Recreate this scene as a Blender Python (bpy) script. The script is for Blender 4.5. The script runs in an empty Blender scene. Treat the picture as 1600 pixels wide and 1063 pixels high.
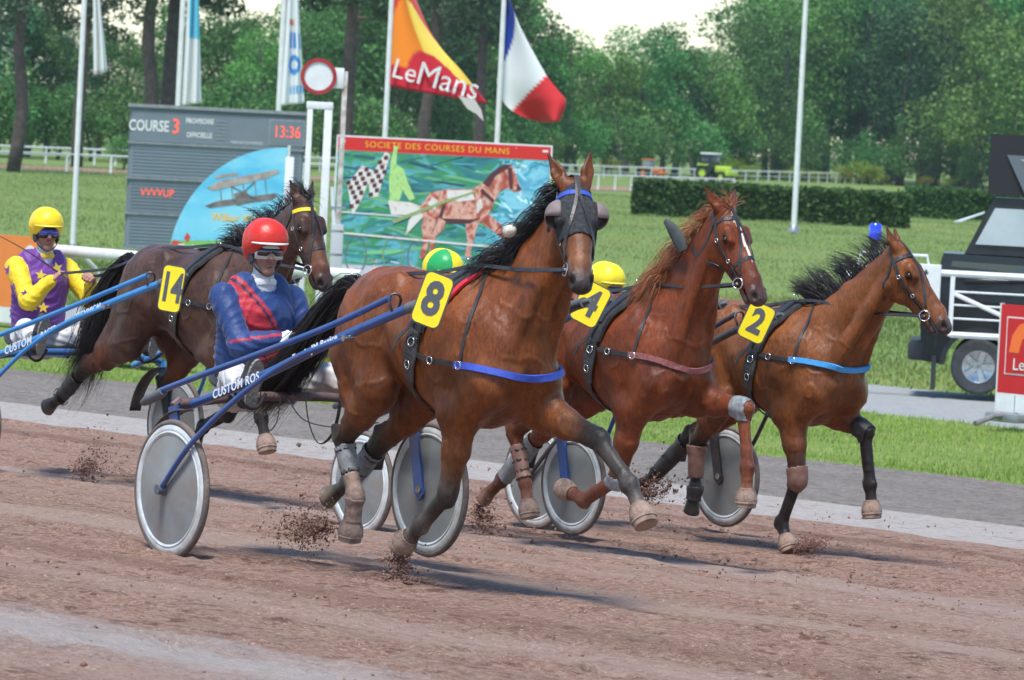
import bpy, bmesh, math, random
import numpy as np
from mathutils import Vector, Matrix
random.seed(7); RNG = np.random.default_rng(11)
scene = bpy.context.scene
COL = scene.collection

# ------------------------------------------------------------------ camera
CAM_Z = 2.2
cam_data = bpy.data.cameras.new('camera'); cam = bpy.data.objects.new('camera', cam_data); COL.objects.link(cam)
scene.camera = cam
cam_data.sensor_width = 36.0; cam_data.lens = 36.0 * 7750 / 1600
cam_data.clip_start = 0.5; cam_data.clip_end = 3000
ROLL = math.radians(2.9); PITCH = math.atan(326.5 / 7750)
_f = Vector((0, math.cos(PITCH), -math.sin(PITCH))); _u = Vector((0, math.sin(PITCH), math.cos(PITCH))); _r = Vector((1, 0, 0))
_R = math.cos(ROLL) * _r + math.sin(ROLL) * _u; _U = -math.sin(ROLL) * _r + math.cos(ROLL) * _u
cam.matrix_world = Matrix(((_R.x, _U.x, -_f.x, 0), (_R.y, _U.y, -_f.y, 0), (_R.z, _U.z, -_f.z, CAM_Z), (0, 0, 0, 1)))
cam_data.dof.use_dof = True; cam_data.dof.focus_distance = 27.0; cam_data.dof.aperture_fstop = 10.0

# ------------------------------------------------------------------ sky, sun, exposure
SUN_EL, SUN_AZ = 66.0, 200.0      # azimuth of the sun: degrees clockwise from +Y
world = bpy.data.worlds.new('World'); scene.world = world; world.use_nodes = True
_nt = world.node_tree; _bg = _nt.nodes['Background']
_sky = _nt.nodes.new('ShaderNodeTexSky'); _sky.sky_type = 'NISHITA'; _sky.sun_disc = False
_sky.sun_elevation = math.radians(SUN_EL); _sky.sun_rotation = math.radians(SUN_AZ)
_sky.air_density = 1.0; _sky.dust_density = 0.3; _sky.ozone_density = 1.0
_hs = _nt.nodes.new('ShaderNodeHueSaturation'); _hs.inputs['Saturation'].default_value = 1.1; _hs.inputs['Value'].default_value = 1.0
_nt.links.new(_sky.outputs[0], _hs.inputs['Color']); _nt.links.new(_hs.outputs[0], _bg.inputs['Color'])
_bg.inputs['Strength'].default_value = 0.085
_sd = bpy.data.lights.new('sun', 'SUN'); _sd.energy = 2.0; _sd.angle = math.radians(14); _sd.color = (1.0, 0.975, 0.93)
sun = bpy.data.objects.new('sun', _sd); COL.objects.link(sun)
_az, _el = math.radians(SUN_AZ), math.radians(SUN_EL)
_dir = Vector((math.sin(_az) * math.cos(_el), math.cos(_az) * math.cos(_el), math.sin(_el)))
sun.rotation_euler = _dir.to_track_quat('Z', 'Y').to_euler()
vs = scene.view_settings
vs.view_transform = 'Standard'; vs.look = 'None'; vs.gamma = 1.0; vs.use_curve_mapping = False; vs.exposure = 1.36
# ------------------------------------------------------------------ helpers: materials
def lin(h):
    h = h.lstrip('#'); v = [int(h[i:i + 2], 16) / 255 for i in (0, 2, 4)]
    return tuple(c / 12.92 if c <= .04045 else ((c + .055) / 1.055) ** 2.4 for c in v)
MATS = {}
def mat(name, c, rough=.6, metal=0., c2=None, scale=8., detail=4., bump=0., bscale=None, spec=.5, alpha=1., emit=0., stretch=None,
        attr=None, c3=None, scale3=1.2, amt3=.5, coords='Object', sheen=0., coat=0., trans=0.):
    """Principled material: base colour varied by noise between c and c2, a second larger noise layer c3, optional bump and vertex colour."""
    if name in MATS: return MATS[name]
    m = bpy.data.materials.new(name); m.use_nodes = True; nt = m.node_tree; N = nt.nodes; L = nt.links
    b = N['Principled BSDF']; b.inputs['Roughness'].default_value = rough; b.inputs['Metallic'].default_value = metal
    b.inputs['Specular IOR Level'].default_value = spec
    if sheen: b.inputs['Sheen Weight'].default_value = sheen; b.inputs['Sheen Roughness'].default_value = .4
    if coat: b.inputs['Coat Weight'].default_value = coat; b.inputs['Coat Roughness'].default_value = .15
    if alpha < 1: b.inputs['Alpha'].default_value = alpha
    if trans: b.inputs['Transmission Weight'].default_value = trans
    tc = N.new('ShaderNodeTexCoord'); src = tc.outputs[coords]
    if stretch:
        mp = N.new('ShaderNodeMapping'); mp.inputs['Scale'].default_value = stretch; L.new(src, mp.inputs[0]); src = mp.outputs[0]
    if attr:
        a = N.new('ShaderNodeAttribute'); a.attribute_name = attr; col = a.outputs['Color']
    else:
        r = N.new('ShaderNodeRGB'); r.outputs[0].default_value = (*c, 1); col = r.outputs[0]
    def mixin(col, c2, scale, detail, amt, lo=.35, hi=.7, mode='MIX'):
        n = N.new('ShaderNodeTexNoise'); n.inputs['Scale'].default_value = scale; n.inputs['Detail'].default_value = detail; n.inputs['Roughness'].default_value = .62
        L.new(src, n.inputs['Vector'])
        mr = N.new('ShaderNodeMapRange'); mr.inputs[1].default_value = lo; mr.inputs[2].default_value = hi; mr.inputs[3].default_value = 0; mr.inputs[4].default_value = amt
        L.new(n.outputs[0], mr.inputs[0])
        mx = N.new('ShaderNodeMix'); mx.data_type = 'RGBA'; mx.blend_type = mode
        L.new(mr.outputs[0], mx.inputs[0]); L.new(col, mx.inputs[6]); mx.inputs[7].default_value = (*c2, 1)
        return mx.outputs[2]
    if c2: col = mixin(col, c2, scale, detail, 1.)
    if c3: col = mixin(col, c3, scale3, 3., amt3, .45, .65)
    L.new(col, b.inputs['Base Color'])
    if emit:
        L.new(col, b.inputs['Emission Color']); b.inputs['Emission Strength'].default_value = emit
    if bump:
        n = N.new('ShaderNodeTexNoise'); n.inputs['Scale'].default_value = bscale or scale * 3; n.inputs['Detail'].default_value = 5
        L.new(src, n.inputs['Vector'])
        bp = N.new('ShaderNodeBump'); bp.inputs['Strength'].default_value = bump; bp.inputs['Distance'].default_value = .02
        L.new(n.outputs[0], bp.inputs['Height']); L.new(bp.outputs[0], b.inputs['Normal'])
    MATS[name] = m; return m

# ------------------------------------------------------------------ helpers: objects
def tag(o, label=None, cat=None, group=None, kind=None):
    if label: o['label'] = label
    if cat: o['category'] = cat
    if group: o['group'] = group
    if kind: o['kind'] = kind
    return o
def empty(name, loc=(0, 0, 0), rz=0., label=None, cat=None, group=None):
    o = bpy.data.objects.new(name, None); COL.objects.link(o); o.location = loc; o.rotation_euler = (0, 0, rz); o.empty_display_size = .2
    return tag(o, label, cat, group)
def mesh_np(name, V, Fc, smooth=True):
    """V (n,3); Fc: (m,4) or (m,3) array or a list of arrays/tuples."""
    me = bpy.data.meshes.new(name)
    if isinstance(Fc, np.ndarray):
        V = np.ascontiguousarray(V, np.float32); k = Fc.shape[1]; m = len(Fc)
        me.vertices.add(len(V)); me.vertices.foreach_set('co', V.ravel())
        me.loops.add(m * k); me.loops.foreach_set('vertex_index', np.ascontiguousarray(Fc, np.int32).ravel())
        me.polygons.add(m); me.polygons.foreach_set('loop_start', np.arange(0, m * k, k, dtype=np.int32))
        me.update(calc_edges=True)
    else:
        me.from_pydata([tuple(map(float, v)) for v in V], [], [tuple(int(i) for i in f) for f in Fc]); me.update()
    if smooth and len(me.polygons): me.polygons.foreach_set('use_smooth', np.ones(len(me.polygons), bool))
    return me
def link(name, me, material=None, parent=None, loc=None, rot=None):
    o = bpy.data.objects.new(name, me); COL.objects.link(o)
    if material is not None and me is not None and not me.materials: me.materials.append(material)
    if parent is not None: o.parent = parent
    if loc is not None: o.location = loc
    if rot is not None: o.rotation_euler = rot
    return o
class MB:
    """Collects shapes into one mesh."""
    def __init__(s): s.v = []; s.f = []
    def add(s, V, Fc):
        n = len(s.v); s.v.extend([tuple(map(float, p)) for p in V]); s.f.extend([tuple(int(i) + n for i in f) for f in Fc]); return s
    def box(s, c, size, M=None, bevel=0.):
        x, y, z = [d / 2 for d in size]
        if bevel <= 0:
            P = [(-x, -y, -z), (x, -y, -z), (x, y, -z), (-x, y, -z), (-x, -y, z), (x, -y, z), (x, y, z), (-x, y, z)]
            Fc = [(0, 3, 2, 1), (4, 5, 6, 7), (0, 1, 5, 4), (1, 2, 6, 5), (2, 3, 7, 6), (3, 0, 4, 7)]
        else:
            b = min(bevel, x * .9, y * .9, z * .9)
            bm = bmesh.new(); bmesh.ops.create_cube(bm, size=1.0)
            bmesh.ops.scale(bm, vec=(2 * x, 2 * y, 2 * z), verts=bm.verts)
            bmesh.ops.bevel(bm, geom=list(bm.edges), offset=b, segments=2, affect='EDGES', profile=.5)
            bm.verts.ensure_lookup_table(); bm.verts.index_update()
            P = [tuple(v.co) for v in bm.verts]; Fc = [tuple(v.index for v in f.verts) for f in bm.faces]; bm.free()
        P = [Vector(p) for p in P]
        if M is not None: P = [M @ p for p in P]
        c = Vector(c); return s.add([p + c for p in P], Fc)
    def tube(s, pts, r, seg=8, caps=True, flat=None, lat=None):
        V, Fc = tube_vf(pts, r, seg, caps, flat, lat); return s.add(V, Fc)
    def lathe(s, prof, c=(0, 0, 0), axis='z', seg=24, closed=False):
        V = []; Fc = []; n = len(prof)
        for i in range(seg):
            a = 2 * math.pi * i / seg
            for r, h in prof:
                p = (r * math.cos(a), r * math.sin(a), h)
                if axis == 'y': p = (p[0], p[2], p[1])
                if axis == 'x': p = (p[2], p[0], p[1])
                V.append((p[0] + c[0], p[1] + c[1], p[2] + c[2]))
        m = n if closed else n - 1
        for i in range(seg):
            j = (i + 1) % seg
            for k in range(m):
                k2 = (k + 1) % n
                Fc.append((i * n + k, j * n + k, j * n + k2, i * n + k2))
        return s.add(V, Fc)
    def poly(s, pts, d, ax):
        """prism: pts (3D list, planar) extruded by vector ax*d"""
        n = len(pts); P = [Vector(p) for p in pts]; Q = [p + Vector(ax) * d for p in P]
        return s.add(P + Q, [tuple(range(n))[::-1], tuple(range(n, 2 * n))] + [(i, (i + 1) % n, n + (i + 1) % n, n + i) for i in range(n)])
    def build(s, name, material, parent=None, smooth=True, loc=None, rot=None, auto=True):
        me = mesh_np(name, s.v, s.f, smooth)
        bm = bmesh.new(); bm.from_mesh(me); bmesh.ops.recalc_face_normals(bm, faces=bm.faces); bm.to_mesh(me); bm.free()
        if smooth and auto:
            try: me.set_sharp_from_angle(angle=math.radians(40))
            except Exception: pass
        return link(name, me, material, parent, loc, rot)
def catmull(pts, n):
    P = np.array(pts, float)
    if len(P) < 3:
        t = np.linspace(0, 1, n)[:, None]; return P[0] * (1 - t) + P[-1] * t
    E = np.vstack([2 * P[0] - P[1], P, 2 * P[-1] - P[-2]]); m = len(P) - 1
    out = []
    for u in np.linspace(0, m, n):
        i = min(int(u), m - 1); t = u - i; a, b, c, d = E[i:i + 4]
        out.append(.5 * (2 * b + (c - a) * t + (2 * a - 5 * b + 4 * c - d) * t * t + (3 * b - a - 3 * c + d) * t ** 3))
    return np.array(out)
V3 = lambda *a: np.array(a, float)
def unit(v): v = np.asarray(v, float); return v / (np.linalg.norm(v) + 1e-12)
def tube_vf(pts, r, seg=8, caps=True, flat=None, lat=None):
    P = np.array(pts, float); n = len(P); r = np.full(n, r, float) if np.isscalar(r) else np.array(r, float)
    if len(r) != n: r = np.interp(np.linspace(0, 1, n), np.linspace(0, 1, len(r)), r)
    T = np.gradient(P, axis=0); T /= np.linalg.norm(T, axis=1)[:, None] + 1e-12
    a = np.array(lat, float) if lat is not None else (np.array([0, 0, 1.]) if abs(T[0][2]) < .9 else np.array([1., 0, 0]))
    V = []; fl = flat or 1.
    A = a - T[0] * (a @ T[0]); A = unit(A)
    for i in range(n):
        A = A - T[i] * (A @ T[i]); A = unit(A); B = np.cross(T[i], A)
        for k in range(seg):
            th = 2 * math.pi * k / seg + (math.pi / 4 if seg == 4 else 0)
            V.append(P[i] + r[i] * (math.cos(th) * A + fl * math.sin(th) * B))
    Fc = [(i * seg + k, i * seg + (k + 1) % seg, (i + 1) * seg + (k + 1) % seg, (i + 1) * seg + k) for i in range(n - 1) for k in range(seg)]
    if caps: Fc += [tuple(range(seg))[::-1], tuple((n - 1) * seg + k for k in range(seg))]
    return V, Fc
def text_mesh(txt, size, bold=0., extrude=.002, shear=0., align='CENTER', spacing=1.):
    cu = bpy.data.curves.new('lettering', 'FONT'); cu.body = txt; cu.size = size; cu.extrude = extrude; cu.offset = bold; cu.shear = shear
    cu.align_x = align; cu.align_y = 'CENTER'; cu.space_character = spacing; cu.resolution_u = 3
    o = bpy.data.objects.new('lettering_tmp', cu); COL.objects.link(o)
    dg = bpy.context.evaluated_depsgraph_get(); me = bpy.data.meshes.new_from_object(o.evaluated_get(dg))
    bpy.data.objects.remove(o); bpy.data.curves.remove(cu); return me
def frame_m(o, x, y, z=None):
    """4x4 with columns x,y,z axes at origin o"""
    x = Vector(unit(x)); y = Vector(y); y = (y - x * y.dot(x)).normalized(); z = x.cross(y)
    return Matrix(((x.x, y.x, z.x, o[0]), (x.y, y.y, z.y, o[1]), (x.z, y.z, z.z, o[2]), (0, 0, 0, 1)))
def vnoise(P, scale=1., seed=0, octaves=3):
    """value noise in [-1,1] at points P (n,3)"""
    P = np.asarray(P, float) * scale; out = np.zeros(len(P)); amp = 1.; tot = 0.
    for o in range(octaves):
        I = np.floor(P).astype(np.int64); Fr = P - I; Fr = Fr * Fr * (3 - 2 * Fr); acc = np.zeros(len(P))
        for dx in (0, 1):
            for dy in (0, 1):
                for dz in (0, 1):
                    h = (I[:, 0] + dx) * 374761393 + (I[:, 1] + dy) * 668265263 + (I[:, 2] + dz) * 2147483647 + (seed + o * 131) * 974711
                    h = (h ^ (h >> 13)) * 1274126177; h = (h ^ (h >> 16)) & 0xffff
                    w = (Fr[:, 0] if dx else 1 - Fr[:, 0]) * (Fr[:, 1] if dy else 1 - Fr[:, 1]) * (Fr[:, 2] if dz else 1 - Fr[:, 2])
                    acc += w * (h / 32767.5 - 1)
        out += acc * amp; tot += amp; amp *= .5; P = P * 2.03 + 17.3
    return out / tot

# ------------------------------------------------------------------ implicit surfaces for bodies (smooth unions of tapered elliptic segments)
class Prim:
    __slots__ = ('a', 'b', 'ra', 'rb', 'k', 'ca', 'cb', 'E', 'L', 'sub', 'tagname', 'cap')
class Field:
    def __init__(s, vox): s.vox = vox; s.P = []
    def seg(s, a, b, ra, rb=None, k=.03, lat=(0, 1, 0), col=0, colb=None, sub=False, name='', cap=1.):
        p = Prim(); p.a = np.array(a, float); p.b = np.array(b, float)
        f2 = lambda r: np.array([r, r], float) if np.isscalar(r) else np.array(r, float)
        p.ra = f2(ra); p.rb = f2(ra if rb is None else rb); p.k = k; p.ca = col; p.cb = col if colb is None else colb; p.sub = sub; p.tagname = name; p.cap = cap
        ax = p.b - p.a; p.L = np.linalg.norm(ax)
        e3 = ax / p.L if p.L > 1e-6 else np.array([1., 0, 0])
        l = np.array(lat, float); l = l - e3 * (l @ e3)
        if np.linalg.norm(l) < 1e-3: l = np.cross(e3, [0, 0, 1.]) if abs(e3[2]) < .9 else np.cross(e3, [1., 0, 0])
        e1 = unit(l); e2 = np.cross(e3, e1); p.E = np.array([e1, e2, e3]); s.P.append(p); return p
    def ball(s, c, r, k=.03, axis=(1, 0, 0), lat=(0, 1, 0), **kw):
        """ellipsoid: r=(lateral, vertical, along)"""
        r = (r, r, r) if np.isscalar(r) else r
        ax = unit(axis) * 1e-4
        p = s.seg(np.array(c) - ax, np.array(c) + ax, (r[0], r[1]), None, k, lat, cap=r[2] / min(r[0], r[1]), **kw); return p
    @staticmethod
    def dist(p, X):
        q = (X - p.a) @ p.E.T
        t = np.clip(q[:, 2] / p.L, 0, 1) if p.L > 1e-6 else np.zeros(len(X))
        w = p.ra[0] + (p.rb[0] - p.ra[0]) * t; h = p.ra[1] + (p.rb[1] - p.ra[1]) * t
        l = q[:, 2] - t * p.L; c = np.minimum(w, h) * p.cap
        x, y, z = q[:, 0] / w, q[:, 1] / h, l / c
        k0 = np.sqrt(x * x + y * y + z * z) + 1e-9
        k1 = np.sqrt((x / w) ** 2 + (y / h) ** 2 + (z / c) ** 2) + 1e-9
        return k0 * (k0 - 1) / k1, t
    def build(s, pad=.06):
        lo = np.min([np.minimum(p.a, p.b) - max(p.ra.max(), p.rb.max()) * max(1, p.cap) for p in s.P if not p.sub], axis=0) - pad
        hi = np.max([np.maximum(p.a, p.b) + max(p.ra.max(), p.rb.max()) * max(1, p.cap) for p in s.P if not p.sub], axis=0) + pad
        s.lo = lo; n = np.ceil((hi - lo) / s.vox).astype(int) + 1; s.n = n
        D = np.full(n, .12, np.float32)
        for p in s.P:
            r = max(p.ra.max(), p.rb.max()) * max(1, p.cap) + p.k + .035
            i0 = np.maximum(np.floor((np.minimum(p.a, p.b) - r - lo) / s.vox).astype(int), 0)
            i1 = np.minimum(np.ceil((np.maximum(p.a, p.b) + r - lo) / s.vox).astype(int) + 1, n)
            if (i1 <= i0).any(): continue
            g = [np.arange(i0[d], i1[d]) * s.vox + lo[d] for d in range(3)]
            X = np.stack(np.meshgrid(*g, indexing='ij'), -1).reshape(-1, 3)
            sl = tuple(slice(i0[d], i1[d]) for d in range(3)); old = D[sl]
            d = Field.dist(p, X)[0].astype(np.float32).reshape(old.shape)
            if p.sub:
                d = -d; h = np.maximum(p.k - np.abs(old - d), 0) / p.k; D[sl] = np.maximum(old, d) + h * h * p.k * .25
            else:
                h = np.maximum(p.k - np.abs(old - d), 0) / p.k; D[sl] = np.minimum(old, d) - h * h * p.k * .25
        s.D = D; return s
    def sample(s, X):
        q = (np.asarray(X, float) - s.lo) / s.vox; q = np.clip(q, 0, np.array(s.n) - 1.001); I = q.astype(int); f = q - I; out = 0
        for dx in (0, 1):
            for dy in (0, 1):
                for dz in (0, 1):
                    out = out + s.D[I[:, 0] + dx, I[:, 1] + dy, I[:, 2] + dz] * (f[:, 0] if dx else 1 - f[:, 0]) * (f[:, 1] if dy else 1 - f[:, 1]) * (f[:, 2] if dz else 1 - f[:, 2])
        return out
    def grad(s, X, e=None):
        e = e or s.vox * 1.2; G = np.zeros((len(X), 3))
        for d in range(3):
            o = np.zeros(3); o[d] = e; G[:, d] = s.sample(X + o) - s.sample(X - o)
        return G / (np.linalg.norm(G, axis=1)[:, None] + 1e-9)
    def project(s, X, off=0., it=12):
        X = np.array(X, float)
        for _ in range(it): X = X - s.grad(X) * np.clip((s.sample(X) - off), -.03, .03)[:, None] * .8
        return X
    def mesh(s):
        """surface nets"""
        D = s.D; S = D < 0; n = np.array(D.shape)
        cnt = np.zeros(n - 1, np.int8)
        for dx in (0, 1):
            for dy in (0, 1):
                for dz in (0, 1): cnt += S[dx:n[0] - 1 + dx, dy:n[1] - 1 + dy, dz:n[2] - 1 + dz]
        act = (cnt > 0) & (cnt < 8); idx = np.full(n - 1, -1, np.int32); C = np.argwhere(act); idx[act] = np.arange(len(C))
        acc = np.zeros((len(C), 3)); num = np.zeros(len(C))
        cor = [(0, 0, 0), (1, 0, 0), (0, 1, 0), (1, 1, 0), (0, 0, 1), (1, 0, 1), (0, 1, 1), (1, 1, 1)]
        val = [D[C[:, 0] + c[0], C[:, 1] + c[1], C[:, 2] + c[2]] for c in cor]
        for i in range(8):
            for j in range(i + 1, 8):
                df = np.array(cor[j]) - np.array(cor[i])
                if abs(df).sum() != 1: continue
                m = (val[i] < 0) != (val[j] < 0); t = val[i] / np.where(m, val[i] - val[j], 1)
                acc += np.where(m[:, None], np.array(cor[i]) + t[:, None] * df, 0); num += m
        V = (C + acc / num[:, None]) * s.vox + s.lo; Q = []
        for ax in range(3):
            o = [slice(None)] * 3; o2 = [slice(None)] * 3; o[ax] = slice(0, -1); o2[ax] = slice(1, None)
            A = S[tuple(o)]; B = S[tuple(o2)]; E = np.argwhere(A != B); b, c = (ax + 1) % 3, (ax + 2) % 3
            E = E[(E[:, b] > 0) & (E[:, c] > 0) & (E[:, b] < n[b] - 1) & (E[:, c] < n[c] - 1)]
            def ci(db, dc):
                e = E.copy(); e[:, b] -= db; e[:, c] -= dc; return idx[e[:, 0], e[:, 1], e[:, 2]]
            q = np.stack([ci(1, 1), ci(0, 1), ci(0, 0), ci(1, 0)], 1)
            fl = ~A[E[:, 0], E[:, 1], E[:, 2]]; q[fl] = q[fl][:, ::-1]; Q.append(q)
        Q = np.vstack(Q)
        # two light smoothing passes over the quad edges
        for _ in range(2):
            acc = np.zeros_like(V); num = np.zeros(len(V))
            for a, b in ((0, 1), (1, 2), (2, 3), (3, 0)):
                np.add.at(acc, Q[:, a], V[Q[:, b]]); np.add.at(num, Q[:, a], 1)
            V = V * .5 + .5 * acc / np.maximum(num, 1)[:, None]
        s.V, s.Q = V, Q; return V, Q
    def colours(s, V, pal, sharp=.012):
        acc = np.zeros((len(V), 3)); tot = np.zeros(len(V)); best = np.full(len(V), 9.); lab = np.zeros(len(V), int)
        for i, p in enumerate(s.P):
            if p.sub: continue
            r = max(p.ra.max(), p.rb.max()) * max(1, p.cap) + .06
            m = ((V > np.minimum(p.a, p.b) - r) & (V < np.maximum(p.a, p.b) + r)).all(1)
            if not m.any(): continue
            d, t = Field.dist(p, V[m]); w = np.exp(-np.clip(d, -.03, .3) / sharp); c = np.array(pal[p.ca])[None] * (1 - t)[:, None] + np.array(pal[p.cb])[None] * t[:, None]
            acc[m] += c * w[:, None]; tot[m] += w; ii = np.where(m)[0]; u = d < best[ii]; best[ii[u]] = d[u]; lab[ii[u]] = i
        s.lab = lab; return acc / (tot[:, None] + 1e-12)
def set_col(me, C, name='Col'):
    a = me.color_attributes.new(name, 'FLOAT_COLOR', 'POINT'); D = np.ones((len(C), 4), np.float32); D[:, :3] = C; a.data.foreach_set('color', D.ravel())
def shell(V, Q, mask, off, nrm=None, thick=.003):
    """a thin closed garment cut from a body surface: the faces whose corners all satisfy mask, moved out by off"""
    q = Q[mask[Q].all(1)]
    if len(q) == 0: return np.zeros((0, 3)), np.zeros((0, 4), int)
    used, inv = np.unique(q, return_inverse=True); q = inv.reshape(-1, 4)
    if nrm is None: nrm = vnormals(V, Q)
    o = off[used][:, None] if isinstance(off, np.ndarray) else off
    A = V[used] + nrm[used] * o; B = V[used] + nrm[used] * (o - thick); n = len(A)
    ed = np.concatenate([q[:, [0, 1]], q[:, [1, 2]], q[:, [2, 3]], q[:, [3, 0]]]); key = np.sort(ed, 1); _, ix, c = np.unique(key, axis=0, return_index=True, return_counts=True)
    be = ed[ix[c == 1]]; side = np.stack([be[:, 1], be[:, 0], be[:, 0] + n, be[:, 1] + n], 1)
    return np.vstack([A, B]), np.vstack([q, q[:, ::-1] + n, side])
def vnormals(V, Q):
    fn = np.cross(V[Q[:, 2]] - V[Q[:, 0]], V[Q[:, 3]] - V[Q[:, 1]]); N = np.zeros_like(V)
    for k in range(4): np.add.at(N, Q[:, k], fn)
    return N / (np.linalg.norm(N, axis=1)[:, None] + 1e-12)
def ribbon_vf(P, Nn, w, th):
    """strap: centre line P with surface normals Nn, width w, thickness th"""
    P = np.asarray(P); T = np.gradient(P, axis=0); T /= np.linalg.norm(T, axis=1)[:, None] + 1e-9
    B = np.cross(T, Nn); B /= np.linalg.norm(B, axis=1)[:, None] + 1e-9; n = len(P); w = np.full(n, w) if np.isscalar(w) else np.interp(np.linspace(0, 1, n), np.linspace(0, 1, len(w)), w)
    V = np.stack([P - B * w[:, None] / 2, P + B * w[:, None] / 2, P + B * w[:, None] * .46 + Nn * th, P - B * w[:, None] * .46 + Nn * th], 1).reshape(-1, 3)
    Fc = [(i * 4 + k, i * 4 + (k + 1) % 4, i * 4 + 4 + (k + 1) % 4, i * 4 + 4 + k) for i in range(n - 1) for k in range(4)] + [(0, 1, 2, 3), tuple((n - 1) * 4 + k for k in (3, 2, 1, 0))]
    return V, Fc
def hair_mesh(name, strands, w0, material, parent, taper=.15):
    """strands: array (S, n, 3); each becomes a thin three-sided tapering lock"""
    S, n, _ = strands.shape; T = np.gradient(strands, axis=1); T /= np.linalg.norm(T, axis=2)[..., None] + 1e-9
    ref = RNG.normal(size=(S, 1, 3)); A = ref - T * (ref * T).sum(2)[..., None]; A /= np.linalg.norm(A, axis=2)[..., None] + 1e-9; B = np.cross(T, A)
    u = np.linspace(0, 1, n)[None, :, None]; w = (np.full(S, w0) if np.isscalar(w0) else w0)[:, None, None] * (1 - u ** 1.6 * (1 - taper)) / 2
    V = np.stack([strands + w * (math.cos(a) * A + .6 * math.sin(a) * B) for a in (0, 2.094, 4.189)], 2).reshape(-1, 3)
    base = (np.arange(S)[:, None, None] * n * 3 + np.arange(n - 1)[None, :, None] * 3); k = np.arange(3)[None, None, :]; k2 = (k + 1) % 3
    Q = np.stack([base + k, base + k2, base + 3 + k2, base + 3 + k], -1).reshape(-1, 4)
    return link(name, mesh_np(name, V, Q), material, parent)
# ------------------------------------------------------------------ ground: bands parallel to the track
TH = math.radians(43); TN = np.array([math.cos(TH), math.sin(TH)]); TT = np.array([math.sin(TH), -math.cos(TH)])    # across (inwards), along
NS = [-60, 5, 15, 16.6, 20.6, 22.7, 27, 31, 36.5, 45, 52, 60, 90, 3000]; ZS = [2.3, .42, .0, -.06, -.29, -.375, -.55, -.68, -.83, -.98, -1.05, -1.09, -1.12, -1.12]
_fine = np.linspace(-60, 120, 3601); _zz = np.interp(_fine, NS, ZS); _ker = np.hanning(41); _ker /= _ker.sum(); _zs = np.convolve(np.pad(_zz, 20, mode='edge'), _ker, 'valid')
def z_n(n): return np.interp(n, _fine, _zs)
def ground_z(x, y): return z_n(np.asarray(x) * TN[0] + np.asarray(y) * TN[1])
_RR, _UU, _FF = np.array(_R), np.array(_U), np.array(_f)
def at(px, py, Y):
    r = _FF + _RR * (px - 800) / 7750 - _UU * (py - 531.5) / 7750; return V3(0, 0, CAM_Z) + r * (Y / r[1])
def gx(px, Y):
    """ground point at depth Y below photo column px"""
    p = at(px, 531.5, Y); x = p[0]
    for _ in range(4):
        z = float(ground_z(x, Y)); py = 531.5
        r = at(px, 700, Y); r2 = at(px, 200, Y); t = (z - r[2]) / (r2[2] - r[2]); x = r[0] + t * (r2[0] - r[0])
    return V3(x, Y, z)
def band(name, n0, n1, t0, t1, dn, dt, material, amp=0., seed=0, lift=0., edge=.0, dents=0):
    nn = np.arange(n0, n1 + dn * .5, dn); nn[-1] = n1; tt = np.arange(t0, t1 + dt * .5, dt); Ng, Tg = np.meshgrid(nn, tt, indexing='ij'); n_ = Ng.ravel(); t_ = Tg.ravel()
    if edge:
        w0 = np.clip(1 - (n_ - n0) / .8, 0, 1); n_ = n_ + w0 * edge * vnoise(np.stack([t_, 0 * t_, 0 * t_], 1), .8, seed + 5, 3)
    z = z_n(n_) + lift
    if amp:
        P = np.stack([n_, t_ * .35, 0 * n_], 1); z = z + amp * (vnoise(P, 2.2, seed, 4) * 1.0 + .5 * vnoise(P, 9., seed + 1, 2) + .7 * vnoise(np.stack([n_, t_ * .03, 0 * n_], 1), 5., seed + 2, 2))
    if dents:
        Z = z.reshape(Ng.shape); rd = np.random.default_rng(77)
        for _ in range(dents):
            cn, ct, rr, dp = rd.uniform(n0 + 1, n1 - .5), rd.uniform(t0 + 1, t1 - 1), rd.uniform(.07, .15), rd.uniform(.012, .034); i0, i1 = int((cn - n0 - rr * 2) / dn), int((cn - n0 + rr * 2) / dn) + 1; j0, j1 = int((ct - t0 - rr * 2) / dt), int((ct - t0 + rr * 2) / dt) + 1; i0, j0 = max(i0, 0), max(j0, 0); q = np.hypot(Ng[i0:i1, j0:j1] - cn, (Tg[i0:i1, j0:j1] - ct) * .8) / rr; Z[i0:i1, j0:j1] += dp * (-np.exp(-q * q * 1.6) + .55 * np.exp(-(q - 1.25) ** 2 * 8))
        for rn in (13.6, 14.25, 15.05, 16.55, 18.3, 19.9, 21.3, 22.9, 24.3): Z -= .016 * np.exp(-((Ng - rn - .12 * np.sin(Tg * .21 + rn * 3)) / .05) ** 2)
        z = Z.ravel()
    V = np.stack([n_ * TN[0] + t_ * TT[0], n_ * TN[1] + t_ * TT[1], z], 1); a, b = Ng.shape; i = np.arange(a * b).reshape(a, b); Q = np.stack([i[:-1, :-1].ravel(), i[:-1, 1:].ravel(), i[1:, 1:].ravel(), i[1:, :-1].ravel()], 1)
    Q = Q[:, ::-1]
    return tag(link(name, mesh_np(name, V, Q), material), kind='structure')
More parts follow.
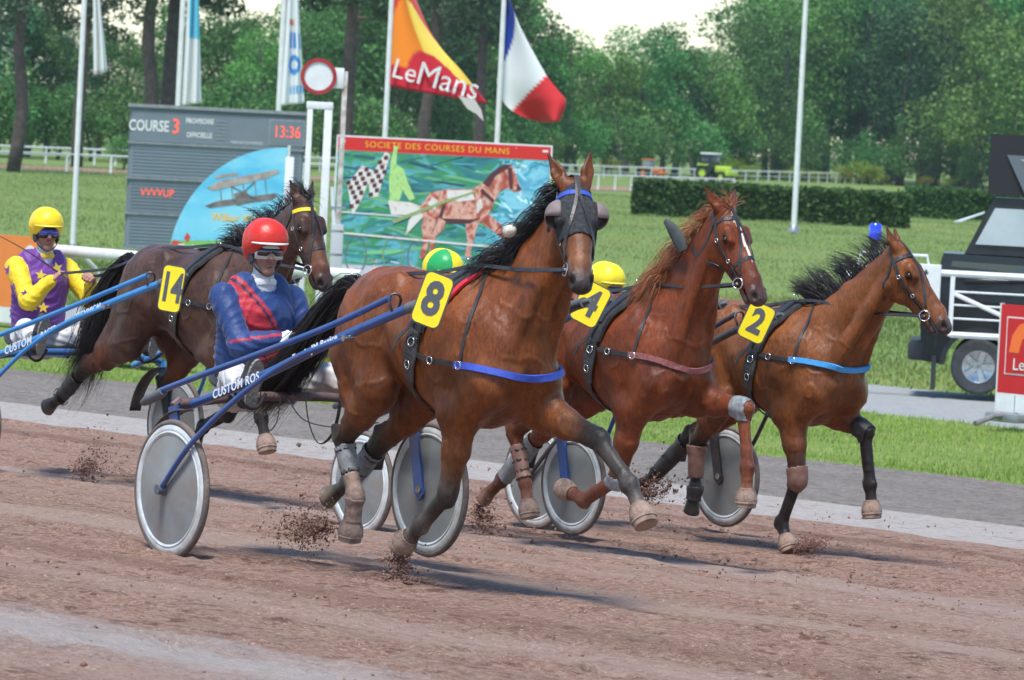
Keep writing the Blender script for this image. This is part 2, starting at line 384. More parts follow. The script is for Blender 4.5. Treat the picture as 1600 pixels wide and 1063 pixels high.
def soil(name, base, alt, dark, stone=None, fine=14., along=.12, streak=None, streak_amt=.6, patch=None, rough=.95, bump=.5, lanes=None):
    """earth seen at a glancing angle: fine grain, streaks drawn out along the track, darker clods, dry pale patches"""
    m = bpy.data.materials.new(name); m.use_nodes = True; nt = m.node_tree; N = nt.nodes; L = nt.links; b = N['Principled BSDF']; b.inputs['Roughness'].default_value = rough; b.inputs['Specular IOR Level'].default_value = .15
    tc = N.new('ShaderNodeTexCoord'); rot = N.new('ShaderNodeMapping'); rot.vector_type = 'TEXTURE'; rot.inputs['Rotation'].default_value = (0, 0, TH - math.pi / 2); L.new(tc.outputs['Object'], rot.inputs[0])    # x along the track
    def noise(scale, det, st, ro=.6):
        mp = N.new('ShaderNodeMapping'); mp.inputs['Scale'].default_value = st; L.new(rot.outputs[0], mp.inputs[0]); n = N.new('ShaderNodeTexNoise'); n.inputs['Scale'].default_value = scale; n.inputs['Detail'].default_value = det; n.inputs['Roughness'].default_value = ro; L.new(mp.outputs[0], n.inputs['Vector']); return n.outputs[0]
    def mix(col, c, fac, lo, hi, amt=1.):
        mr = N.new('ShaderNodeMapRange'); mr.inputs[1].default_value = lo; mr.inputs[2].default_value = hi; mr.inputs[4].default_value = amt; L.new(fac, mr.inputs[0]); mx = N.new('ShaderNodeMix'); mx.data_type = 'RGBA'; L.new(mr.outputs[0], mx.inputs[0])
        if isinstance(col, tuple): mx.inputs[6].default_value = (*col, 1)
        else: L.new(col, mx.inputs[6])
        mx.inputs[7].default_value = (*c, 1); return mx.outputs[2]
    f = noise(fine, 6, (.8, 1, 1), .75); c = mix(base, alt, f, .42, .58)
    c = mix(c, dark, noise(8.0, 6, (.8, 1, 1), .75), .54, .62, .85)
    if streak: c = mix(c, streak, noise(1.1, 5, (along * .22, 1, 1), .55), .50, .68, streak_amt)
    if patch: c = mix(c, patch, noise(.33, 4, (.35, 1, 1), .6), .54, .66, .75)
    for (nc, hw, lc, am) in (lanes or []):
        sx = N.new('ShaderNodeSeparateXYZ'); L.new(rot.outputs[0], sx.inputs[0]); ad = N.new('ShaderNodeMath'); ad.operation = 'MULTIPLY_ADD'; L.new(noise(1.4, 5, (.25, 1, 1), .65), ad.inputs[0]); ad.inputs[1].default_value = hw * 2.4; L.new(sx.outputs['Y'], ad.inputs[2])
        df = N.new('ShaderNodeMath'); df.operation = 'SUBTRACT'; L.new(ad.outputs[0], df.inputs[0]); df.inputs[1].default_value = nc + hw * 1.2; ab = N.new('ShaderNodeMath'); ab.operation = 'ABSOLUTE'; L.new(df.outputs[0], ab.inputs[0]); ng = N.new('ShaderNodeMath'); ng.operation = 'MULTIPLY'; L.new(ab.outputs[0], ng.inputs[0]); ng.inputs[1].default_value = -1; c = mix(c, lc, ng.outputs[0], -hw * 1.3, -hw * .5, am)
    if stone: c = mix(c, stone, noise(55, 3, (.9, 1, 1), .6), .62, .68, .85)
    L.new(c, b.inputs['Base Color']); bp = N.new('ShaderNodeBump'); bp.inputs['Strength'].default_value = bump; bp.inputs['Distance'].default_value = .03; L.new(noise(fine * 1.5, 6, (.5, 1, 1), .7), bp.inputs['Height']); L.new(bp.outputs[0], b.inputs['Normal']); return m
RED = soil('red_track_soil', (.225, .128, .092), (.370, .242, .185), (.130, .062, .045), stone=(.54, .46, .41), streak=(.40, .285, .235), fine=30, bump=1., lanes=[(12.1, .50, (.44, .42, .40), .6), (20.5, .45, (.40, .31, .265), .5), (17.2, .35, (.41, .31, .25), .45), (24.6, .3, (.13, .065, .043), .5), (15.2, .25, (.15, .078, .053), .35)])
PALE = soil('pale_sand', (.31, .275, .25), (.40, .365, .34), (.22, .16, .135), stone=(.58, .55, .53), streak=(.36, .28, .24), streak_amt=.5, fine=20, bump=.8)
HARROW = soil('grey_harrowed_soil', (.165, .142, .122), (.25, .222, .195), (.10, .082, .068), stone=(.40, .37, .35), streak=(.15, .12, .105), fine=18, bump=1.)
ROADM = soil('grey_gravel_road', (.25, .257, .25), (.31, .317, .305), (.20, .20, .193), stone=(.5, .5, .49), bump=.2)
def turf(name, a, b_, c_, d_):
    m = soil(name, a, b_, c_, fine=9, along=.2, streak=d_, streak_amt=.55, patch=tuple((np.array(a) * .5 + np.array(d_) * .5)), bump=.6); return m
VERGE = turf('verge_turf', (.13, .20, .035), (.19, .26, .06), (.09, .14, .03), (.24, .24, .10)); INFIELD = turf('infield_turf', (.130, .200, .052), (.17, .24, .066), (.095, .150, .038), (.205, .235, .088))
band('track', 9, 26.1, -38, -9, .05, .065, RED, amp=.020, seed=1, dents=1500); band('track_apron', -50, 9.3, -60, 40, 4, 5, RED, lift=-.05); band('track_apron', 9, 26.1, -9.3, 60, 3, 5, RED, lift=-.05); band('track_apron', 9, 26.1, -120, -37.7, 3, 5, RED, lift=-.05)
band('sand_strip', 25.7, 28.7, -120, 60, .25, .5, PALE, amp=.008, seed=3, lift=-.022); band('harrowed_track', 28.4, 34.7, -140, 60, .08, .25, HARROW, amp=.020, seed=5, lift=-.040); band('grass_verge', 34.3, 44.9, -160, 80, .3, .5, VERGE, amp=.012, seed=7, lift=-.066); band('service_road', 44.5, 51.6, -200, 100, .6, 2, ROADM, amp=.004, seed=8, lift=-.085)
band('infield', 51.2, 900, -1300, 600, 10, 25, INFIELD, lift=-.095)
# ragged red spill over the edge of the sand strip
def blades(name, pts, hmin, hmax, w, cols, seed=0, lean=.5):
    r = np.random.default_rng(seed); n = len(pts); a = r.uniform(0, 2 * np.pi, n); h = r.uniform(hmin, hmax, n); d = np.stack([np.cos(a), np.sin(a), 0 * a], 1) * (w * r.uniform(.6, 1.4, n))[:, None]; b = r.uniform(0, 2 * np.pi, n); ln = np.stack([np.cos(b) * h * lean * r.uniform(0, 1, n), np.sin(b) * h * lean * r.uniform(0, 1, n), h], 1)
    V = np.stack([pts - d / 2, pts + d / 2, pts + ln], 1).reshape(-1, 3); me = mesh_np(name, V, np.arange(3 * n).reshape(-1, 3)); C = np.array(cols)[r.integers(0, len(cols), n)] * r.uniform(.75, 1.25, (n, 1)); pn = vnoise(pts * V3(1, .35, 0), .28, seed + 3, 3)[:, None]; C = C * (1 + .35 * pn) * (1 + np.clip(vnoise(pts * V3(1, .35, 0), .16, seed + 9, 3), 0, 1)[:, None] * np.array([.9, .35, .5])); set_col(me, np.repeat(C, 3, 0)); o = link(name, me, mat('grass_blade', (.1, .2, .05), rough=.6, attr='Col', spec=.25)); return o
def scatter(n0, n1, Y0, Y1, cnt, seed, px0=-30, px1=1630, dens=None):
    r = np.random.default_rng(seed); Y = np.sqrt(r.uniform(Y0 ** 2, Y1 ** 2, cnt)); X = (r.uniform(px0, px1, cnt) - 800) / 7750 * Y; n = X * TN[0] + Y * TN[1]; m = (n > n0) & (n < n1); X, Y = X[m], Y[m]; P = np.stack([X, Y, ground_z(X, Y) - .08], 1)
    k = vnoise(P * V3(1, 1, 0), .35, seed, 3) + r.uniform(-.6, .6, len(P)); return P[k > -.25]
GC = [(.19, .29, .045), (.24, .34, .07), (.145, .23, .04), (.30, .32, .11), (.20, .33, .045)]
tag(blades('verge_grass', scatter(34.5, 44.9, 43, 66, 130000, 3), .03, .075, .014, GC, 1), 'bright green short grass along the inner verge', 'grass', kind='stuff')
GC2 = [(.135, .205, .050), (.17, .245, .062), (.11, .17, .042), (.205, .24, .08)]
_pg = np.vstack([scatter(51.4, 300, 66, 110, 90000, 4), scatter(51.4, 500, 105, 290, 150000, 6)])
tag(blades('infield_grass', _pg, .04, .095, .032, GC2, 2), 'mown green infield grass beyond the service road', 'grass', kind='stuff')
# ------------------------------------------------------------------ horses
class Frame:
    """ground frame of one turnout: origin under the sulky axle, x forward, y to the driver's left"""
    def __init__(s, O, th):
        s.O = Vector(O); s.th = math.radians(th); s.rz = s.th - math.pi / 2
        s.M = Matrix.Translation(s.O) @ Matrix.Rotation(s.rz, 4, 'Z')
F8 = Frame((-1.035, 25.45, -.05), 35); F4 = Frame((-.217, 30.43, -.304), 37)
F2 = Frame((.835, 32.41, -.358), 38); F14 = Frame((-2.91, 33.4, -.27), 37)

def horse_field(sp, vox):
    F = Field(vox); Wx, Wz = sp['W']; g = sp.get('girthk', 1.)
    B = lambda x, z, y=0.: V3(Wx + x, y, Wz + z)
    # trunk stations: x, z centre, half width, half height
    st = [(-.90, -.31, .165, .20), (-.72, -.265, .245, .262), (-.44, -.29, .245, .262), (-.16, -.345, .272, .320), (.10, -.385, .262, .352), (.30, -.385, .222, .285), (.40, -.41, .17, .215)]
    st = np.column_stack([catmull([(q[0], q[1], 0) for q in st], 19)[:, :2], catmull([(q[2], q[3], 0) for q in st], 19)[:, :2]])
    for a, b in zip(st[:-1], st[1:]):
        F.seg(B(a[0], a[1]), B(b[0], b[1]), (a[2] * g, a[3]), (b[2] * g, b[3]), k=.05, cap=.55, name='trunk')
    F.seg(B(-.15, -.10), B(.16, -.07), (.075, .075), (.055, .085), k=.09, name='withers')
    F.seg(B(-.80, -.09), B(-.5, -.07), (.10, .06), (.08, .055), k=.08, name='croup')
    for s in (-1, 1):
        F.seg(B(-.56, -.14, s * .15), B(-.70, -.16, s * .13), (.085, .10), (.09, .10), k=.06)                  # point of hip
        F.seg(B(-.72, -.28, s * .13), B(-.93, -.47, s * .105), (.125, .20), (.095, .16), k=.05)               # buttock
        F.seg(B(.03, -.14, s * .115), B(.33, -.47, s * .165), (.055, .115), (.07, .115), k=.05)               # shoulder blade
        F.seg(B(.40, -.45, s * .095), B(.37, -.54, s * .085), (.085, .10), (.08, .085), k=.04)                 # breast
        F.seg(B(-.05, -.36, s * .20), B(.14, -.42, s * .17), (.075, .24), (.075, .25), k=.05)                 # ribs
        F.seg(B(.05, -.50, s * .19), B(.12, -.66, s * .19), (.055, .11), (.055, .085), k=.035)                 # triceps
        F.seg(B(-.46, -.33, s * .33), B(-.42, -.44, s * .34), (.06, .06), None, k=.10, sub=True)               # flank hollow
        F.seg(B(-.84, -.30, s * .275), B(-.79, -.62, s * .275), (.035, .022), None, k=.05, sub=True)           # hamstring line
        F.seg(B(-.08, -.30, s * .33), B(-.02, -.62, s * .32), (.03, .022), None, k=.06, sub=True)              # behind the shoulder
        F.seg(B(-.03, -.30, s * .212), B(.11, -.66, s * .205), (.045, .085), (.05, .06), k=.018)                # triceps edge
        F.seg(B(.10, -.18, s * .14), B(.37, -.49, s * .185), (.045, .050), (.05, .055), k=.018)                # front of shoulder
        F.seg(B(.43, -.46, s * .10), B(.38, -.57, s * .115), (.070, .072), (.055, .055), k=.022)                  # pectoral
        F.seg(B(-.45, -.11, s * .13), B(-.74, -.24, s * .185), (.06, .11), (.055, .12), k=.03)                 # gluteal
        F.seg(B(-.97, -.32, s * .09), B(-.86, -.66, s * .14), (.05, .055), (.04, .05), k=.018)                 # hamstring
    F.seg(B(.545, -.42), B(.50, -.68), (.016, .04), None, k=.04, sub=True)                                     # breast furrow
    # neck and head
    hd = unit(sp['head']); poll = V3(*sp['poll']); up = V3(0, 0, 1.)
    s = unit(np.cross(up, hd)); s = unit(s + sp.get('roll', 0.) * np.cross(hd, s)); n = np.cross(hd, s)
    H = lambda a, b, c=0.: poll + hd * a + n * b + s * c
    F.H, F.hd, F.hn, F.hs, F.poll = H, hd, n, s, poll
    N0 = B(.20, -.30); N2 = H(.065, -.115); mid = N0 * .47 + N2 * .53 + V3(0, 0, .02) + V3(*sp.get('bend', (0, 0, 0)))
    q = N0 * .76 + N2 * .24 + V3(0, 0, .01) + .5 * V3(*sp.get('bend', (0, 0, 0))); lt = unit(V3(0, 1, 0) + s)
    F.seg(N0, q, (.155, .30), (.115, .225), k=.07, name='neck'); F.seg(q, mid, (.115, .225), (.088, .165), k=.05, name='neck', lat=unit(V3(0, 1.5, 0) + s))
    F.seg(mid, N2, (.088, .165), (.066, .118), k=.05, lat=lt, name='neck')
    F.neck = (N0, q, mid, N2)
    F.seg(mid * .5 + N0 * .5 - V3(-.10, 0, .14), N2 - up * .10 + hd * .0, (.05, .07), (.035, .05), k=.06, lat=lt, name='throat')
    for c in (-1, 1): F.seg(H(.12, -.22, c * .045), B(.40, -.42, c * .13), (.030, .045), (.045, .07), k=.018, name='neck')     # muscle beside the windpipe
    mz = 'muz'
    F.seg(H(.0, -.07), H(.165, -.085), (.062, .075), (.089, .085), k=.03, lat=s, name='head')
    F.seg(H(.165, -.085), H(.45, -.075), (.085, .085), (.05, .067), k=.03, lat=s, name='head', colb='face')
    F.seg(H(.14, -.165), H(.24, -.165), (.066, .10), (.06, .085), k=.035, lat=s, name='head')
    F.seg(H(.25, -.165), H(.46, -.135), (.044, .05), (.034, .036), k=.03, lat=s, name='head')
    F.seg(H(.45, -.072), H(.55, -.082), (.051, .062), (.057, .054), k=.025, lat=s, name='head', col='face', colb=mz)
    F.seg(H(.485, -.145), H(.535, -.15), (.036, .03), (.033, .024), k=.02, lat=s, name='head', col=mz)
    for c in (-1, 1):
        F.seg(H(.14, -.03, c * .072), H(.20, -.035, c * .080), .034, .028, k=.025, name='head')                   # brow
        F.seg(H(.22, -.11, c * .068), H(.36, -.095, c * .05), .016, .012, k=.02, name='head')                      # cheek crest
        F.seg(H(.525, -.055, c * .04), H(.56, -.065, c * .036), .026, .024, k=.015, name='head', col=mz)          # nostril rim
        F.seg(H(.545, -.040, c * .056), H(.566, -.064, c * .050), (.015, .017), None, k=.01, sub=True, lat=s)
        F.seg(H(.178, -.052, c * .112), H(.19, -.054, c * .112), .016, None, k=.012, sub=True)                      # eye hollow
        e = sp['ears'][0 if c > 0 else 1]; ed = unit(-hd * e[0] + n * e[1] + s * c * e[2]); el = sp.get('earlen', .155)
        b0 = H(-.012, -.045, c * .05); fr = unit(n * 1. + s * c * .5); la = np.cross(ed, fr)
        F.seg(b0, b0 + ed * el * .45, (.030, .028), (.036, .020), k=.02, lat=la, name='ear'); F.seg(b0 + ed * el * .45, b0 + ed * el, (.036, .020), (.008, .008), k=.012, lat=la, name='ear', colb='eartip')
        F.seg(b0 + ed * el * .30 + fr * .022, b0 + ed * el * .80 + fr * .016, (.021, .017), (.010, .010), k=.01, sub=True, lat=la)
    F.seg(H(.475, -.117), H(.60, -.122), (.07, .0085), (.07, .0105), k=.008, sub=True, lat=s)                        # mouth
    # legs
    leg = sp['legs']
    for nm in ('RF', 'LF'):
        y = -.155 if nm[0] == 'R' else .155; J = [V3(*j) for j in leg[nm]]; sh = B(.37, -.50, y * 1.02); elb, kn, fe, toe = J
        lt = (0, 1, 0); m = elb * .55 + kn * .45
        F.seg(sh, elb, (.085, .115), (.075, .105), k=.06, name='upper')
        F.seg(elb - V3(.02, 0, -.03), m, (.082, .115), (.062, .080), k=.05, colb='c1'); F.seg(m, kn, (.060, .076), (.045, .052), k=.03, col='c1', colb='c2')
        F.seg(kn + unit(elb - kn) * .03, kn - unit(elb - kn) * .03, (.051, .057), (.047, .052), k=.02, col='c2', name='knee' + nm)
        d = unit(fe - kn); F.seg(kn, fe, (.036, .046), (.033, .040), k=.02, col='c2', colb='c3', name='cannon' + nm)
        fwd = unit(np.cross(V3(0, 1, 0), d)); fwd = -fwd if fwd @ np.cross(V3(0, 1, 0), unit(kn - elb)) < 0 else fwd; F.seg(kn - fwd * .022 + d * .03, fe - fwd * .026, .015, .014, k=.007, col='c2', colb='c3'); ua = unit(kn - elb); uf = unit(np.cross(V3(0, 1, 0), ua)); F.seg(elb + uf * .045 + ua * .05, m + uf * .018 + ua * .05, .050, .034, k=.016, col=0, colb='c1'); F.ball(fe - fwd * .036, (.020, .020, .020), k=.012, col='c3'); F.ball(kn - fwd * .036 - d * .01, (.024, .026, .022), k=.014, col='c2')
        F.seg(fe - d * .012 - V3(.012, 0, 0), fe + d * .012 - V3(.008, 0, 0), (.040, .049), None, k=.018, col='c3', name='fetlock' + nm)
        p = unit(toe - fe); co = toe - p * .085; F.seg(fe, co, (.031, .035), (.037, .041), k=.02, col='c3', name='pastern' + nm)
        F.seg(co, toe - p * .016, (.042, .046), (.054, .062), k=.008, col='hoof', name='hoof' + nm, cap=.35)
    for nm in ('RH', 'LH'):
        y = -.14 if nm[0] == 'R' else .14; J = [V3(*j) for j in leg[nm]]; stf, hk, fe, toe = J; hip = B(-.70, -.36, y)
        F.seg(hip, stf, (.125, .23), (.088, .125), k=.06, name='thigh'); F.seg(B(-.86, -.44, y * .9), stf * .45 + hk * .55 + V3(-.02, 0, .05), (.095, .14), (.055, .07), k=.06, name='thigh')
        m = stf * .5 + hk * .5; F.seg(stf, m, (.078, .118), (.062, .085), k=.05, colb='c1'); F.seg(m, hk, (.060, .08), (.042, .052), k=.03, col='c1', colb='c2')
        d = unit(fe - hk); bk = unit(hk - stf); calc = hk - d * .075 + unit(bk - d * (bk @ d)) * .05
        F.seg(hk - d * .03, hk + d * .04, (.045, .056), (.040, .048), k=.025, col='c2'); F.seg(hk + d * .02, calc, (.033, .036), (.026, .028), k=.025, col='c2')
        F.seg(m * .6 + hk * .4 + unit(bk - d * (bk @ d)) * .045, calc, .018, .016, k=.02, col='c1', colb='c2')
        F.seg(hk, fe, (.034, .046), (.031, .038), k=.02, col='c2', colb='c3', name='cannon' + nm)
        fwd = unit(np.cross(V3(0, 1, 0), d)); fwd = fwd if fwd[0] * (-d[2]) + fwd[2] * d[0] > -9 else fwd; bkw = unit(bk - d * (bk @ d)); F.seg(hk + d * .05 + bkw * .024, fe + bkw * .030, .016, .014, k=.007, col='c2', colb='c3'); F.ball(fe + bkw * .038, .020, k=.012, col='c3'); gs = unit(hk - stf); gf = unit(np.cross(V3(0, 1, 0), gs)); F.seg(stf + gf * .05 + gs * .02, m + gf * .03 + gs * .06, (.05, .05), (.03, .03), k=.02, colb='c1'); F.seg(B(-.80, -.28, y * 1.15), stf + V3(-.03, y * .35, -.02), (.045, .09), (.04, .06), k=.02)
        F.seg(fe - d * .012, fe + d * .012, (.038, .047), None, k=.018, col='c3', name='fetlock' + nm)
        p = unit(toe - fe); co = toe - p * .085; F.seg(fe, co, (.031, .036), (.037, .041), k=.02, col='c3', name='pastern' + nm)
        F.seg(co, toe - p * .016, (.041, .046), (.052, .060), k=.008, col='hoof', name='hoof' + nm, cap=.35)
    return F.build()
HOFF = 1.2
def coat_material():
    if 'coat' in MATS: return MATS['coat']
    m = bpy.data.materials.new('coat'); m.use_nodes = True; nt = m.node_tree; N = nt.nodes; L = nt.links; b = N['Principled BSDF']; b.inputs['Specular IOR Level'].default_value = .30
    tc = N.new('ShaderNodeTexCoord'); a = N.new('ShaderNodeAttribute'); a.attribute_name = 'Col'
    def noise(sc, det, st=(1, 1, 1), ro=.6):
        mp = N.new('ShaderNodeMapping'); mp.inputs['Scale'].default_value = st; mp.inputs['Rotation'].default_value = (0, .5, 0); L.new(tc.outputs['Object'], mp.inputs[0]); n = N.new('ShaderNodeTexNoise'); n.inputs['Scale'].default_value = sc; n.inputs['Detail'].default_value = det; n.inputs['Roughness'].default_value = ro; L.new(mp.outputs[0], n.inputs['Vector']); return n.outputs[0]
    def rng(v, lo, hi, a0, a1):
        r = N.new('ShaderNodeMapRange'); r.inputs[1].default_value = lo; r.inputs[2].default_value = hi; r.inputs[3].default_value = a0; r.inputs[4].default_value = a1; L.new(v, r.inputs[0]); return r.outputs[0]
    def mul(x, y): q = N.new('ShaderNodeMath'); q.operation = 'MULTIPLY'; L.new(x, q.inputs[0]); L.new(y, q.inputs[1]); return q.outputs[0]
    f = mul(mul(rng(noise(75, 5, (1, 1, .35), .7), .3, .7, .58, 1.40), rng(noise(4.0, 4), .3, .7, .50, 1.30)), rng(noise(16, 4, (1, 1, .6)), .3, .7, .86, 1.14))
    vm = N.new('ShaderNodeVectorMath'); vm.operation = 'SCALE'; L.new(a.outputs['Color'], vm.inputs[0]); L.new(f, vm.inputs['Scale']); L.new(vm.outputs[0], b.inputs['Base Color'])
    L.new(rng(noise(7, 5), .3, .7, .33, .50), b.inputs['Roughness'])
    b1 = N.new('ShaderNodeBump'); b1.inputs['Strength'].default_value = .30; b1.inputs['Distance'].default_value = .012; L.new(noise(90, 4, (1, 1, .3), .7), b1.inputs['Height']); b2 = N.new('ShaderNodeBump'); b2.inputs['Strength'].default_value = .16; b2.inputs['Distance'].default_value = .05; L.new(noise(9, 3, (1, 1, .5), .5), b2.inputs['Height']); L.new(b1.outputs[0], b2.inputs['Normal']); L.new(b2.outputs[0], b.inputs['Normal']); MATS['coat'] = m; return m
def horse(sp, fr, label, vox=.0095):
    F = horse_field(sp, vox); V, Q = F.mesh(); pal = sp['pal']
    C = F.colours(V, pal)
    N = vnormals(V, Q); F.N = N
    # fine veins and muscle relief
    vein = np.clip(1 - np.abs(vnoise(V * V3(1, 1, .8), 7, 13, 2)) * 9, 0, 1) * (V[:, 2] < sp['W'][1] - .1) * (V[:, 2] > .55)
    V2 = V + N * (vnoise(V * V3(1, 1, .45), 14, 3, 2) * .0026 + vnoise(V * V3(1, 1, .6), 6.5, 31, 3) * .010 * (V[:, 2] > .75) + vein * .0045)[:, None]
    rx = V[:, 0] - sp['W'][0]; rz_ = V[:, 2] - sp['W'][1]; rib = np.clip(1 - np.abs(rx + .2) / .24, 0, 1) * np.clip(1 - np.abs(rz_ + .38) / .22, 0, 1)
    V2 = V2 + N * (rib * .0035 * np.sin((rx + rz_ * .25) * 2 * np.pi / .078))[:, None]
    dn = vnoise(V, 3.0, 5, 4); C = C * (1 + .16 * dn)[:, None]
    lowm = np.clip((.62 - V[:, 2]) / .45, 0, 1) * np.clip(vnoise(V, 14, 9, 3) * 2.2 + .15, 0, 1) * sp.get('mud', .6)
    C = C * (1 - lowm[:, None]) + np.array(sp.get('mudcol', (.20, .13, .10)))[None] * lowm[:, None]
    for c in (-1, 1):
        m = np.linalg.norm(V - F.H(.555, -.052, c * .046), axis=1) < .020; C[m] *= .25
        m = np.linalg.norm(V - F.H(.183, -.055, c * .090), axis=1) < .030; C[m] *= .45
    if 'blaze' in sp:
        R = V - F.poll; a = R @ F.hd; b = R @ F.hn; c = R @ F.hs
        for (a0, a1, c0, wd) in sp['blaze']:
            m = (b > -.06) & (a > a0) & (a < a1) & (np.abs(c - c0) < wd * (1 - .5 * np.abs((a - (a0 + a1) / 2) / ((a1 - a0) / 2)) ** 2)); C[m] = (.75, .70, .65)
    if 'sock' in sp:
        for (p0, r0, c0) in sp['sock']:
            m = np.linalg.norm(V - V3(*p0), axis=1) < r0; C[m] = c0
    root = empty('horse', fr.M @ Vector((HOFF, 0, 0)), fr.rz, label, 'horse', 'trotting horses in the race')
    me = mesh_np('horse_body', V2, Q); set_col(me, C)
    cm = coat_material()
    link('body', me, cm, root, (-HOFF, 0, 0))
    # eyes
    for c in (-1, 1):
        e = MB(); ctr = F.H(.183, -.055, c * .090); prof = [(.021 * math.sin(t), -.021 * math.cos(t)) for t in np.linspace(0.001, math.pi - .001, 9)]
        e.lathe(prof, ctr, seg=14); e.build('eye', mat('eye', (.012, .007, .005), rough=.08), root, loc=(-HOFF, 0, 0))
    F.root = root; F.sp = sp; F.frame = fr; F.Vr = V2; F.Qr = Q; return F

def mane(F, n, length, wind, grav, col, wid=.0062, part=(0, 1), up=.5, side=0., curl=.02, forelock=0, seed=1):
    """locks rooted along the crest, blown by the wind vector"""
    r = np.random.default_rng(seed); N0, q, mid, N2 = F.neck
    wv = V3(*wind); cre = catmull([V3(F.sp['W'][0] + .10, 0, F.sp['W'][1] - .01), N0 + (q - N0) * .9 + V3(-.13, 0, .17), mid + V3(-.10, 0, .13), F.H(-.02, -.02)], 80)
    cre = F.project(cre, .0); t = r.uniform(part[0], part[1], n); R0 = cre[(t * 79).astype(int)] + r.normal(0, .010, (n, 3))
    K = 9; S = np.zeros((n, K, 3)); S[:, 0] = R0; clump = (t * 26).astype(int); cr = r.normal(0, 1, (40, 3))
    ln = length * r.uniform(.65, 1.1, n) * (.75 + .5 * np.sin(np.pi * np.clip(t, .05, 1)))
    d = V3(0, 0, 1.) * up + wv * .3 + V3(0, side, 0) + r.normal(0, .18, (n, 3)) + cr[clump] * .16
    for k in range(1, K):
        d = d + wv * .28 + V3(0, 0, -grav) * (k / K) + r.normal(0, .05, (n, 3)) + cr[clump] * .05; d /= np.linalg.norm(d, axis=1)[:, None]
        S[:, k] = S[:, k - 1] + d * (ln / (K - 1))[:, None] + np.sin(k * 1.7 + clump[:, None]) * cr[clump] * curl * .15
    # keep locks outside the body
    X = S[:, 1:].reshape(-1, 3); dd = F.sample(X); m = dd < .006
    X[m] = F.project(X[m], .008, 6); S[:, 1:] = X.reshape(n, K - 1, 3)
    mt = mat('hair_' + col[0], col[1], rough=.42, c2=col[2], scale=30, spec=.5)
    o = hair_mesh('mane', S, r.uniform(.6, 1.3, n) * wid, mt, F.root); o.location = (-HOFF, 0, 0)
    if forelock:
        S = np.zeros((forelock, K, 3)); S[:, 0] = F.H(-.005, -.01) + r.normal(0, .014, (forelock, 3)); fd = V3(*F.sp.get('forelockdir', (0, 0, 1)))
        d = np.tile(fd, (forelock, 1)) + r.normal(0, .35, (forelock, 3))
        for k in range(1, K):
            d = d + wv * .22 + V3(0, 0, -.22) + r.normal(0, .07, (forelock, 3)); d /= np.linalg.norm(d, axis=1)[:, None]; S[:, k] = S[:, k - 1] + d * .15 / K * r.uniform(.6, 1.3, (forelock, 1))
        X = S[:, 1:].reshape(-1, 3); m = F.sample(X) < .006; X[m] = F.project(X[m], .008, 6); S[:, 1:] = X.reshape(forelock, K - 1, 3)
        o = hair_mesh('forelock', S, wid * .8, mt, F.root); o.location = (-HOFF, 0, 0)
def tail(F, pts, n, col, spread=.10, seed=3, wid=.012):
    r = np.random.default_rng(seed); K = 14; P = catmull(pts, K); S = np.zeros((n, K, 3)); u = np.linspace(0, 1, K)[None, :, None]
    off = r.normal(0, 1, (n, 1, 3)) * V3(.7, 1., 1.); cl = r.normal(0, 1, (14, 1, 3))[r.integers(0, 14, n)]
    wob = np.cumsum(r.normal(0, .008, (n, K, 3)), 1)
    S = P[None] + off * (.022 + spread * u ** 1.1) * .55 + cl * spread * .5 * u ** 1.4 + wob
    end = r.uniform(.7, 1.08, n)[:, None, None]; S = S[:, :1] + (S - S[:, :1]) * end
    mt = mat('hair_' + col[0], col[1], rough=.42, c2=col[2], scale=30, spec=.5)
    o = hair_mesh('tail', S, r.uniform(.6, 1.4, n) * wid, mt, F.root); o.location = (-HOFF, 0, 0)

BAY = dict(main=(.215, .068, .026))
def palette(main, c1, c2, c3, hoof=(.12, .09, .07), face=None, muz=(.03, .022, .02), eartip=None):
    face = face or main; p = {0: main, 'c1': c1, 'c2': c2, 'c3': c3, 'hoof': hoof, 'face': face, 'muz': muz, 'eartip': eartip or tuple(.4 * c for c in main)}; return p
SPEC8 = dict(W=(1.48, 1.535), poll=(2.19, .06, 2.02), head=(.34, -.17, -.46), bend=(0, .02, 0), ears=((.8, .35, .12), (.8, .25, .42)), earlen=.175, mud=.75, mudcol=(.21, .16, .125),
    legs=dict(RF=[(1.64, -.155, .86), (1.54, -.15, .47), (1.33, -.15, .30), (1.15, -.15, .175)], LF=[(1.84, .17, .89), (2.26, .21, .80), (2.53, .22, .60), (2.66, .225, .43)],
              RH=[(.94, -.18, .94), (.57, -.14, .66), (.70, -.135, .385), (.66, -.13, .165)], LH=[(.90, .18, .92), (.47, .14, .62), (.22, .13, .40), (.03, .12, .31)]),
    pal=palette((.178, .050, .0115), (.185, .060, .017), (.042, .034, .028), (.062, .052, .044), face=(.18, .070, .028), muz=(.035, .026, .024), hoof=(.30, .22, .16)))
SPEC4 = dict(W=(1.62, 1.585), poll=(2.36, .02, 2.125), head=(.33, .05, -.50), ears=((.75, .1, .55), (.75, .2, .5)), earlen=.16, mud=.4, mudcol=(.24, .13, .09),
    legs=dict(RF=[(1.78, -.155, .91), (1.65, -.15, .50), (1.35, -.15, .345), (1.13, -.15, .40)], LF=[(1.93, .165, .98), (2.36, .19, .97), (2.42, .20, .63), (2.42, .20, .41)],
              RH=[(1.06, -.18, .98), (.62, -.14, .69), (.74, -.135, .40), (.80, -.13, .20)], LH=[(1.02, .18, .97), (.50, .14, .66), (.16, .13, .36), (-.03, .12, .22)]),
    pal=palette((.168, .038, .0095), (.178, .042, .012), (.18, .048, .019), (.16, .048, .024), face=(.19, .048, .018), muz=(.10, .06, .05), hoof=(.30, .17, .12)),
    blaze=[(.02, .15, 0, .020), (.17, .36, -.004, .010)])
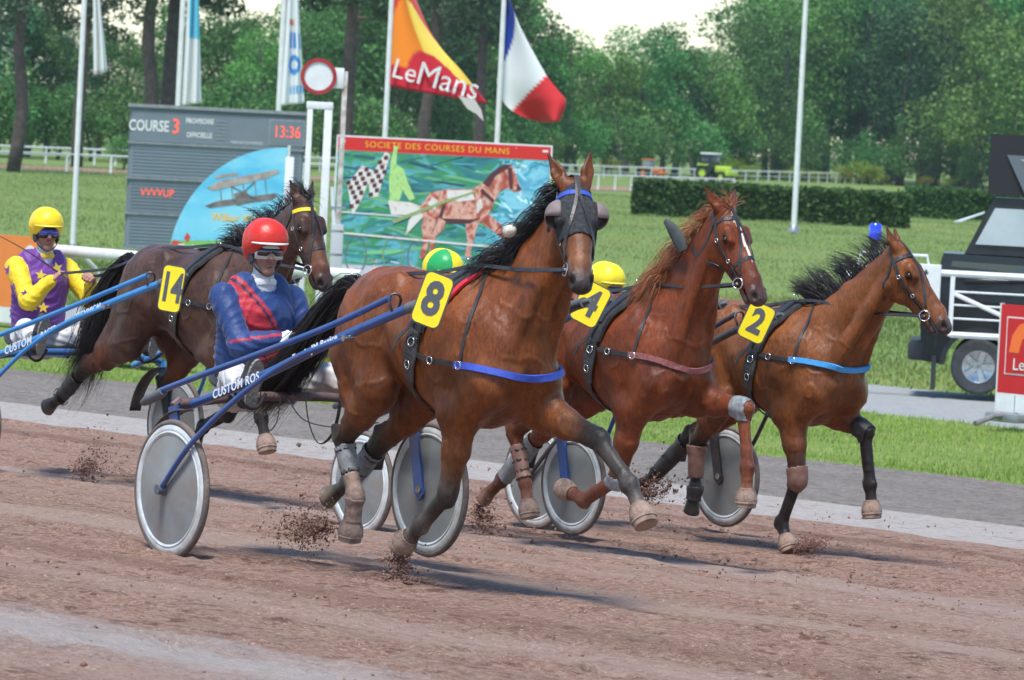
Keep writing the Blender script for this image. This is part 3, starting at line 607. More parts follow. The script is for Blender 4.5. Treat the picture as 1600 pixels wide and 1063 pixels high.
SPEC2 = dict(W=(1.56, 1.54), poll=(2.42, .08, 1.97), head=(.33, .17, -.47), ears=((.8, .1, .35), (.8, .25, .25)), earlen=.15, mud=.2, mudcol=(.2, .14, .11),
    legs=dict(RF=[(1.72, -.155, .86), (1.80, -.15, .49), (1.67, -.15, .19), (1.76, -.15, .03)], LF=[(1.76, .165, .90), (2.02, .19, .80), (2.09, .20, .47), (2.12, .20, .27)],
              RH=[(1.08, -.18, .93), (.80, -.14, .62), (.80, -.135, .34), (.76, -.13, .16)], LH=[(.88, .18, .92), (.36, .14, .60), (.08, .13, .36), (-.12, .12, .24)]),
    pal=palette((.195, .062, .016), (.16, .052, .018), (.022, .016, .014), (.018, .013, .012), face=(.235, .082, .028), muz=(.06, .04, .035), hoof=(.05, .04, .035)))
SPEC14 = dict(W=(1.70, 1.60), poll=(2.56, .05, 1.97), head=(.27, .03, -.52), ears=((.8, .15, .3), (.8, .2, .3)), earlen=.14, mud=.3, mudcol=(.2, .14, .11),
    legs=dict(RF=[(1.92, -.165, .93), (2.34, -.19, .88), (2.52, -.20, .58), (2.60, -.20, .38)], LF=[(1.80, .155, .91), (1.62, .15, .55), (1.34, .15, .44), (1.20, .15, .30)],
              RH=[(.90, -.18, .95), (.30, -.15, .73), (.02, -.14, .53), (-.17, -.135, .44)], LH=[(1.12, .18, .95), (.86, .14, .66), (.96, .13, .38), (1.02, .12, .20)]),
    pal=palette((.082, .040, .027), (.115, .034, .013), (.016, .010, .008), (.02, .015, .013), face=(.15, .055, .028), muz=(.05, .033, .03), hoof=(.16, .12, .10)))
BLACKHAIR = ('black', (.012, .010, .010), (.03, .022, .018)); GINGER = ('ginger', (.22, .065, .02), (.38, .14, .05))
H8 = horse(SPEC8, F8, 'bay horse in a black face hood with number 8, nearest and leading')
H4 = horse(SPEC4, F4, 'chestnut horse with white blaze and number 4, between the 8 and 2 horses')
H2 = horse(SPEC2, F2, 'bay horse with light blue breast strap and number 2, rightmost')
H14 = horse(SPEC14, F14, 'dark brown horse with yellow browband and number 14, behind the red helmet driver')
mane(H8, 1000, .195, (-.75, -.25, 0), .75, BLACKHAIR, part=(0, .97), up=.25, side=-.35, seed=1)
mane(H4, 800, .21, (-.45, -.2, 0), .85, GINGER, part=(.05, .95), up=.35, side=-.4, forelock=60, seed=2)
mane(H2, 900, .25, (-1.0, 0, .35), .18, BLACKHAIR, part=(0, .97), up=.8, seed=3, forelock=0)
mane(H14, 800, .19, (-.7, 0, .2), .35, BLACKHAIR, part=(0, 1.0), up=.9, curl=.05, seed=4, forelock=50)
tail(H8, [(.47, 0, 1.40), (.36, 0, 1.42), (.22, -.03, 1.30), (.05, -.06, 1.08), (-.12, -.07, .92), (-.33, -.08, .78)], 1700, BLACKHAIR, .055, wid=.006)
tail(H4, [(.60, 0, 1.44), (.50, 0, 1.45), (.36, 0, 1.32), (.24, 0, 1.1), (.1, 0, .85)], 200, GINGER, .08)
tail(H2, [(.54, 0, 1.40), (.44, 0, 1.41), (.30, 0, 1.28), (.18, 0, 1.05), (.05, 0, .8)], 200, BLACKHAIR, .08)
tail(H14, [(.68, 0, 1.46), (.54, 0, 1.46), (.36, -.02, 1.28), (.26, -.04, 1.05), (.22, -.05, .82), (.10, -.06, .64)], 1400, BLACKHAIR, .08, wid=.006)
# ------------------------------------------------------------------ harness
LEATHER = mat('black_leather', (.016, .015, .016), rough=.42, c2=(.045, .040, .038), scale=14, bump=.15, bscale=90)
METAL = mat('bright_metal', (.62, .62, .60), rough=.22, metal=1.)
HLOC = (-HOFF, 0, 0)
def strap(F, pts, w, material, name, parent=None, th=.004, off=.002, n=None, proj=True, loc=HLOC):
    L = np.linalg.norm(np.diff(np.array(pts, float), axis=0), axis=1).sum(); n = n or max(6, int(L / .022)); P = catmull(pts, n)
    if proj:
        P = F.project(P, off); Nn = F.grad(P)
        for _ in range(3): P[1:-1] = P[1:-1] * .5 + .25 * (P[:-2] + P[2:])
    else:
        T = np.gradient(P, axis=0); Nn = np.cross(T, np.cross(V3(0, -1, .3), T)); Nn /= np.linalg.norm(Nn, axis=1)[:, None] + 1e-9
    V, Fc = ribbon_vf(P, Nn, w, th); o = link(name, mesh_np(name, V, Fc, False), material, parent or F.root)
    if parent is None or parent is F.root: o.location = loc
    return o, P
def ring(c, r, t, nrm, name, parent, material=None, loc=HOFF):
    nrm = unit(nrm); a = unit(np.cross(nrm, V3(0, 0, 1.)) if abs(nrm[2]) < .9 else V3(1., 0, 0)); b = np.cross(nrm, a); th = np.linspace(0, 2 * np.pi, 17)
    P = [V3(*c) + r * (math.cos(t_) * a + math.sin(t_) * b) for t_ in th]; m = MB().tube(P, t, 6, caps=False); o = m.build(name, material or METAL, parent, auto=False)
    if isinstance(loc, float): o.location = (-loc, 0, 0)
    return o
def trunk_loop(F, dx, zc, a0, a1, w=.30, h=.36, lean=0., n=40):
    """points round the barrel at distance dx behind the withers; angle 0 = top, + = left side"""
    Wx, Wz = F.sp['W']; A = np.radians(np.linspace(a0, a1, n)); P = np.stack([Wx + dx + lean * np.cos(A), w * np.sin(A), Wz + zc + h * np.cos(A)], 1); return P
def plate(F, txt, c, size, nrm, tilt, name='number_plate', num=.0):
    """yellow plate with rounded corners, grey rim and grey numeral"""
    nrm = unit(nrm); up = unit(V3(0, 0, 1.) - nrm * nrm[2]); rt = np.cross(up, nrm); ca, sa = math.cos(tilt), math.sin(tilt); u2 = up * ca + rt * sa; r2 = rt * ca - up * sa
    M = frame_m(V3(*c) + V3(-HOFF, 0, 0), r2, u2); w, h = size
    def rr(w, h, r, z, d):
        pts = []
        for cx, cy, a0 in ((w / 2 - r, h / 2 - r, 0), (-w / 2 + r, h / 2 - r, 90), (-w / 2 + r, -h / 2 + r, 180), (w / 2 - r, -h / 2 + r, 270)):
            for k in range(5): a = math.radians(a0 + k * 22.5); pts.append((cx + r * math.cos(a), cy + r * math.sin(a), z))
        return MB().poly(pts, d, (0, 0, 1))
    base = rr(w, h, .034, -.006, .005).build(name, mat('plate_rim', (.075, .075, .08), rough=.5), F.root, False); base.matrix_local = M
    f = rr(w - .014, h - .014, .029, -.001, .003).build('face', mat('plate_yellow', (.90, .72, .010), rough=.38, c2=(.86, .66, .015), scale=9), base, False)
    me = text_mesh(txt, h * .86, bold=.008, extrude=.001); t = link('numeral', me, mat('numeral_grey', (.085, .09, .10), rough=.5), base); sx = .82 if len(txt) == 1 else .62
    t.location = (0, 0, .0035); t.scale = (sx, 1.0, 1.0); return base
def bridle(F, brow, noseband=True, overcheck=True, cheek=True, wide=.022, lift=.003):
    H = F.H; root = F.root
    b = empty('bridle', HLOC); b.parent = root
    def S(pts, w, name, m=LEATHER, th=.004): return strap(F, pts, w, m, name, b, th=th, off=lift)
    ringm = METAL
    S([H(.045, -.09, -.10), H(.05, -.035, -.09), H(.065, .02, -.045), H(.07, .03, 0), H(.065, .02, .045), H(.05, -.035, .09), H(.045, -.09, .10)], .026, 'browband', brow, .005)
    S([H(.04, -.10, -.11), H(-.02, -.09, -.09), H(-.055, -.05, -.03), H(-.06, -.04, 0), H(-.055, -.05, .03), H(-.02, -.09, .09), H(.04, -.10, .11)], .022, 'headpiece')
    for c in (-1, 1):
        if cheek:
            S([H(.04, -.09, c * .11), H(.16, -.115, c * .11), H(.29, -.125, c * .09), H(.42, -.128, c * .07)], wide, 'cheek_strap')
            S([H(.03, -.10, c * .11), H(.10, -.19, c * .10), H(.155, -.27, c * .05), H(.16, -.29, 0)], .016, 'throat_strap')
        ctr = H(.435, -.122, c * .062); rg = ring(ctr, .032, .0045, F.hs * c + F.hn * .2, 'bit_ring', b, loc=None)
        for q in (.15, .30): 
            bk = ring(H(q, -.112, c * .10) * 0 + F.project(H(q, -.118, c * .11)[None], .007)[0], .011, .003, F.hs * c, 'buckle', b, loc=None)
        if overcheck:
            S([H(.40, -.09, c * .07), H(.33, -.04, c * .07), H(.24, .0, c * .045), H(.16, .02, c * .022), H(.07, .03, c * .006), H(-.03, .0, c * .004)], .017, 'overcheck_strap')
    F.bit = [F.H(.435, -.125, -.066), F.H(.435, -.125, .066)]
    if noseband:
        S([H(.36, -.17, -.04), H(.345, -.12, -.08), H(.335, -.06, -.08), H(.33, .0, -.04), H(.33, .01, 0), H(.33, .0, .04), H(.335, -.06, .08), H(.345, -.12, .08), H(.36, -.17, .04)], .022, 'noseband')
    m = MB().tube([F.H(.435, -.122, -.07), F.H(.44, -.118, 0), F.H(.435, -.122, .07)], .008, 8); m.build('bit', METAL, b)
    chin = S([H(.43, -.16, -.05), H(.44, -.185, 0), H(.43, -.16, .05)], .016, 'chin_strap')
    return b
def saddle_set(F, dx=-.06, collar=None, collar_z=(-.40, -.37), trim=None, padw=.17, neckstrap=True, lean=.10, martingale=True):
    Wx, Wz = F.sp['W']; root = F.root
    B = lambda x, z, y=0.: V3(Wx + x, y, Wz + z)
    pts = trunk_loop(F, dx - .03, -.36, -78, 78, .33, .42, lean); P = F.project(pts, .008); Nn = F.grad(P)
    V, Fc = ribbon_vf(P, Nn, [padw * .75, padw, padw * .9, padw, padw * .75], .018); o = link('saddle_pad', mesh_np('saddle_pad', V, Fc, True), mat('pad_black', (.016, .016, .018), rough=.85, c2=(.04, .04, .042), scale=25, bump=.3), root); o.location = HLOC
    try: o.data.set_sharp_from_angle(angle=math.radians(40))
    except Exception: pass
    pts = trunk_loop(F, dx - .05, -.37, -180, 180, .33, .43, lean, 64); strap(F, pts, .075, LEATHER, 'girth', off=.012, th=.006)
    pts = trunk_loop(F, dx - .03, -.36, -62, 62, .33, .42, lean); strap(F, pts, .06, LEATHER, 'saddle_strap', off=.028, th=.008)
    for s in (-1, 1):   # buckled side panel, shaft carrier and loose strap end
        pts = [trunk_loop(F, dx - .035, -.37, a, a, .33, .43, lean, 1)[0] for a in (s * 55, s * 75, s * 95, s * 112)]
        sp_, P = strap(F, pts, .095, mat('panel_leather', (.02, .019, .02), rough=.35, c2=(.06, .058, .055), scale=18, bump=.2), 'side_panel', off=.016, th=.008)
        for q in (.55, .8):
            i = int(q * (len(P) - 1)); g = F.grad(P[i:i + 1])[0]; ring(P[i] + g * .012, .022, .0035, g, 'buckle', root)
        c0 = trunk_loop(F, dx - .03, -.37, s * 62, s * 62, .33, .43, lean, 1)[0]; c0 = F.project(c0[None], .04)[0]
        pts = [c0, c0 + V3(-.05, s * .03, -.10), c0 + V3(-.12, s * .035, -.15), c0 + V3(-.17, s * .03, -.21)]; strap(F, pts, .022, LEATHER, 'strap_end', proj=False, th=.003)
    # terrets with the check hook
    for s in (-1, 1):
        c = F.project(trunk_loop(F, dx, -.36, s * 12, s * 12, .33, .42, lean, 1), .045)[0]; ring(c + V3(0, 0, .015), .022, .0035, V3(1, 0, 0), 'terret_ring', root)
        if s < 0: F.terR = c + V3(0, 0, .015)
        else: F.terL = c + V3(0, 0, .015)
    hk = F.project(trunk_loop(F, dx + .03, -.36, 0, 0, .33, .42, lean, 1), .03)[0]; MB().tube(catmull([hk, hk + V3(.0, 0, .04), hk + V3(.04, 0, .055), hk + V3(.05, 0, .03)], 10), .005, 6).build('check_hook', METAL, root, loc=HLOC)
    # breast collar: coloured roll in front, black traces behind, strap over the neck
    z0, z1 = collar_z; side = lambda s: B(.27, z0 + .015, s * .30)
    fa = np.radians(np.linspace(-95, 95, 40)); hz = np.abs(np.sin(fa)); front = np.stack([Wx + .27 + .34 * np.cos(fa), .32 * np.sin(fa), Wz + z1 + (z0 + .015 - z1) * hz ** 1.5], 1)
    for _ in range(14): front = F.project(front, .006, 2); front[:, 2] = Wz + z1 + (z0 + .015 - z1) * hz ** 1.5
    strap(F, front, .036, collar, 'breast_collar', off=.006, th=.014)
    for s in (-1, 1):
        back = [B(.27, z0 + .015, s * .30), B(.14, z0 + .02, s * .30), B(.0, z0 + .03, s * .32), B(dx - .05, z0 + .05, s * .33)]
        o, P = strap(F, back, .026, LEATHER, 'trace', off=.006, th=.008)
        g = F.grad(P[:1])[0]; ring(P[0] + g * .014, .020, .0035, g, 'trace_ring', root); i = len(P) // 2; g = F.grad(P[i:i + 1])[0]; ring(P[i] + g * .014, .019, .0035, g, 'buckle', root)
        if neckstrap:
            strap(F, [B(.27, z0 + .03, s * .30), B(.27, z0 + .14, s * .24), B(.24, z0 + .30, s * .16), B(.17, z0 + .44, s * .06), B(.15, z0 + .47, 0)], .020, LEATHER, 'neck_strap', off=.004)
    if trim is not None:
        for s in (-1, 1):
            pts = trunk_loop(F, dx + .085, -.36, s * 10, s * 72, .33, .42, lean); strap(F, pts, .030, trim, 'pad_trim', off=.012, th=.012)
def rein(F, s, hand, sag=.02):
    P0 = F.bit[0 if s < 0 else 1]; T = F.terR if s < 0 else F.terL
    mid = (P0 + T) / 2 + V3(0, 0, -sag); a = catmull([P0, mid, T], 14); d = V3(*hand); m2 = (T + d) / 2 + V3(0, 0, -.05); b = catmull([T, m2, d], 20); P = np.vstack([a, b[1:]])
    D = F.sample(P); inside = (D < .012); inside[:2] = False; P[inside] = F.project(P[inside], .014, 10)
    for _ in range(6): P[1:-1] = P[1:-1] * .4 + .3 * (P[:-2] + P[2:])
    T_ = np.gradient(P, axis=0); Nn = np.cross(T_, np.cross(V3(0, s, .5), T_)); Nn /= np.linalg.norm(Nn, axis=1)[:, None] + 1e-9
    V, Fc = ribbon_vf(P, Nn, .021, .004); o = link('rein', mesh_np('rein', V, Fc, False), LEATHER, F.root); o.location = HLOC
    # overcheck rein from poll to the saddle hook is part of the bridle line
def check_rein(F, dx=-.03):
    Wx, Wz = F.sp['W']; A = F.H(-.035, .0); Bp = V3(Wx + dx, 0, Wz + .03); N0, q, mid, N2 = F.neck
    P = catmull([A, mid * .55 + A * .45 + V3(-.06, 0, .12), mid + V3(-.14, 0, .14), Bp], 24); D = F.sample(P); m = D < .012; P[m] = F.project(P[m], .014, 10)
    T_ = np.gradient(P, axis=0); Nn = np.cross(T_, V3(0, 1, 0)); Nn /= np.linalg.norm(Nn, axis=1)[:, None]; V, Fc = ribbon_vf(P, Nn, .016, .004); o = link('check_rein', mesh_np('check_rein', V, Fc, False), LEATHER, F.root); o.location = HLOC
def limb_shell(F, prims, t0, t1, off, material, name, thick=.004, bulge=0., cond=None):
    """boot wrapped on a limb: the skin near the named prims between t0 and t1, moved outwards"""
    V, Q = F.Vr, F.Qr; m = np.zeros(len(V), bool); tt = np.zeros(len(V))
    for p in F.P:
        if p.tagname in prims and not p.sub:
            d, t = Field.dist(p, V); u = (V - p.a) @ p.E[2] / p.L; ok = (d < .03) & (u > t0) & (u < t1); m |= ok; tt[ok] = u[ok]
    if cond is not None: m &= cond(V)
    o_ = off + bulge * np.sin(np.pi * np.clip((tt - t0) / (t1 - t0 + 1e-6), 0, 1)); A, q = shell(V, Q, m, o_, F.N, thick)
    if len(A): o = link(name, mesh_np(name, A, q), material, F.root); o.location = HLOC; return o
def hoof_boot(F, nm, material, trim=None):
    """rubber bell boot: a flared cup round the hoof with ribs"""
    toe = V3(*F.sp['legs'][nm][3]); fe = V3(*F.sp['legs'][nm][2]); p = unit(toe - fe); co = toe - p * .085; m = MB()
    prof = [(.044, -.018), (.048, -.014), (.0485, -.004), (.055, .006), (.061, .022), (.0645, .040), (.0655, .056), (.064, .062), (.0655, .064), (.0655, .070), (.060, .074), (.059, .095), (.050, .098), (.001, .094), (.001, -.02)]
    m.lathe(prof, seg=22); M = frame_m(co + V3(*HLOC), np.cross(V3(0, 1, 0), p) if abs(p[1]) < .9 else V3(1, 0, 0), V3(0, 1, 0)); x = unit(np.cross(V3(0, 1, 0), p)); M = frame_m(co + V3(*HLOC), x, np.cross(p, x)); o = m.build('hoof_boot', material, F.root); o.matrix_local = M
    return o
BLUEWEB = mat('blue_webbing', (.03, .07, .42), rough=.6, c2=(.05, .10, .50), scale=40, bump=.2); SKYWEB = mat('sky_blue_webbing', (.04, .28, .62), rough=.55, c2=(.06, .34, .70), scale=30)
MAROON = mat('maroon_fleece', (.20, .055, .055), rough=.9, c2=(.30, .12, .11), scale=45, bump=.5); YELLOWWEB = mat('yellow_webbing', (.85, .58, .01), rough=.5); REDTRIM = mat('red_trim', (.55, .02, .03), rough=.45)
TANBOOT = mat('tan_rubber', (.25, .160, .118), rough=.75, c2=(.36, .255, .195), scale=26, c3=(.10, .060, .046), scale3=15, amt3=.8, bump=.25); GREYBOOT = mat('grey_boot', (.13, .135, .14), rough=.6, c2=(.26, .26, .25), scale=18, bump=.2)
BLKBOOT = mat('black_boot', (.018, .018, .02), rough=.5, c2=(.05, .045, .042), scale=18, bump=.2); BROWNBOOT = mat('brown_boot', (.14, .065, .045), rough=.6, c2=(.24, .13, .10), scale=14)
PALEBOOT = mat('pale_boot', (.34, .36, .36), rough=.45, c2=(.08, .085, .09), scale=22)
# --- number 8
bridle(H8, BLUEWEB, noseband=False, wide=.022, lift=.012); saddle_set(H8, collar=BLUEWEB, collar_z=(-.44, -.47), trim=REDTRIM); check_rein(H8)
R = H8.Vr - H8.poll; a_, b_, c_ = R @ H8.hd, R @ H8.hn, R @ H8.hs
eye_d = np.minimum(np.linalg.norm(H8.Vr - H8.H(.185, -.055, .09), axis=1), np.linalg.norm(H8.Vr - H8.H(.185, -.055, -.09), axis=1)); ear_d = np.minimum(np.linalg.norm(H8.Vr - H8.H(-.03, -.03, .06), axis=1), np.linalg.norm(H8.Vr - H8.H(-.03, -.03, -.06), axis=1))
A_, q_ = shell(H8.Vr, H8.Qr, (a_ > .005) & (a_ < .315 - .25 * np.abs(b_ + .03)) & (b_ > -.17) & (np.abs(c_) < .15) & (eye_d > .036) & (ear_d > .055) & (b_ < .06), .007, H8.N, .004)
link('face_hood', mesh_np('face_hood', A_, q_), mat('hood_cloth', (.012, .013, .015), rough=.9, c2=(.05, .052, .055), scale=60, detail=6, bump=.3), H8.root, HLOC)
for s in (-1, 1):
    m = MB(); R0 = .080; V_ = []; nu, nv = 10, 12
    for i in range(nu):
        for j in range(nv):
            t = math.radians(5 + 85 * i / (nu - 1)); ph = math.radians(-115 + 230 * j / (nv - 1))
            V_.append((R0 * math.sin(t) * math.cos(ph), R0 * 1.0 * math.sin(t) * math.sin(ph), R0 * .85 * math.cos(t)))
    Fc = [(i * nv + j, i * nv + j + 1, (i + 1) * nv + j + 1, (i + 1) * nv + j) for i in range(nu - 1) for j in range(nv - 1)]; m.add(V_, Fc)
    o = m.build('blinker_cup', mat('blinker_brown', (.17, .125, .118), rough=.7, c2=(.24, .19, .18), scale=30), H8.root)
    o.matrix_local = frame_m(H8.H(.165, -.06, s * .088) + V3(*HLOC), -H8.hd * .75 + H8.hn * .15, np.cross(H8.hs * s, -H8.hd)); sm = o.modifiers.new('thickness', 'SOLIDIFY'); sm.thickness = .006
plug = H8.neck[2] + V3(-.05, -.16, .14); plug = V3(1.94, -.14, 1.77)
MB().lathe([(.031 * math.sin(t) * (1 + .12 * math.cos(t)), -.036 * math.cos(t)) for t in np.linspace(.001, math.pi - .001, 12)], seg=16).build('ear_plug_ball', mat('cream_fleece', (.62, .58, .48), rough=.9, c2=(.42, .38, .30), scale=40, bump=.4), H8.root, loc=tuple(plug + V3(*HLOC)), rot=(0, 1.2, .4))
MB().tube(catmull([plug + V3(.02, 0, .02), plug + V3(.08, .02, .10), H8.H(-.02, -.06, -.07)], 12), .003, 5).build('ear_plug_cord', LEATHER, H8.root, loc=HLOC)
plate(H8, '8', (1.84, -.50, 1.425), (.155, .262), (.62, -.78, .05), math.radians(17))
hoof_boot(H8, 'LF', TANBOOT); hoof_boot(H8, 'RF', TANBOOT)
limb_shell(H8, ('cannonRH',), .12, .62, .010, GREYBOOT, 'shin_boot', bulge=.006); limb_shell(H8, ('cannonRH',), .60, 1.2, .008, TANBOOT, 'fetlock_boot'); limb_shell(H8, ('cannonLH',), .12, .8, .010, GREYBOOT, 'shin_boot', bulge=.006)
limb_shell(H8, ('pasternRH',), .0, 1.0, .010, TANBOOT, 'pastern_boot'); hoof_boot(H8, 'RH', TANBOOT)
for nm_ in ('RH', 'LH'):
    for t0_ in (.18, .36, .54): limb_shell(H8, ('cannon' + nm_,), t0_, t0_ + .05, .0155, LEATHER, 'boot_strap', thick=.003)
# --- number 4
bridle(H4, LEATHER); saddle_set(H4, collar=MAROON, collar_z=(-.36, -.42)); check_rein(H4)
plate(H4, '4', (1.89, -.60, 1.53), (.175, .25), (.66, -.74, .05), math.radians(24)); hoof_boot(H4, 'LF', TANBOOT); hoof_boot(H4, 'RF', TANBOOT); hoof_boot(H4, 'RH', TANBOOT)
limb_shell(H4, ('kneeLF',), -.7, 1.4, .005, PALEBOOT, 'knee_boot', bulge=.002); limb_shell(H4, ('cannonRH',), .25, .95, .010, BROWNBOOT, 'shin_boot'); limb_shell(H4, ('cannonLH',), .1, .95, .012, GREYBOOT, 'shin_boot', bulge=.008); limb_shell(H4, ('kneeRF',), .2, 1.6, .006, PALEBOOT, 'knee_strap')
H_ = H4.H; c0 = H_(-.03, -.20, -.12)
m = MB(); m.tube(catmull([V3(2.13, -.13, 1.86), V3(2.10, -.14, 1.92), V3(2.05, -.16, 1.99), V3(2.00, -.17, 2.03)], 12), [.03, .045, .036, .016], 10, flat=.5); m.build('ear_cover', mat('green_grey_hood', (.035, .045, .045), rough=.75, c2=(.06, .07, .07), scale=20), H4.root, loc=HLOC)
strap(H4, [V3(2.12, -.12, 1.90), V3(2.22, -.10, 1.82), V3(2.33, -.06, 1.78), V3(2.36, 0, 1.76)], .022, LEATHER, 'poll_strap')
for nm_ in ('RH', 'LH'):
    for t0_ in (.35, .55, .75): limb_shell(H4, ('cannon' + nm_,), t0_, t0_ + .05, .0165, LEATHER, 'boot_strap', thick=.003)
# --- number 2
bridle(H2, LEATHER, noseband=False); saddle_set(H2, collar=SKYWEB, collar_z=(-.33, -.36)); check_rein(H2)
plate(H2, '2', (1.85, -.60, 1.455), (.175, .245), (.66, -.74, .05), math.radians(22)); hoof_boot(H2, 'LF', TANBOOT); hoof_boot(H2, 'RF', TANBOOT)
limb_shell(H2, ('kneeLF',), -.7, 1.3, .006, BLKBOOT, 'knee_boot', bulge=.003); limb_shell(H2, ('kneeRF', 'cannonRF'), -.6, .25, .012, BROWNBOOT, 'knee_boot'); limb_shell(H2, ('cannonRH',), .0, .8, .014, BROWNBOOT, 'shin_boot', bulge=.006); limb_shell(H2, ('cannonLH',), .0, .9, .012, BLKBOOT, 'shin_boot', bulge=.006)
limb_shell(H2, ('pasternRH', 'fetlockRH'), .0, .9, .012, BLKBOOT, 'fetlock_boot')
# --- number 14
bridle(H14, YELLOWWEB); saddle_set(H14, collar=BLKBOOT, collar_z=(-.36, -.40)); check_rein(H14)
plate(H14, '14', (1.87, -.50, 1.355), (.165, .30), (.50, -.86, .05), math.radians(6)); limb_shell(H14, ('cannonRH', 'fetlockRH'), .25, .9, .010, BLKBOOT, 'shin_boot', bulge=.005); hoof_boot(H14, 'RF', TANBOOT)
HANDS = {'8': ((-.13, -.05, 1.13), (-.16, .16, 1.12)), '4': ((.05, -.13, 1.20), (.02, .13, 1.20)), '2': ((.0, -.13, 1.16), (.0, .13, 1.16)), '14': ((-.20, -.07, 1.35), (-.16, .17, 1.34))}
for F_, k_ in ((H8, '8'), (H4, '4'), (H2, '2'), (H14, '14')):
    for s_ in (-1, 1): rein(F_, s_, HANDS[k_][0 if s_ < 0 else 1])
# ------------------------------------------------------------------ sulkies
ALU = mat('brushed_aluminium', (.62, .63, .62), rough=.32, metal=.9, c2=(.42, .42, .41), scale=20)
RIMW = mat('pale_rim', (.74, .76, .75), rough=.28, metal=.25, c2=(.50, .50, .48), scale=14)
TYRE = mat('dusty_tyre', (.10, .078, .066), rough=.85, c2=(.20, .155, .13), scale=9, bump=.3, bscale=60)
DISC = mat('grey_wheel_disc', (.34, .355, .345), rough=.30, c2=(.24, .25, .245), scale=5, c3=(.30, .22, .18), scale3=7, amt3=.5, alpha=.74)
AXLEBROWN = mat('muddy_crossbar', (.085, .055, .060), rough=.55, c2=(.20, .125, .11), scale=9, bump=.2)
RUBBER = mat('grey_rubber', (.09, .10, .11), rough=.6, c2=(.15, .16, .17), scale=12)
GUARD = mat('black_guard', (.02, .02, .022), rough=.6, c2=(.12, .08, .065), scale=9)
def wheel(root, y, r, disc, spin=0.):
    w = empty('wheel', (0, y, r)); w.parent = root
    def T(prof, name, m, seg=56, closed=True): return MB().lathe(prof, axis='y', seg=seg, closed=closed).build(name, m, w)
    T([(r - .017 + .017 * math.cos(a), .017 * math.sin(a)) for a in np.linspace(0, 2 * math.pi, 12, endpoint=False)], 'tyre', TYRE)
    T([(r - .028, .014), (r - .028, -.014), (r - .045, -.022), (r - .058, -.019), (r - .066, -.024), (r - .076, -.018), (r - .076, .018), (r - .066, .024), (r - .058, .019), (r - .045, .022)], 'rim', RIMW)
    for s in (-1, 1):
        T([(r - .070, s * .016), (r * .55, s * .026), (.035, s * .046), (.035, s * .043), (r * .55, s * .023), (r - .070, s * .013)], 'disc_cover', disc, 48)
    T([(.002, -.075), (.020, -.075), (.020, -.052), (.034, -.050), (.034, .050), (.020, .052), (.020, .075), (.002, .075)], 'hub', RUBBER, 20, False)
    m = MB()
    for k in range(24):
        a = 2 * math.pi * k / 24 + spin; s = 1 if k % 2 else -1
        m.tube([(.03 * math.cos(a + .6), s * .030, .03 * math.sin(a + .6)), ((r - .06) * math.cos(a), 0, (r - .06) * math.sin(a))], .0013, 4, caps=False)
    tag(m.build('spokes', ALU, w), kind='stuff'); return w
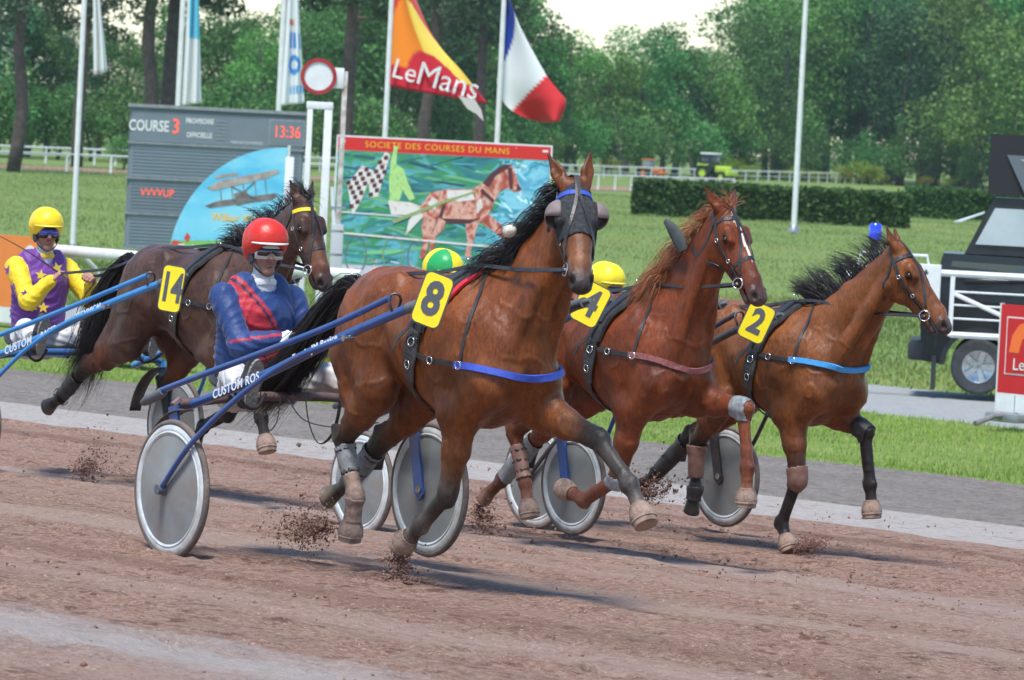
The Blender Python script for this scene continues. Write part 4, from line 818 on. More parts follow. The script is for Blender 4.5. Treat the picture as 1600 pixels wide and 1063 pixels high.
def sulky(fr, r, track, paint, label, shaft_end, tipc=None, letters=None, bar=AXLEBROWN, disc=DISC):
    root = empty('sulky', fr.O, fr.rz, label, 'sulky', 'racing sulkies'); h = track / 2
    for s in (-1, 1): wheel(root, s * h, r, disc, .1 * s)
    zb = .80; ex, ey, ez = shaft_end
    MB().tube(catmull([(-.14, -.70 * track / 1.6, zb - .02), (-.12, -.3, zb + .02), (-.12, 0, zb + .025), (-.12, .3, zb + .02), (-.14, .70 * track / 1.6, zb - .02)], 20), .024, 12).build('crossbar', bar, root)
    for s in (-1, 1):
        y0 = s * .62
        P = [(-.28, y0, .73), (.42, s * .585, .945), (1.03, s * .53, 1.175), (ex - .18, s * (ey + .03), ez - .055), (ex, s * ey, ez)]
        sh = MB().tube(catmull(P, 30), .0235, 12).build('shaft', paint, root)
        MB().tube(catmull([(ex - .17, s * (ey + .028), ez - .05), (ex - .05, s * (ey + .006), ez - .013), (ex + .05, s * ey, ez + .01)], 6), .027, 12).build('shaft_sleeve', RUBBER, sh)
        MB().tube([(ex + .05, s * ey, ez + .01), (ex + .10, s * ey, ez + .022)], [.016, .011], 10).build('shaft_tip', (tipc if tipc and s < 0 else RUBBER), sh)
        Q = [(-.42, y0, .815), (-.36, y0, .845), (.41, s * .585, 1.065), (1.02, s * .53, 1.255), (ex - .30, s * (ey + .045), ez - .005)]
        up = MB().tube(catmull(Q, 26), .0165, 10).build('upper_shaft', paint, root)
        MB().tube([(-.60, y0, .752), (-.56, y0, .768), (-.44, y0, .808), (-.40, y0, .826)], [.018, .027, .028, .024], 12).build('end_plug', RUBBER, up)
        # lashing strap near the tip
        c = V3(ex - .27, s * (ey + .038), ez - .055); a = [c + V3(.012 * math.sin(t * 2), .030 * math.cos(t), .048 * math.sin(t) + .022) for t in np.linspace(0, 2 * math.pi, 22)]
        MB().tube(a, .007, 6, caps=False).build('lashing', LEATHER, up)
        # hub stay outside, fork inside
        S = [(0, s * (h + .07), r), (.235, s * (h + .035), r + .26), (.53, s * (h - .07), .885), (.83, s * .62, 1.075), (1.20, s * .55, 1.205)]
        st = MB().tube(catmull(S, 24), .0145, 10).build('hub_stay', paint, root)
        MB().tube([(0, s * (h + .045), r), (0, s * (h + .09), r)], .026, 14).build('axle_nut', RUBBER, st)
        MB().tube([(1.19, s * .575, 1.20), (1.19, s * .515, 1.205)], .016, 12).build('stay_bolt', METAL, st)
        fk = MB().poly([(-.16, s * (h - .065), zb - .04), (-.08, s * (h - .065), zb - .02), (.035, s * (h - .065), r - .02), (.0, s * (h - .065), r - .06), (-.045, s * (h - .065), r - .02)], .014, (0, s, 0)).build('wheel_fork', paint, root, False)
        MB().tube([(0, s * (h - .075), r), (0, s * (h - .02), r)], .021, 12).build('fork_bolt', METAL, fk)
        MB().tube([(-.13, s * (h - .06), zb - .03), (-.14, s * .68, zb)], .02, 8).build('fork_bracket', bar, fk)
        # mudguard: a curved plate behind the wheel, inside of it
        V_ = []; 
        for k in range(12):
            a = math.radians(95 + 75 * k / 11); 
            for yy in (-.045, .045): V_.append(((r + .05) * math.cos(a), s * (h - .085) + yy, r + (r + .05) * math.sin(a)))
        mg = MB().add(V_, [(2 * k, 2 * k + 1, 2 * k + 3, 2 * k + 2) for k in range(11)]).build('mudguard', GUARD, root); sm = mg.modifiers.new('thickness', 'SOLIDIFY'); sm.thickness = .006
        # stirrup for the driver's foot
        MB().tube(catmull([(.20, s * .57, .87), (.17, s * .47, .79), (.16, s * .40, .79), (.17, s * .36, .86)], 12), .010, 8).build('foot_rest', LEATHER, root)
    MB().tube([(-.14, 0, zb), (-.42, 0, zb - .005), (-.55, 0, zb + .0)], .02, 10).build('seat_post', paint, root)
    V_ = []; n1, n2 = 9, 9      # dished seat
    for i in range(n1):
        for j in range(n2):
            u = -1 + 2 * i / (n1 - 1); v = -1 + 2 * j / (n2 - 1); k = math.sqrt(max(1 - .35 * v * v, 0)); V_.append((-.50 + .17 * u, .21 * v * math.sqrt(1 - .3 * u * u), zb + .035 + .035 * v * v + (.05 * u * u if u < 0 else .01 * u)))
    se = MB().add(V_, [(i * n2 + j, i * n2 + j + 1, (i + 1) * n2 + j + 1, (i + 1) * n2 + j) for i in range(n1 - 1) for j in range(n2 - 1)]).build('seat', LEATHER, root); sm = se.modifiers.new('thickness', 'SOLIDIFY'); sm.thickness = .035
    if letters:
        # white lettering along the outside of both tubes of the right-hand shaft
        for txt, x0, size, colr in letters:
            P = catmull([(-.28, -.62, .73), (.42, -.585, .945), (1.03, -.53, 1.175), (ex - .18, -(ey + .03), ez - .055)], 200); i = int(np.argmin(abs(P[:, 0] - x0))); T = unit(P[i + 1] - P[i]); nrm = unit(V3(.35, -1, .15) - T * (V3(.35, -1, .15) @ T)); me = text_mesh(txt, size, bold=.0012, extrude=.0008, shear=.15, spacing=1.1)
            o = link('lettering', me, mat('lettering_' + colr[0], colr[1], rough=.5), root); o.matrix_local = frame_m(P[i] + nrm * .0235, T, np.cross(nrm, T))
    return root
NAVY = mat('navy_paint', (.018, .066, .225), rough=.28, c2=(.026, .085, .28), scale=6, c3=(.14, .095, .08), scale3=8, amt3=.3, coat=.3); MIDBLUE = mat('mid_blue_paint', (.018, .07, .26), rough=.3, c2=(.03, .10, .32), scale=6)
BLACKP = mat('black_paint', (.018, .02, .028), rough=.35, c2=(.09, .06, .055), scale=7); CYANP = mat('sky_blue_paint', (.035, .22, .52), rough=.28, c2=(.05, .27, .58), scale=6, c3=(.02, .10, .30), scale3=3, amt3=.4, coat=.3)
WHT = ('white', (.75, .75, .74))
S8 = sulky(F8, .355, 1.57, NAVY, 'dark blue sulky behind horse number 8, nearest with muddy crossbar', (1.74, .43, 1.42), tipc=mat('white_plastic', (.75, .75, .74), rough=.4), letters=[('CUSTOM ROS.', .30, .062, WHT), ('Ecurie JM Bazire', .92, .050, WHT)])
S4 = sulky(F4, .325, 1.62, MIDBLUE, 'blue sulky behind horse number 4, mostly hidden by the nearest horse', (1.78, .43, 1.535), bar=MIDBLUE)
S2 = sulky(F2, .338, 1.60, BLACKP, 'black sulky behind horse number 2, with spoked grey wheel discs', (1.80, .43, 1.49), bar=BLACKP)
S14 = sulky(F14, .345, 1.60, CYANP, 'sky blue sulky behind horse number 14, cut by the frame edge', (1.85, .44, 1.43), letters=[('CUSTOM', .22, .075, WHT), ('RACER', .56, .055, WHT), ('TECHNICAL', .98, .05, WHT)], bar=mat('steel_blue_bar', (.04, .12, .30), rough=.35))
for pts in ([(.02, -.30, .98), (.0, -.28, .80), (.0, -.24, .66), (.03, -.2, .70), (.03, -.18, .84)], [(.05, -.05, .86), (.06, -.02, .70), (.10, .02, .60), (.18, .05, .66), (.22, .06, .82), (.22, .06, .98)], [(.0, -.12, .82), (.05, -.05, .72), (.15, .05, .69), (.28, .15, .70)]):
    P_ = catmull(pts, 22); MB().tube(P_, .013, 6, flat=.25, lat=(.8, -.6, 0)).build('hanging_strap', LEATHER, S8)
# ------------------------------------------------------------------ drivers
def hand_prims(F, wrist, d, palm_n, thumb_dir, grip=1., col='hand', sc=1.):
    """palm and five curled fingers closing on a rein; d: wrist to knuckles, palm_n: out of the palm"""
    d = unit(d); pn = unit(V3(*palm_n) - d * (V3(*palm_n) @ d)); sd = unit(np.cross(d, pn)); sd = sd if sd @ V3(*thumb_dir) > 0 else -sd
    F.seg(wrist, wrist + d * .03, (.026, .020), (.034, .017), k=.015, lat=sd, col=col); F.seg(wrist + d * .025, wrist + d * .085 * sc, (.036, .015), (.038, .013), k=.012, lat=sd, col=col)
    for i, (o, ln) in enumerate(((.030, .92), (.010, 1.), (-.010, .95), (-.029, .78))):
        k0 = wrist + d * .083 * sc + sd * o; l1, l2, l3 = .042 * ln, .027 * ln, .02 * ln; a1 = unit(d * .55 + pn * .85 * grip); k1 = k0 + a1 * l1; a2 = unit(-d * .35 + pn * .9); k2 = k1 + a2 * l2; a3 = unit(-d * .95 + pn * .1); k3 = k2 + a3 * l3
        F.seg(k0, k1, .0098, .0092, k=.006, col=col); F.seg(k1, k2, .0092, .0086, k=.005, col=col); F.seg(k2, k3, .0086, .0078, k=.005, col=col)
    t0 = wrist + d * .028 + sd * .030; t1 = t0 + unit(sd * .6 + d * .5 + pn * .45) * .040; t2 = t1 + unit(d * .75 + pn * .55 - sd * .25) * .032
    F.seg(t0 - sd * .008, t1, .0135, .0110, k=.010, col=col); F.seg(t1, t2, .0105, .0090, k=.006, col=col)
def driver(fr, label, cfg):
    """seated figure: pelvis over the axle, legs stretched forward along the shafts, hands holding the reins"""
    hipx, hipz = cfg.get('hip', (-.50, .93)); he = V3(*cfg['head']); face = unit(cfg['face']); hr, hl = [V3(*h) for h in cfg['hands']]
    root = empty('person', fr.M @ Vector((hipx, 0, 0)), fr.rz, label, 'person', 'sulky drivers'); off = (-hipx, 0, 0)
    up = V3(0, 0, 1.); hip = V3(hipx, 0, hipz); neck = he + V3(-.02, 0, -.135); chest = hip * .36 + neck * .64; sc = cfg.get('bulk', 1.)
    B = Field(.009)
    B.seg(hip + V3(.03, 0, .10), hip * .5 + chest * .5, (.15 * sc, .12 * sc), (.15 * sc, .118 * sc), k=.05, col='jk', name='torso', cap=.35); B.seg(hip - V3(0, .06, 0), hip + V3(0, .06, .0), (.11, .11), None, k=.05, lat=(0, 0, 1), col='tr', name='leg'); B.seg(hip * .5 + chest * .5, chest + V3(0, 0, .02), (.155 * sc, .12 * sc), (.18 * sc, .125 * sc), k=.05, col='jk', name='torso')
    shz = neck[2] - .070; B.seg(V3(chest[0], -.10, shz), V3(chest[0], .10, shz), (.085, .075), None, k=.06, lat=(0, 0, 1), col='jk', name='torso')
    B.seg(neck - up * .07 - V3(.01, 0, 0), neck + up * .04 + V3(.015, 0, 0), (.062, .062), (.053, .056), k=.03, col='neck', name='neck')
    el = []
    for s, hd in ((-1, hr), (1, hl)):
        sh = V3(chest[0] - .005, s * .175 * sc, shz - .035); v = hd - sh; L = np.linalg.norm(v); l1, l2 = .30, .275; Lc = min(L, l1 + l2 - .012); a = (l1 * l1 - l2 * l2 + Lc * Lc) / (2 * Lc); hgt = math.sqrt(max(l1 * l1 - a * a, 0)); u = v / L
        out = V3(-.35, s * .55, -.9); out = unit(out - u * (out @ u)); e = sh + u * a + out * hgt; el.append(e); wr = hd - unit(hd - e) * .075
        B.seg(sh, e, (.065, .069), (.052, .054), k=.016, col='sl', name='arm'); B.seg(e, wr, (.053, .055), (.040, .040), k=.03, col='sl', name='arm'); B.seg(e + unit(e - sh) * .0, e * .75 + hd * .25 + V3(0, 0, -.012), .053, .048, k=.02, col='sl', name='arm')
    for s in (-1, 1):
        h0 = V3(hipx + .02, s * .095, hipz - .02); ft = V3(*cfg['feet'][0 if s < 0 else 1]); v = ft - h0; L = np.linalg.norm(v); l1 = l2 = L / 2 + .008; Lc = L; a = Lc / 2; hg = math.sqrt(max(l1 * l1 - a * a, 0)); u = v / L; o = V3(0, s * .35, 1.); o = unit(o - u * (o @ u)); kn = h0 + u * a + o * hg
        B.seg(h0, kn, (.076, .078), (.060, .062), k=.05, col='tr', name='leg'); B.seg(kn, ft, (.062, .064), (.045, .047), k=.03, col='tr', name='leg'); B.seg(kn * .7 + ft * .3 - o * .02, kn * .35 + ft * .65 - o * .008, .055, .045, k=.03, col='tr', name='leg')
        so = unit(V3(*cfg.get('toe', (.25, 0, .95)))); hl_ = ft - so * .065 + V3(.035, 0, 0); B.seg(ft - V3(.0, 0, 0), ft - so * .05 + V3(.04, 0, 0), .050, .042, k=.03, col='bt', name='boot')
        B.seg(hl_, ft + so * .06 + V3(.045, 0, 0), (.038, .036), (.046, .034), k=.02, col='bt', name='boot', lat=(0, 1, 0)); B.seg(ft + so * .06 + V3(.045, 0, 0), ft + so * .165 + V3(.04, 0, 0), (.047, .034), (.034, .026), k=.02, col='bt', name='boot', lat=(0, 1, 0))
    B.build(); V, Q = B.mesh(); N = vnormals(V, Q); pal = cfg['pal']
    lab_names = None; C = B.colours(V, pal, .004); names = np.array([p.tagname for p in B.P]); nm = names[B.lab]
    # folds in the cloth
    cloth = np.isin(nm, ('torso', 'arm', 'leg')); n1 = vnoise(V, 5, 21, 2); n2 = vnoise(V + 3, 4, 8, 2); w1 = np.sin(62 * (V[:, 2] + .45 * V[:, 0] - .3 * V[:, 1]) + 7 * n1); w2 = np.sin(48 * (V[:, 0] - .5 * V[:, 2] + .5 * V[:, 1]) + 8 * n2); V = V + N * np.where(cloth, .009 * (1 - np.abs(w1)) ** 1.5 * np.clip(.6 + n2 * 1.6, 0, 1) + .007 * (1 - np.abs(w2)) ** 1.5 * np.clip(.35 - n2 * 1.6, 0, 1) + .004 * n1, 0)[:, None]; N = vnormals(V, Q)
    # face and head (finer grid)
    fx = face; sd = unit(np.cross(up, fx)); un = np.cross(fx, sd); P = lambda a, b, c=0.: he + fx * a + un * b + sd * c     # forward, up, left
    Hh = Field(.0045); sk = 'sk'
    Hh.seg(P(-.025, .03), P(.012, .035), (.072, .088), (.072, .085), k=.03, lat=sd, col=sk); Hh.seg(P(.015, -.01), P(.035, -.085), (.062, .075), (.040, .045), k=.03, lat=sd, col=sk); Hh.seg(P(.055, -.095), P(.068, -.100), (.026, .018), None, k=.02, lat=sd, col=sk)
    Hh.seg(P(.085, .02), P(.108, -.022), (.009, .010), (.015, .012), k=.012, lat=sd, col=sk); Hh.seg(P(.082, .033, -.03), P(.082, .033, .03), (.012, .012), None, k=.018, col=sk)
    for c in (-1, 1):
        Hh.ball(P(.060, -.018, c * .040), (.020, .020, .018), k=.02, col=sk); Hh.seg(P(.083, .012, c * .031), P(.084, .012, c * .031), .012, None, k=.008, sub=True); Hh.ball(P(.096, -.026, c * .011), .0085, k=.006, col=sk); Hh.seg(P(-.01, .015, c * .073), P(-.016, -.02, c * .073), (.008, .020), (.007, .012), k=.008, lat=sd, col=sk)
    Hh.seg(P(.089, -.052, -.018), P(.089, -.052, .018), (.006, .007), None, k=.008, lat=un, col='lip'); Hh.seg(P(.087, -.065, -.015), P(.087, -.065, .015), (.007, .008), None, k=.008, lat=un, col='lip'); Hh.seg(P(.10, -.0585, -.022), P(.10, -.0585, .022), (.0035, .010), None, k=.005, sub=True, lat=un)
    Hh.seg(P(-.02, -.06), P(-.03, -.15), (.05, .055), (.053, .058), k=.03, lat=sd, col='neck'); Hh.build(); hv, hq = Hh.mesh(); hc = Hh.colours(hv, pal, .004)
    # stubble shade and cheeks are the skin's own tint
    rr = (hv - he); st = np.clip((-(rr @ un) - .03) / .03, 0, 1) * np.clip((rr @ fx) / .04, 0, 1); hc = hc * (1 - .22 * st[:, None])
    Vs, Qs, Cs = [V, hv], [Q, hq + len(V)], [C, hc]; n = len(V) + len(hv)
    for s, hd, e in ((-1, hr, el[0]), (1, hl, el[1])):
        Fh = Field(.0042); d = unit(hd - e); hand_prims(Fh, hd - d * .075, d, (.2, -s * .75, -.35), (0, -s * .3, 1)); Fh.build(); v_, q_ = Fh.mesh(); Vs.append(v_); Qs.append(q_ + n); Cs.append(Fh.colours(v_, pal, .004)); n += len(v_)
    me = mesh_np('person_body', np.vstack(Vs), np.vstack(Qs)); Call = np.vstack(Cs); Call = Call * (1 + .06 * vnoise(np.vstack(Vs), 6, 2, 3))[:, None]; set_col(me, Call)
    link('body', me, mat('skin_and_cloth', (.5, .4, .3), rough=.62, attr='Col', spec=.3, bump=.12, bscale=140), root, off)
    # helmet: shell with brim; skull cap, ear pads, chin strap
    Hf = Field(.005); hm = cfg['helmet']
    Hf.seg(P(-.035, .062), P(.022, .066), (.114, .116), (.108, .110), k=.05, lat=sd, col=0); Hf.seg(P(-.055, .0), P(-.04, .03), (.100, .09), None, k=.04, lat=sd, col=0)
    Hf.seg(P(.085, -.06), P(.13, -.06), (.088, .105), (.12, .115), k=.012, sub=True, lat=sd); Hf.seg(P(.03, -.13), P(-.03, -.135), (.30, .085), None, k=.01, sub=True, lat=sd); Hf.seg(P(.0, -.03), P(-.02, .03), (.083, .095), None, k=.006, sub=True, lat=sd)
    Hf.build(); v_, q_ = Hf.mesh(); v_ = v_ + vnormals(v_, q_) * (vnoise(v_, 16, 8, 2) * .0035)[:, None]
    hel = link('helmet', mesh_np('helmet', v_, q_), None, root, off); c = np.tile(np.array(hm[0]), (len(v_), 1))
    if len(hm) > 1:
        ang = np.degrees(np.arctan2((v_ - he) @ sd, (v_ - he) @ fx)); c[(np.abs(ang + hm[2]) < 45)] = hm[1]
    set_col(hel.data, c); hel.data.materials.append(mat('helmet_silk', (.5, .1, .1), rough=.40, attr='Col', spec=.45, bump=.1, bscale=60))
    V_ = []; nb = 17        # brim
    for k in range(nb):
        a = math.radians(-62 + 124 * k / (nb - 1)); 
        for r0, dz in ((.098, .0), (.133 - .018 * abs(math.sin(a)) ** 2, -.012)): V_.append(P(.012 + r0 * math.cos(a), .066 + dz, r0 * .98 * math.sin(a)))
    br = MB().add(V_, [(2 * k, 2 * k + 1, 2 * k + 3, 2 * k + 2) for k in range(nb - 1)]).build('brim', mat('brim_' + cfg['brim'][0], cfg['brim'][1], rough=.4), hel); sm = br.modifiers.new('thickness', 'SOLIDIFY'); sm.thickness = .006
    # goggles: curved lens in a frame, strap round the helmet
    def band(b0, b1, r0, a0, a1, name, m, par, thick, xoff=.008, n_=18, dip=0.):
        V_ = []
        for k in range(n_):
            a = math.radians(a0 + (a1 - a0) * k / (n_ - 1)); x = xoff + r0 * math.cos(a) * 1.0; y = r0 * .92 * math.sin(a); nose = dip * math.exp(-(math.degrees(a) / 9) ** 2)
            V_ += [P(x, b0 + nose, y), P(x, b1, y)]
        o = MB().add(V_, [(2 * k, 2 * k + 1, 2 * k + 3, 2 * k + 2) for k in range(n_ - 1)]).build(name, m, par); s_ = o.modifiers.new('thickness', 'SOLIDIFY'); s_.thickness = thick; s_.offset = 1; return o
    g = band(-.030, .046, .099, -58, 58, 'goggles', mat('goggle_frame_' + cfg['goggle'][0], cfg['goggle'][1], rough=.4), root, .006, dip=.020); g.location = off
    band(-.012, .028, .1055, -46, 46, 'lens', mat('lens_' + cfg['goggle'][0], cfg['goggle'][2], rough=.08, spec=.8, coat=1.), g, .003, dip=.018)
    bs = band(.012, .036, .108, 62, 298, 'goggle_strap', mat('strap_' + cfg['goggle'][0], cfg['goggle'][3], rough=.6), g, .004, xoff=-.020, n_=26)
    for c in (-1, 1):
        pd = Field(.006); pd.seg(P(-.012, .0, c * .082), P(.005, -.055, c * .074), (.014, .042), (.012, .030), k=.01, lat=sd, col=0); pd.build(); v_, q_ = pd.mesh(); link('ear_pad', mesh_np('ear_pad', v_, q_), mat('ear_pad_grey', (.045, .048, .058), rough=.8, c2=(.08, .085, .095), scale=40), hel)
    cs = MB().tube(catmull([P(.01, -.03, -.082), P(.045, -.085, -.058), P(.070, -.118, 0), P(.045, -.085, .058), P(.01, -.03, .082)], 24), .0062, 6, flat=.5).build('chin_strap', LEATHER, hel)
    # jacket: a thin garment over torso and arms, trousers over the legs
    C2 = cfg['jacket'](V, he, hip, nm, el); A, q = shell(V, Q, np.isin(nm, ('torso', 'arm')), .006, N, .005); used = np.unique(Q[np.isin(nm, ('torso', 'arm'))[Q].all(1)]); jk = link('jacket', mesh_np('jacket', A, q), None, root, off); set_col(jk.data, np.vstack([C2[used], C2[used]]))
    jk.data.materials.append(mat('silk_jacket', (.1, .1, .3), rough=.55, attr='Col', spec=.35, sheen=.15, bump=.35, bscale=26))
    A, q = shell(V, Q, np.isin(nm, ('leg',)), .006, N, .005); link('trousers', mesh_np('trousers', A, q), mat('white_trousers', (.66, .66, .65), rough=.7, c2=(.50, .49, .47), scale=9, c3=(.34, .25, .21), scale3=6, amt3=.6, bump=.3, bscale=24), root, off)
    col = MB().tube(catmull([neck + V3(.060 * math.cos(t), .066 * math.sin(t), -.035 + .018 * math.cos(t)) for t in np.linspace(0, 2 * math.pi, 20)], 30), .020, 8, caps=False, flat=.6).build('collar', mat('collar_' + cfg['collar'][0], cfg['collar'][1], rough=.7), root, loc=off)
    for s in (-1, 1):     # boot soles
        ft = V3(*cfg['feet'][0 if s < 0 else 1]); so = unit(V3(*cfg.get('toe', (.25, 0, .95)))); fw = unit(V3(1, 0, 0) - so * so[0]); ctr = ft + fw * .082 + so * .05; pts = []
        for k in range(22):
            a = 2 * math.pi * k / 22; u = math.cos(a) * .142; w = math.sin(a) * (.046 + .010 * math.cos(a) - .012 * math.exp(-((u + .02) / .03) ** 2)); pts.append(tuple(ctr + so * u + V3(0, 1, 0) * w))
        sole = MB().poly(pts, .016, tuple(fw)).build('boot_sole', mat('boot_sole', (.20, .20, .185), rough=.9, c2=(.33, .32, .29), scale=60, detail=2, bump=.8, bscale=70), root, False, loc=off)
    return dict(root=root, V=V, nm=nm, el=el, off=off, P=P, neck=neck, chest=chest, hip=hip)
SKIN = (.42, .225, .16)
def pal_of(jk, tr=(.60, .60, .59), hand=SKIN, bt=(.05, .05, .052), neck=(.55, .54, .53)): return dict(jk=jk, sl=jk, neck=neck, tr=tr, bt=bt, hand=hand, sk=SKIN, lip=(.36, .15, .12), **{'0': jk})
def jacket8(V, he, hip, nm, el):
    C = np.tile(np.array((.020, .050, .165)), (len(V), 1)); C *= (1 + .25 * vnoise(V, 5, 3, 3))[:, None]; x = V[:, 1]; z = V[:, 2]
    # red sash from the right shoulder to the left hip, edged with dark lines
    sh = V3(-.20, he[2] - .20); hp = V3(.13, hip[2] + .08)
    t = np.array([hp[0] - sh[0], hp[1] - sh[1]]); L = np.hypot(*t); nx, nz = -t[1] / L, t[0] / L; d = (x - sh[0]) * nx + (z - sh[1]) * nz; to = nm == 'torso'
    m = to & (np.abs(d) < .085); C[m] = np.array((.50, .030, .045)) * (1 + .15 * vnoise(V[m], 8, 5, 2))[:, None]; C[to & (np.abs(np.abs(d) - .060) < .007)] = (.03, .02, .05)
    arm = nm == 'arm'; 
    for e in el:
        C[arm & (np.abs(V[:, 2] - e[2] - .012 - .25 * (V[:, 0] - e[0])) < .006) & (V[:, 0] > e[0] - .01) & (np.abs(V[:, 1] - e[1]) < .2)] = (.50, .03, .05)
    return C
def jacket14(V, he, hip, nm, el):
    C = np.tile(np.array((.15, .045, .26)), (len(V), 1)); arm = nm == 'arm'; C[arm] = (.82, .58, .02); C *= (1 + .12 * vnoise(V, 6, 3, 3))[:, None]; return C
def plain(c):
    def f(V, he, hip, nm, el): return np.tile(np.array(c), (len(V), 1)) * (1 + .12 * vnoise(V, 6, 3, 3))[:, None]
    return f
D8 = driver(F8, 'driver in blue jacket with red sash, red helmet and white goggles', dict(head=(-.47, 0, 1.555), face=(.95, -.26, -.06), hip=(-.60, .83), hands=HANDS['8'], feet=((.06, -.43, .87), (.10, .43, .87)), bulk=1.2,
    pal=pal_of((.03, .06, .23), hand=(.68, .68, .67)), helmet=[(.62, .028, .016)], brim=('white', (.72, .71, .68)), goggle=('white', (.72, .70, .64), (.008, .009, .011), (.70, .69, .66)), jacket=jacket8, collar=('white', (.70, .70, .69))))
D14 = driver(F14, 'driver in purple and yellow starred jacket with yellow helmet', dict(head=(-.49, 0, 1.615), face=(.93, -.32, -.04), hip=(-.58, .87), hands=HANDS['14'], feet=((.14, -.44, .92), (.15, .44, .92)), bulk=1.15, pal=pal_of((.16, .05, .27)),
    helmet=[(.86, .62, .015)], brim=('yellow', (.86, .66, .10)), goggle=('blue', (.02, .02, .025), (.015, .05, .42), (.03, .03, .03)), jacket=jacket14, collar=('yellow', (.75, .52, .05))))
D4 = driver(F4, 'driver in green and yellow helmet, half hidden behind horse number 8', dict(head=(-.38, 0, 1.575), face=(.98, 0, -.1), hip=(-.52, .93), hands=HANDS['4'], feet=((.10, -.43, .93), (.10, .43, .93)), pal=pal_of((.05, .30, .09)),
    helmet=[(.84, .66, .02), (.02, .34, .09), 58], brim=('yellow2', (.80, .66, .1)), goggle=('dark', (.02, .02, .025), (.01, .01, .012), (.03, .03, .03)), jacket=plain((.05, .30, .09)), collar=('pale', (.6, .6, .58))))
D2 = driver(F2, 'driver in plain bright yellow helmet, half hidden behind horse number 4', dict(head=(-.38, 0, 1.55), face=(.98, 0, -.1), hip=(-.52, .92), hands=HANDS['2'], feet=((.10, -.43, .93), (.10, .43, .93)), pal=pal_of((.5, .35, .04)),
    helmet=[(.86, .68, .02)], brim=('yellow3', (.85, .68, .1)), goggle=('clear', (.30, .30, .30), (.02, .02, .02), (.6, .6, .58)), jacket=plain((.5, .36, .03)), collar=('pale2', (.6, .6, .58))))
# stars sewn on the purple jacket: flat cloth patches laid on the surface
def stars(D, mat_t, mat_s):
    V = D['V']; N0 = None
    def star(c, n, r, m, rot):
        n = unit(n); a = unit(np.cross(V3(0, 0, 1.), n)); b = np.cross(n, a); pts = []
        for k in range(10):
            q = rot + math.pi / 2 + k * math.pi / 5; rad = r if k % 2 == 0 else r * .42; pts.append(tuple(V3(*c) + rad * (math.cos(q) * a + math.sin(q) * b)))
        MB().poly(pts, .004, tuple(n)).build('star_patch', m, D['root'], False, loc=D['off'])
    cam_d = unit(V3(.8, -.6, 0))
    def onto(y, z, cls):        # front surface point of the torso or arm nearest to the lateral/height target, seen from the front right
        sel = np.isin(D['nm'], cls); P_ = V[sel]; sdv = np.array([.6, .8, 0]); l = P_ @ sdv; d0 = np.hypot(l - y, P_[:, 2] - z); k = np.argsort(d0)[:60]; j = k[np.argmax(P_[k] @ cam_d)]; return P_[j]
    base = D['chest'] @ np.array([.6, .8, 0])
    for dy, z, r, rot in ((-.13, 1.37, .040, .2), (.03, 1.34, .042, -.1), (.13, 1.39, .046, .3), (.06, 1.12, .042, 0), (-.04, 1.09, .035, .4)):
        p = onto(base + dy, z, ('torso',)); star(p + cam_d * .012, cam_d * .8 + unit(p - V3(D['chest'][0], 0, p[2])) * .6, r, mat_t, rot)
    for dy, z, r, rot in ((-.22, 1.35, .036, 0), (-.17, 1.24, .032, .3), (-.08, 1.22, .034, .1), (-.20, 1.18, .03, .2)):
        p = onto(base + dy, z, ('arm',)); star(p + cam_d * .010, cam_d, r, mat_s, rot)
stars(D14, mat('star_yellow', (.80, .60, .06), rough=.6), mat('star_purple', (.17, .05, .28), rough=.6))
# whip held by the purple driver
MB().tube(catmull([(-.20, -.07, 1.36), (-.30, -.32, 1.52), (-.75, -.52, 1.70)], 16), [.006, .0035, .002], 6).build('driving_whip', LEATHER, None)
_w = bpy.data.objects['driving_whip']; _w.matrix_world = F14.M; tag(_w, 'thin black whip held by the driver in purple', 'whip')
# ------------------------------------------------------------------ background: signs, flags, rails, vehicles
WHITE = mat('white_gloss', (.74, .75, .74), rough=.4, c2=(.62, .63, .61), scale=5); GREYM = mat('grey_steel', (.34, .36, .37), rough=.4, metal=.5, c2=(.24, .25, .26), scale=8)
def facing(c): return math.atan2(-c[0], c[1])            # yaw that turns a sheet (in its x-z plane, front -y) towards the camera
def prism(pts2, y, d, name, m, parent, smooth=False):
    """flat piece in the x-z plane, front face at y"""
    return MB().poly([(p[0], y, p[1]) for p in pts2], d, (0, 1, 0)).build(name, m, parent, smooth)
def rect(x0, z0, x1, z1): return [(x0, z0), (x1, z0), (x1, z1), (x0, z1)]
def sheet_text(txt, x, z, size, m, parent, y=-.01, sx=1., bold=.0, name='lettering', shear=0., rot=0., spacing=1.):
    me = text_mesh(txt, size, bold=bold, extrude=.001, shear=shear, spacing=spacing); o = link(name, me, m, parent); o.location = (x, y, z); o.rotation_euler = (math.pi / 2, rot, 0); o.scale = (sx, 1, 1); return o
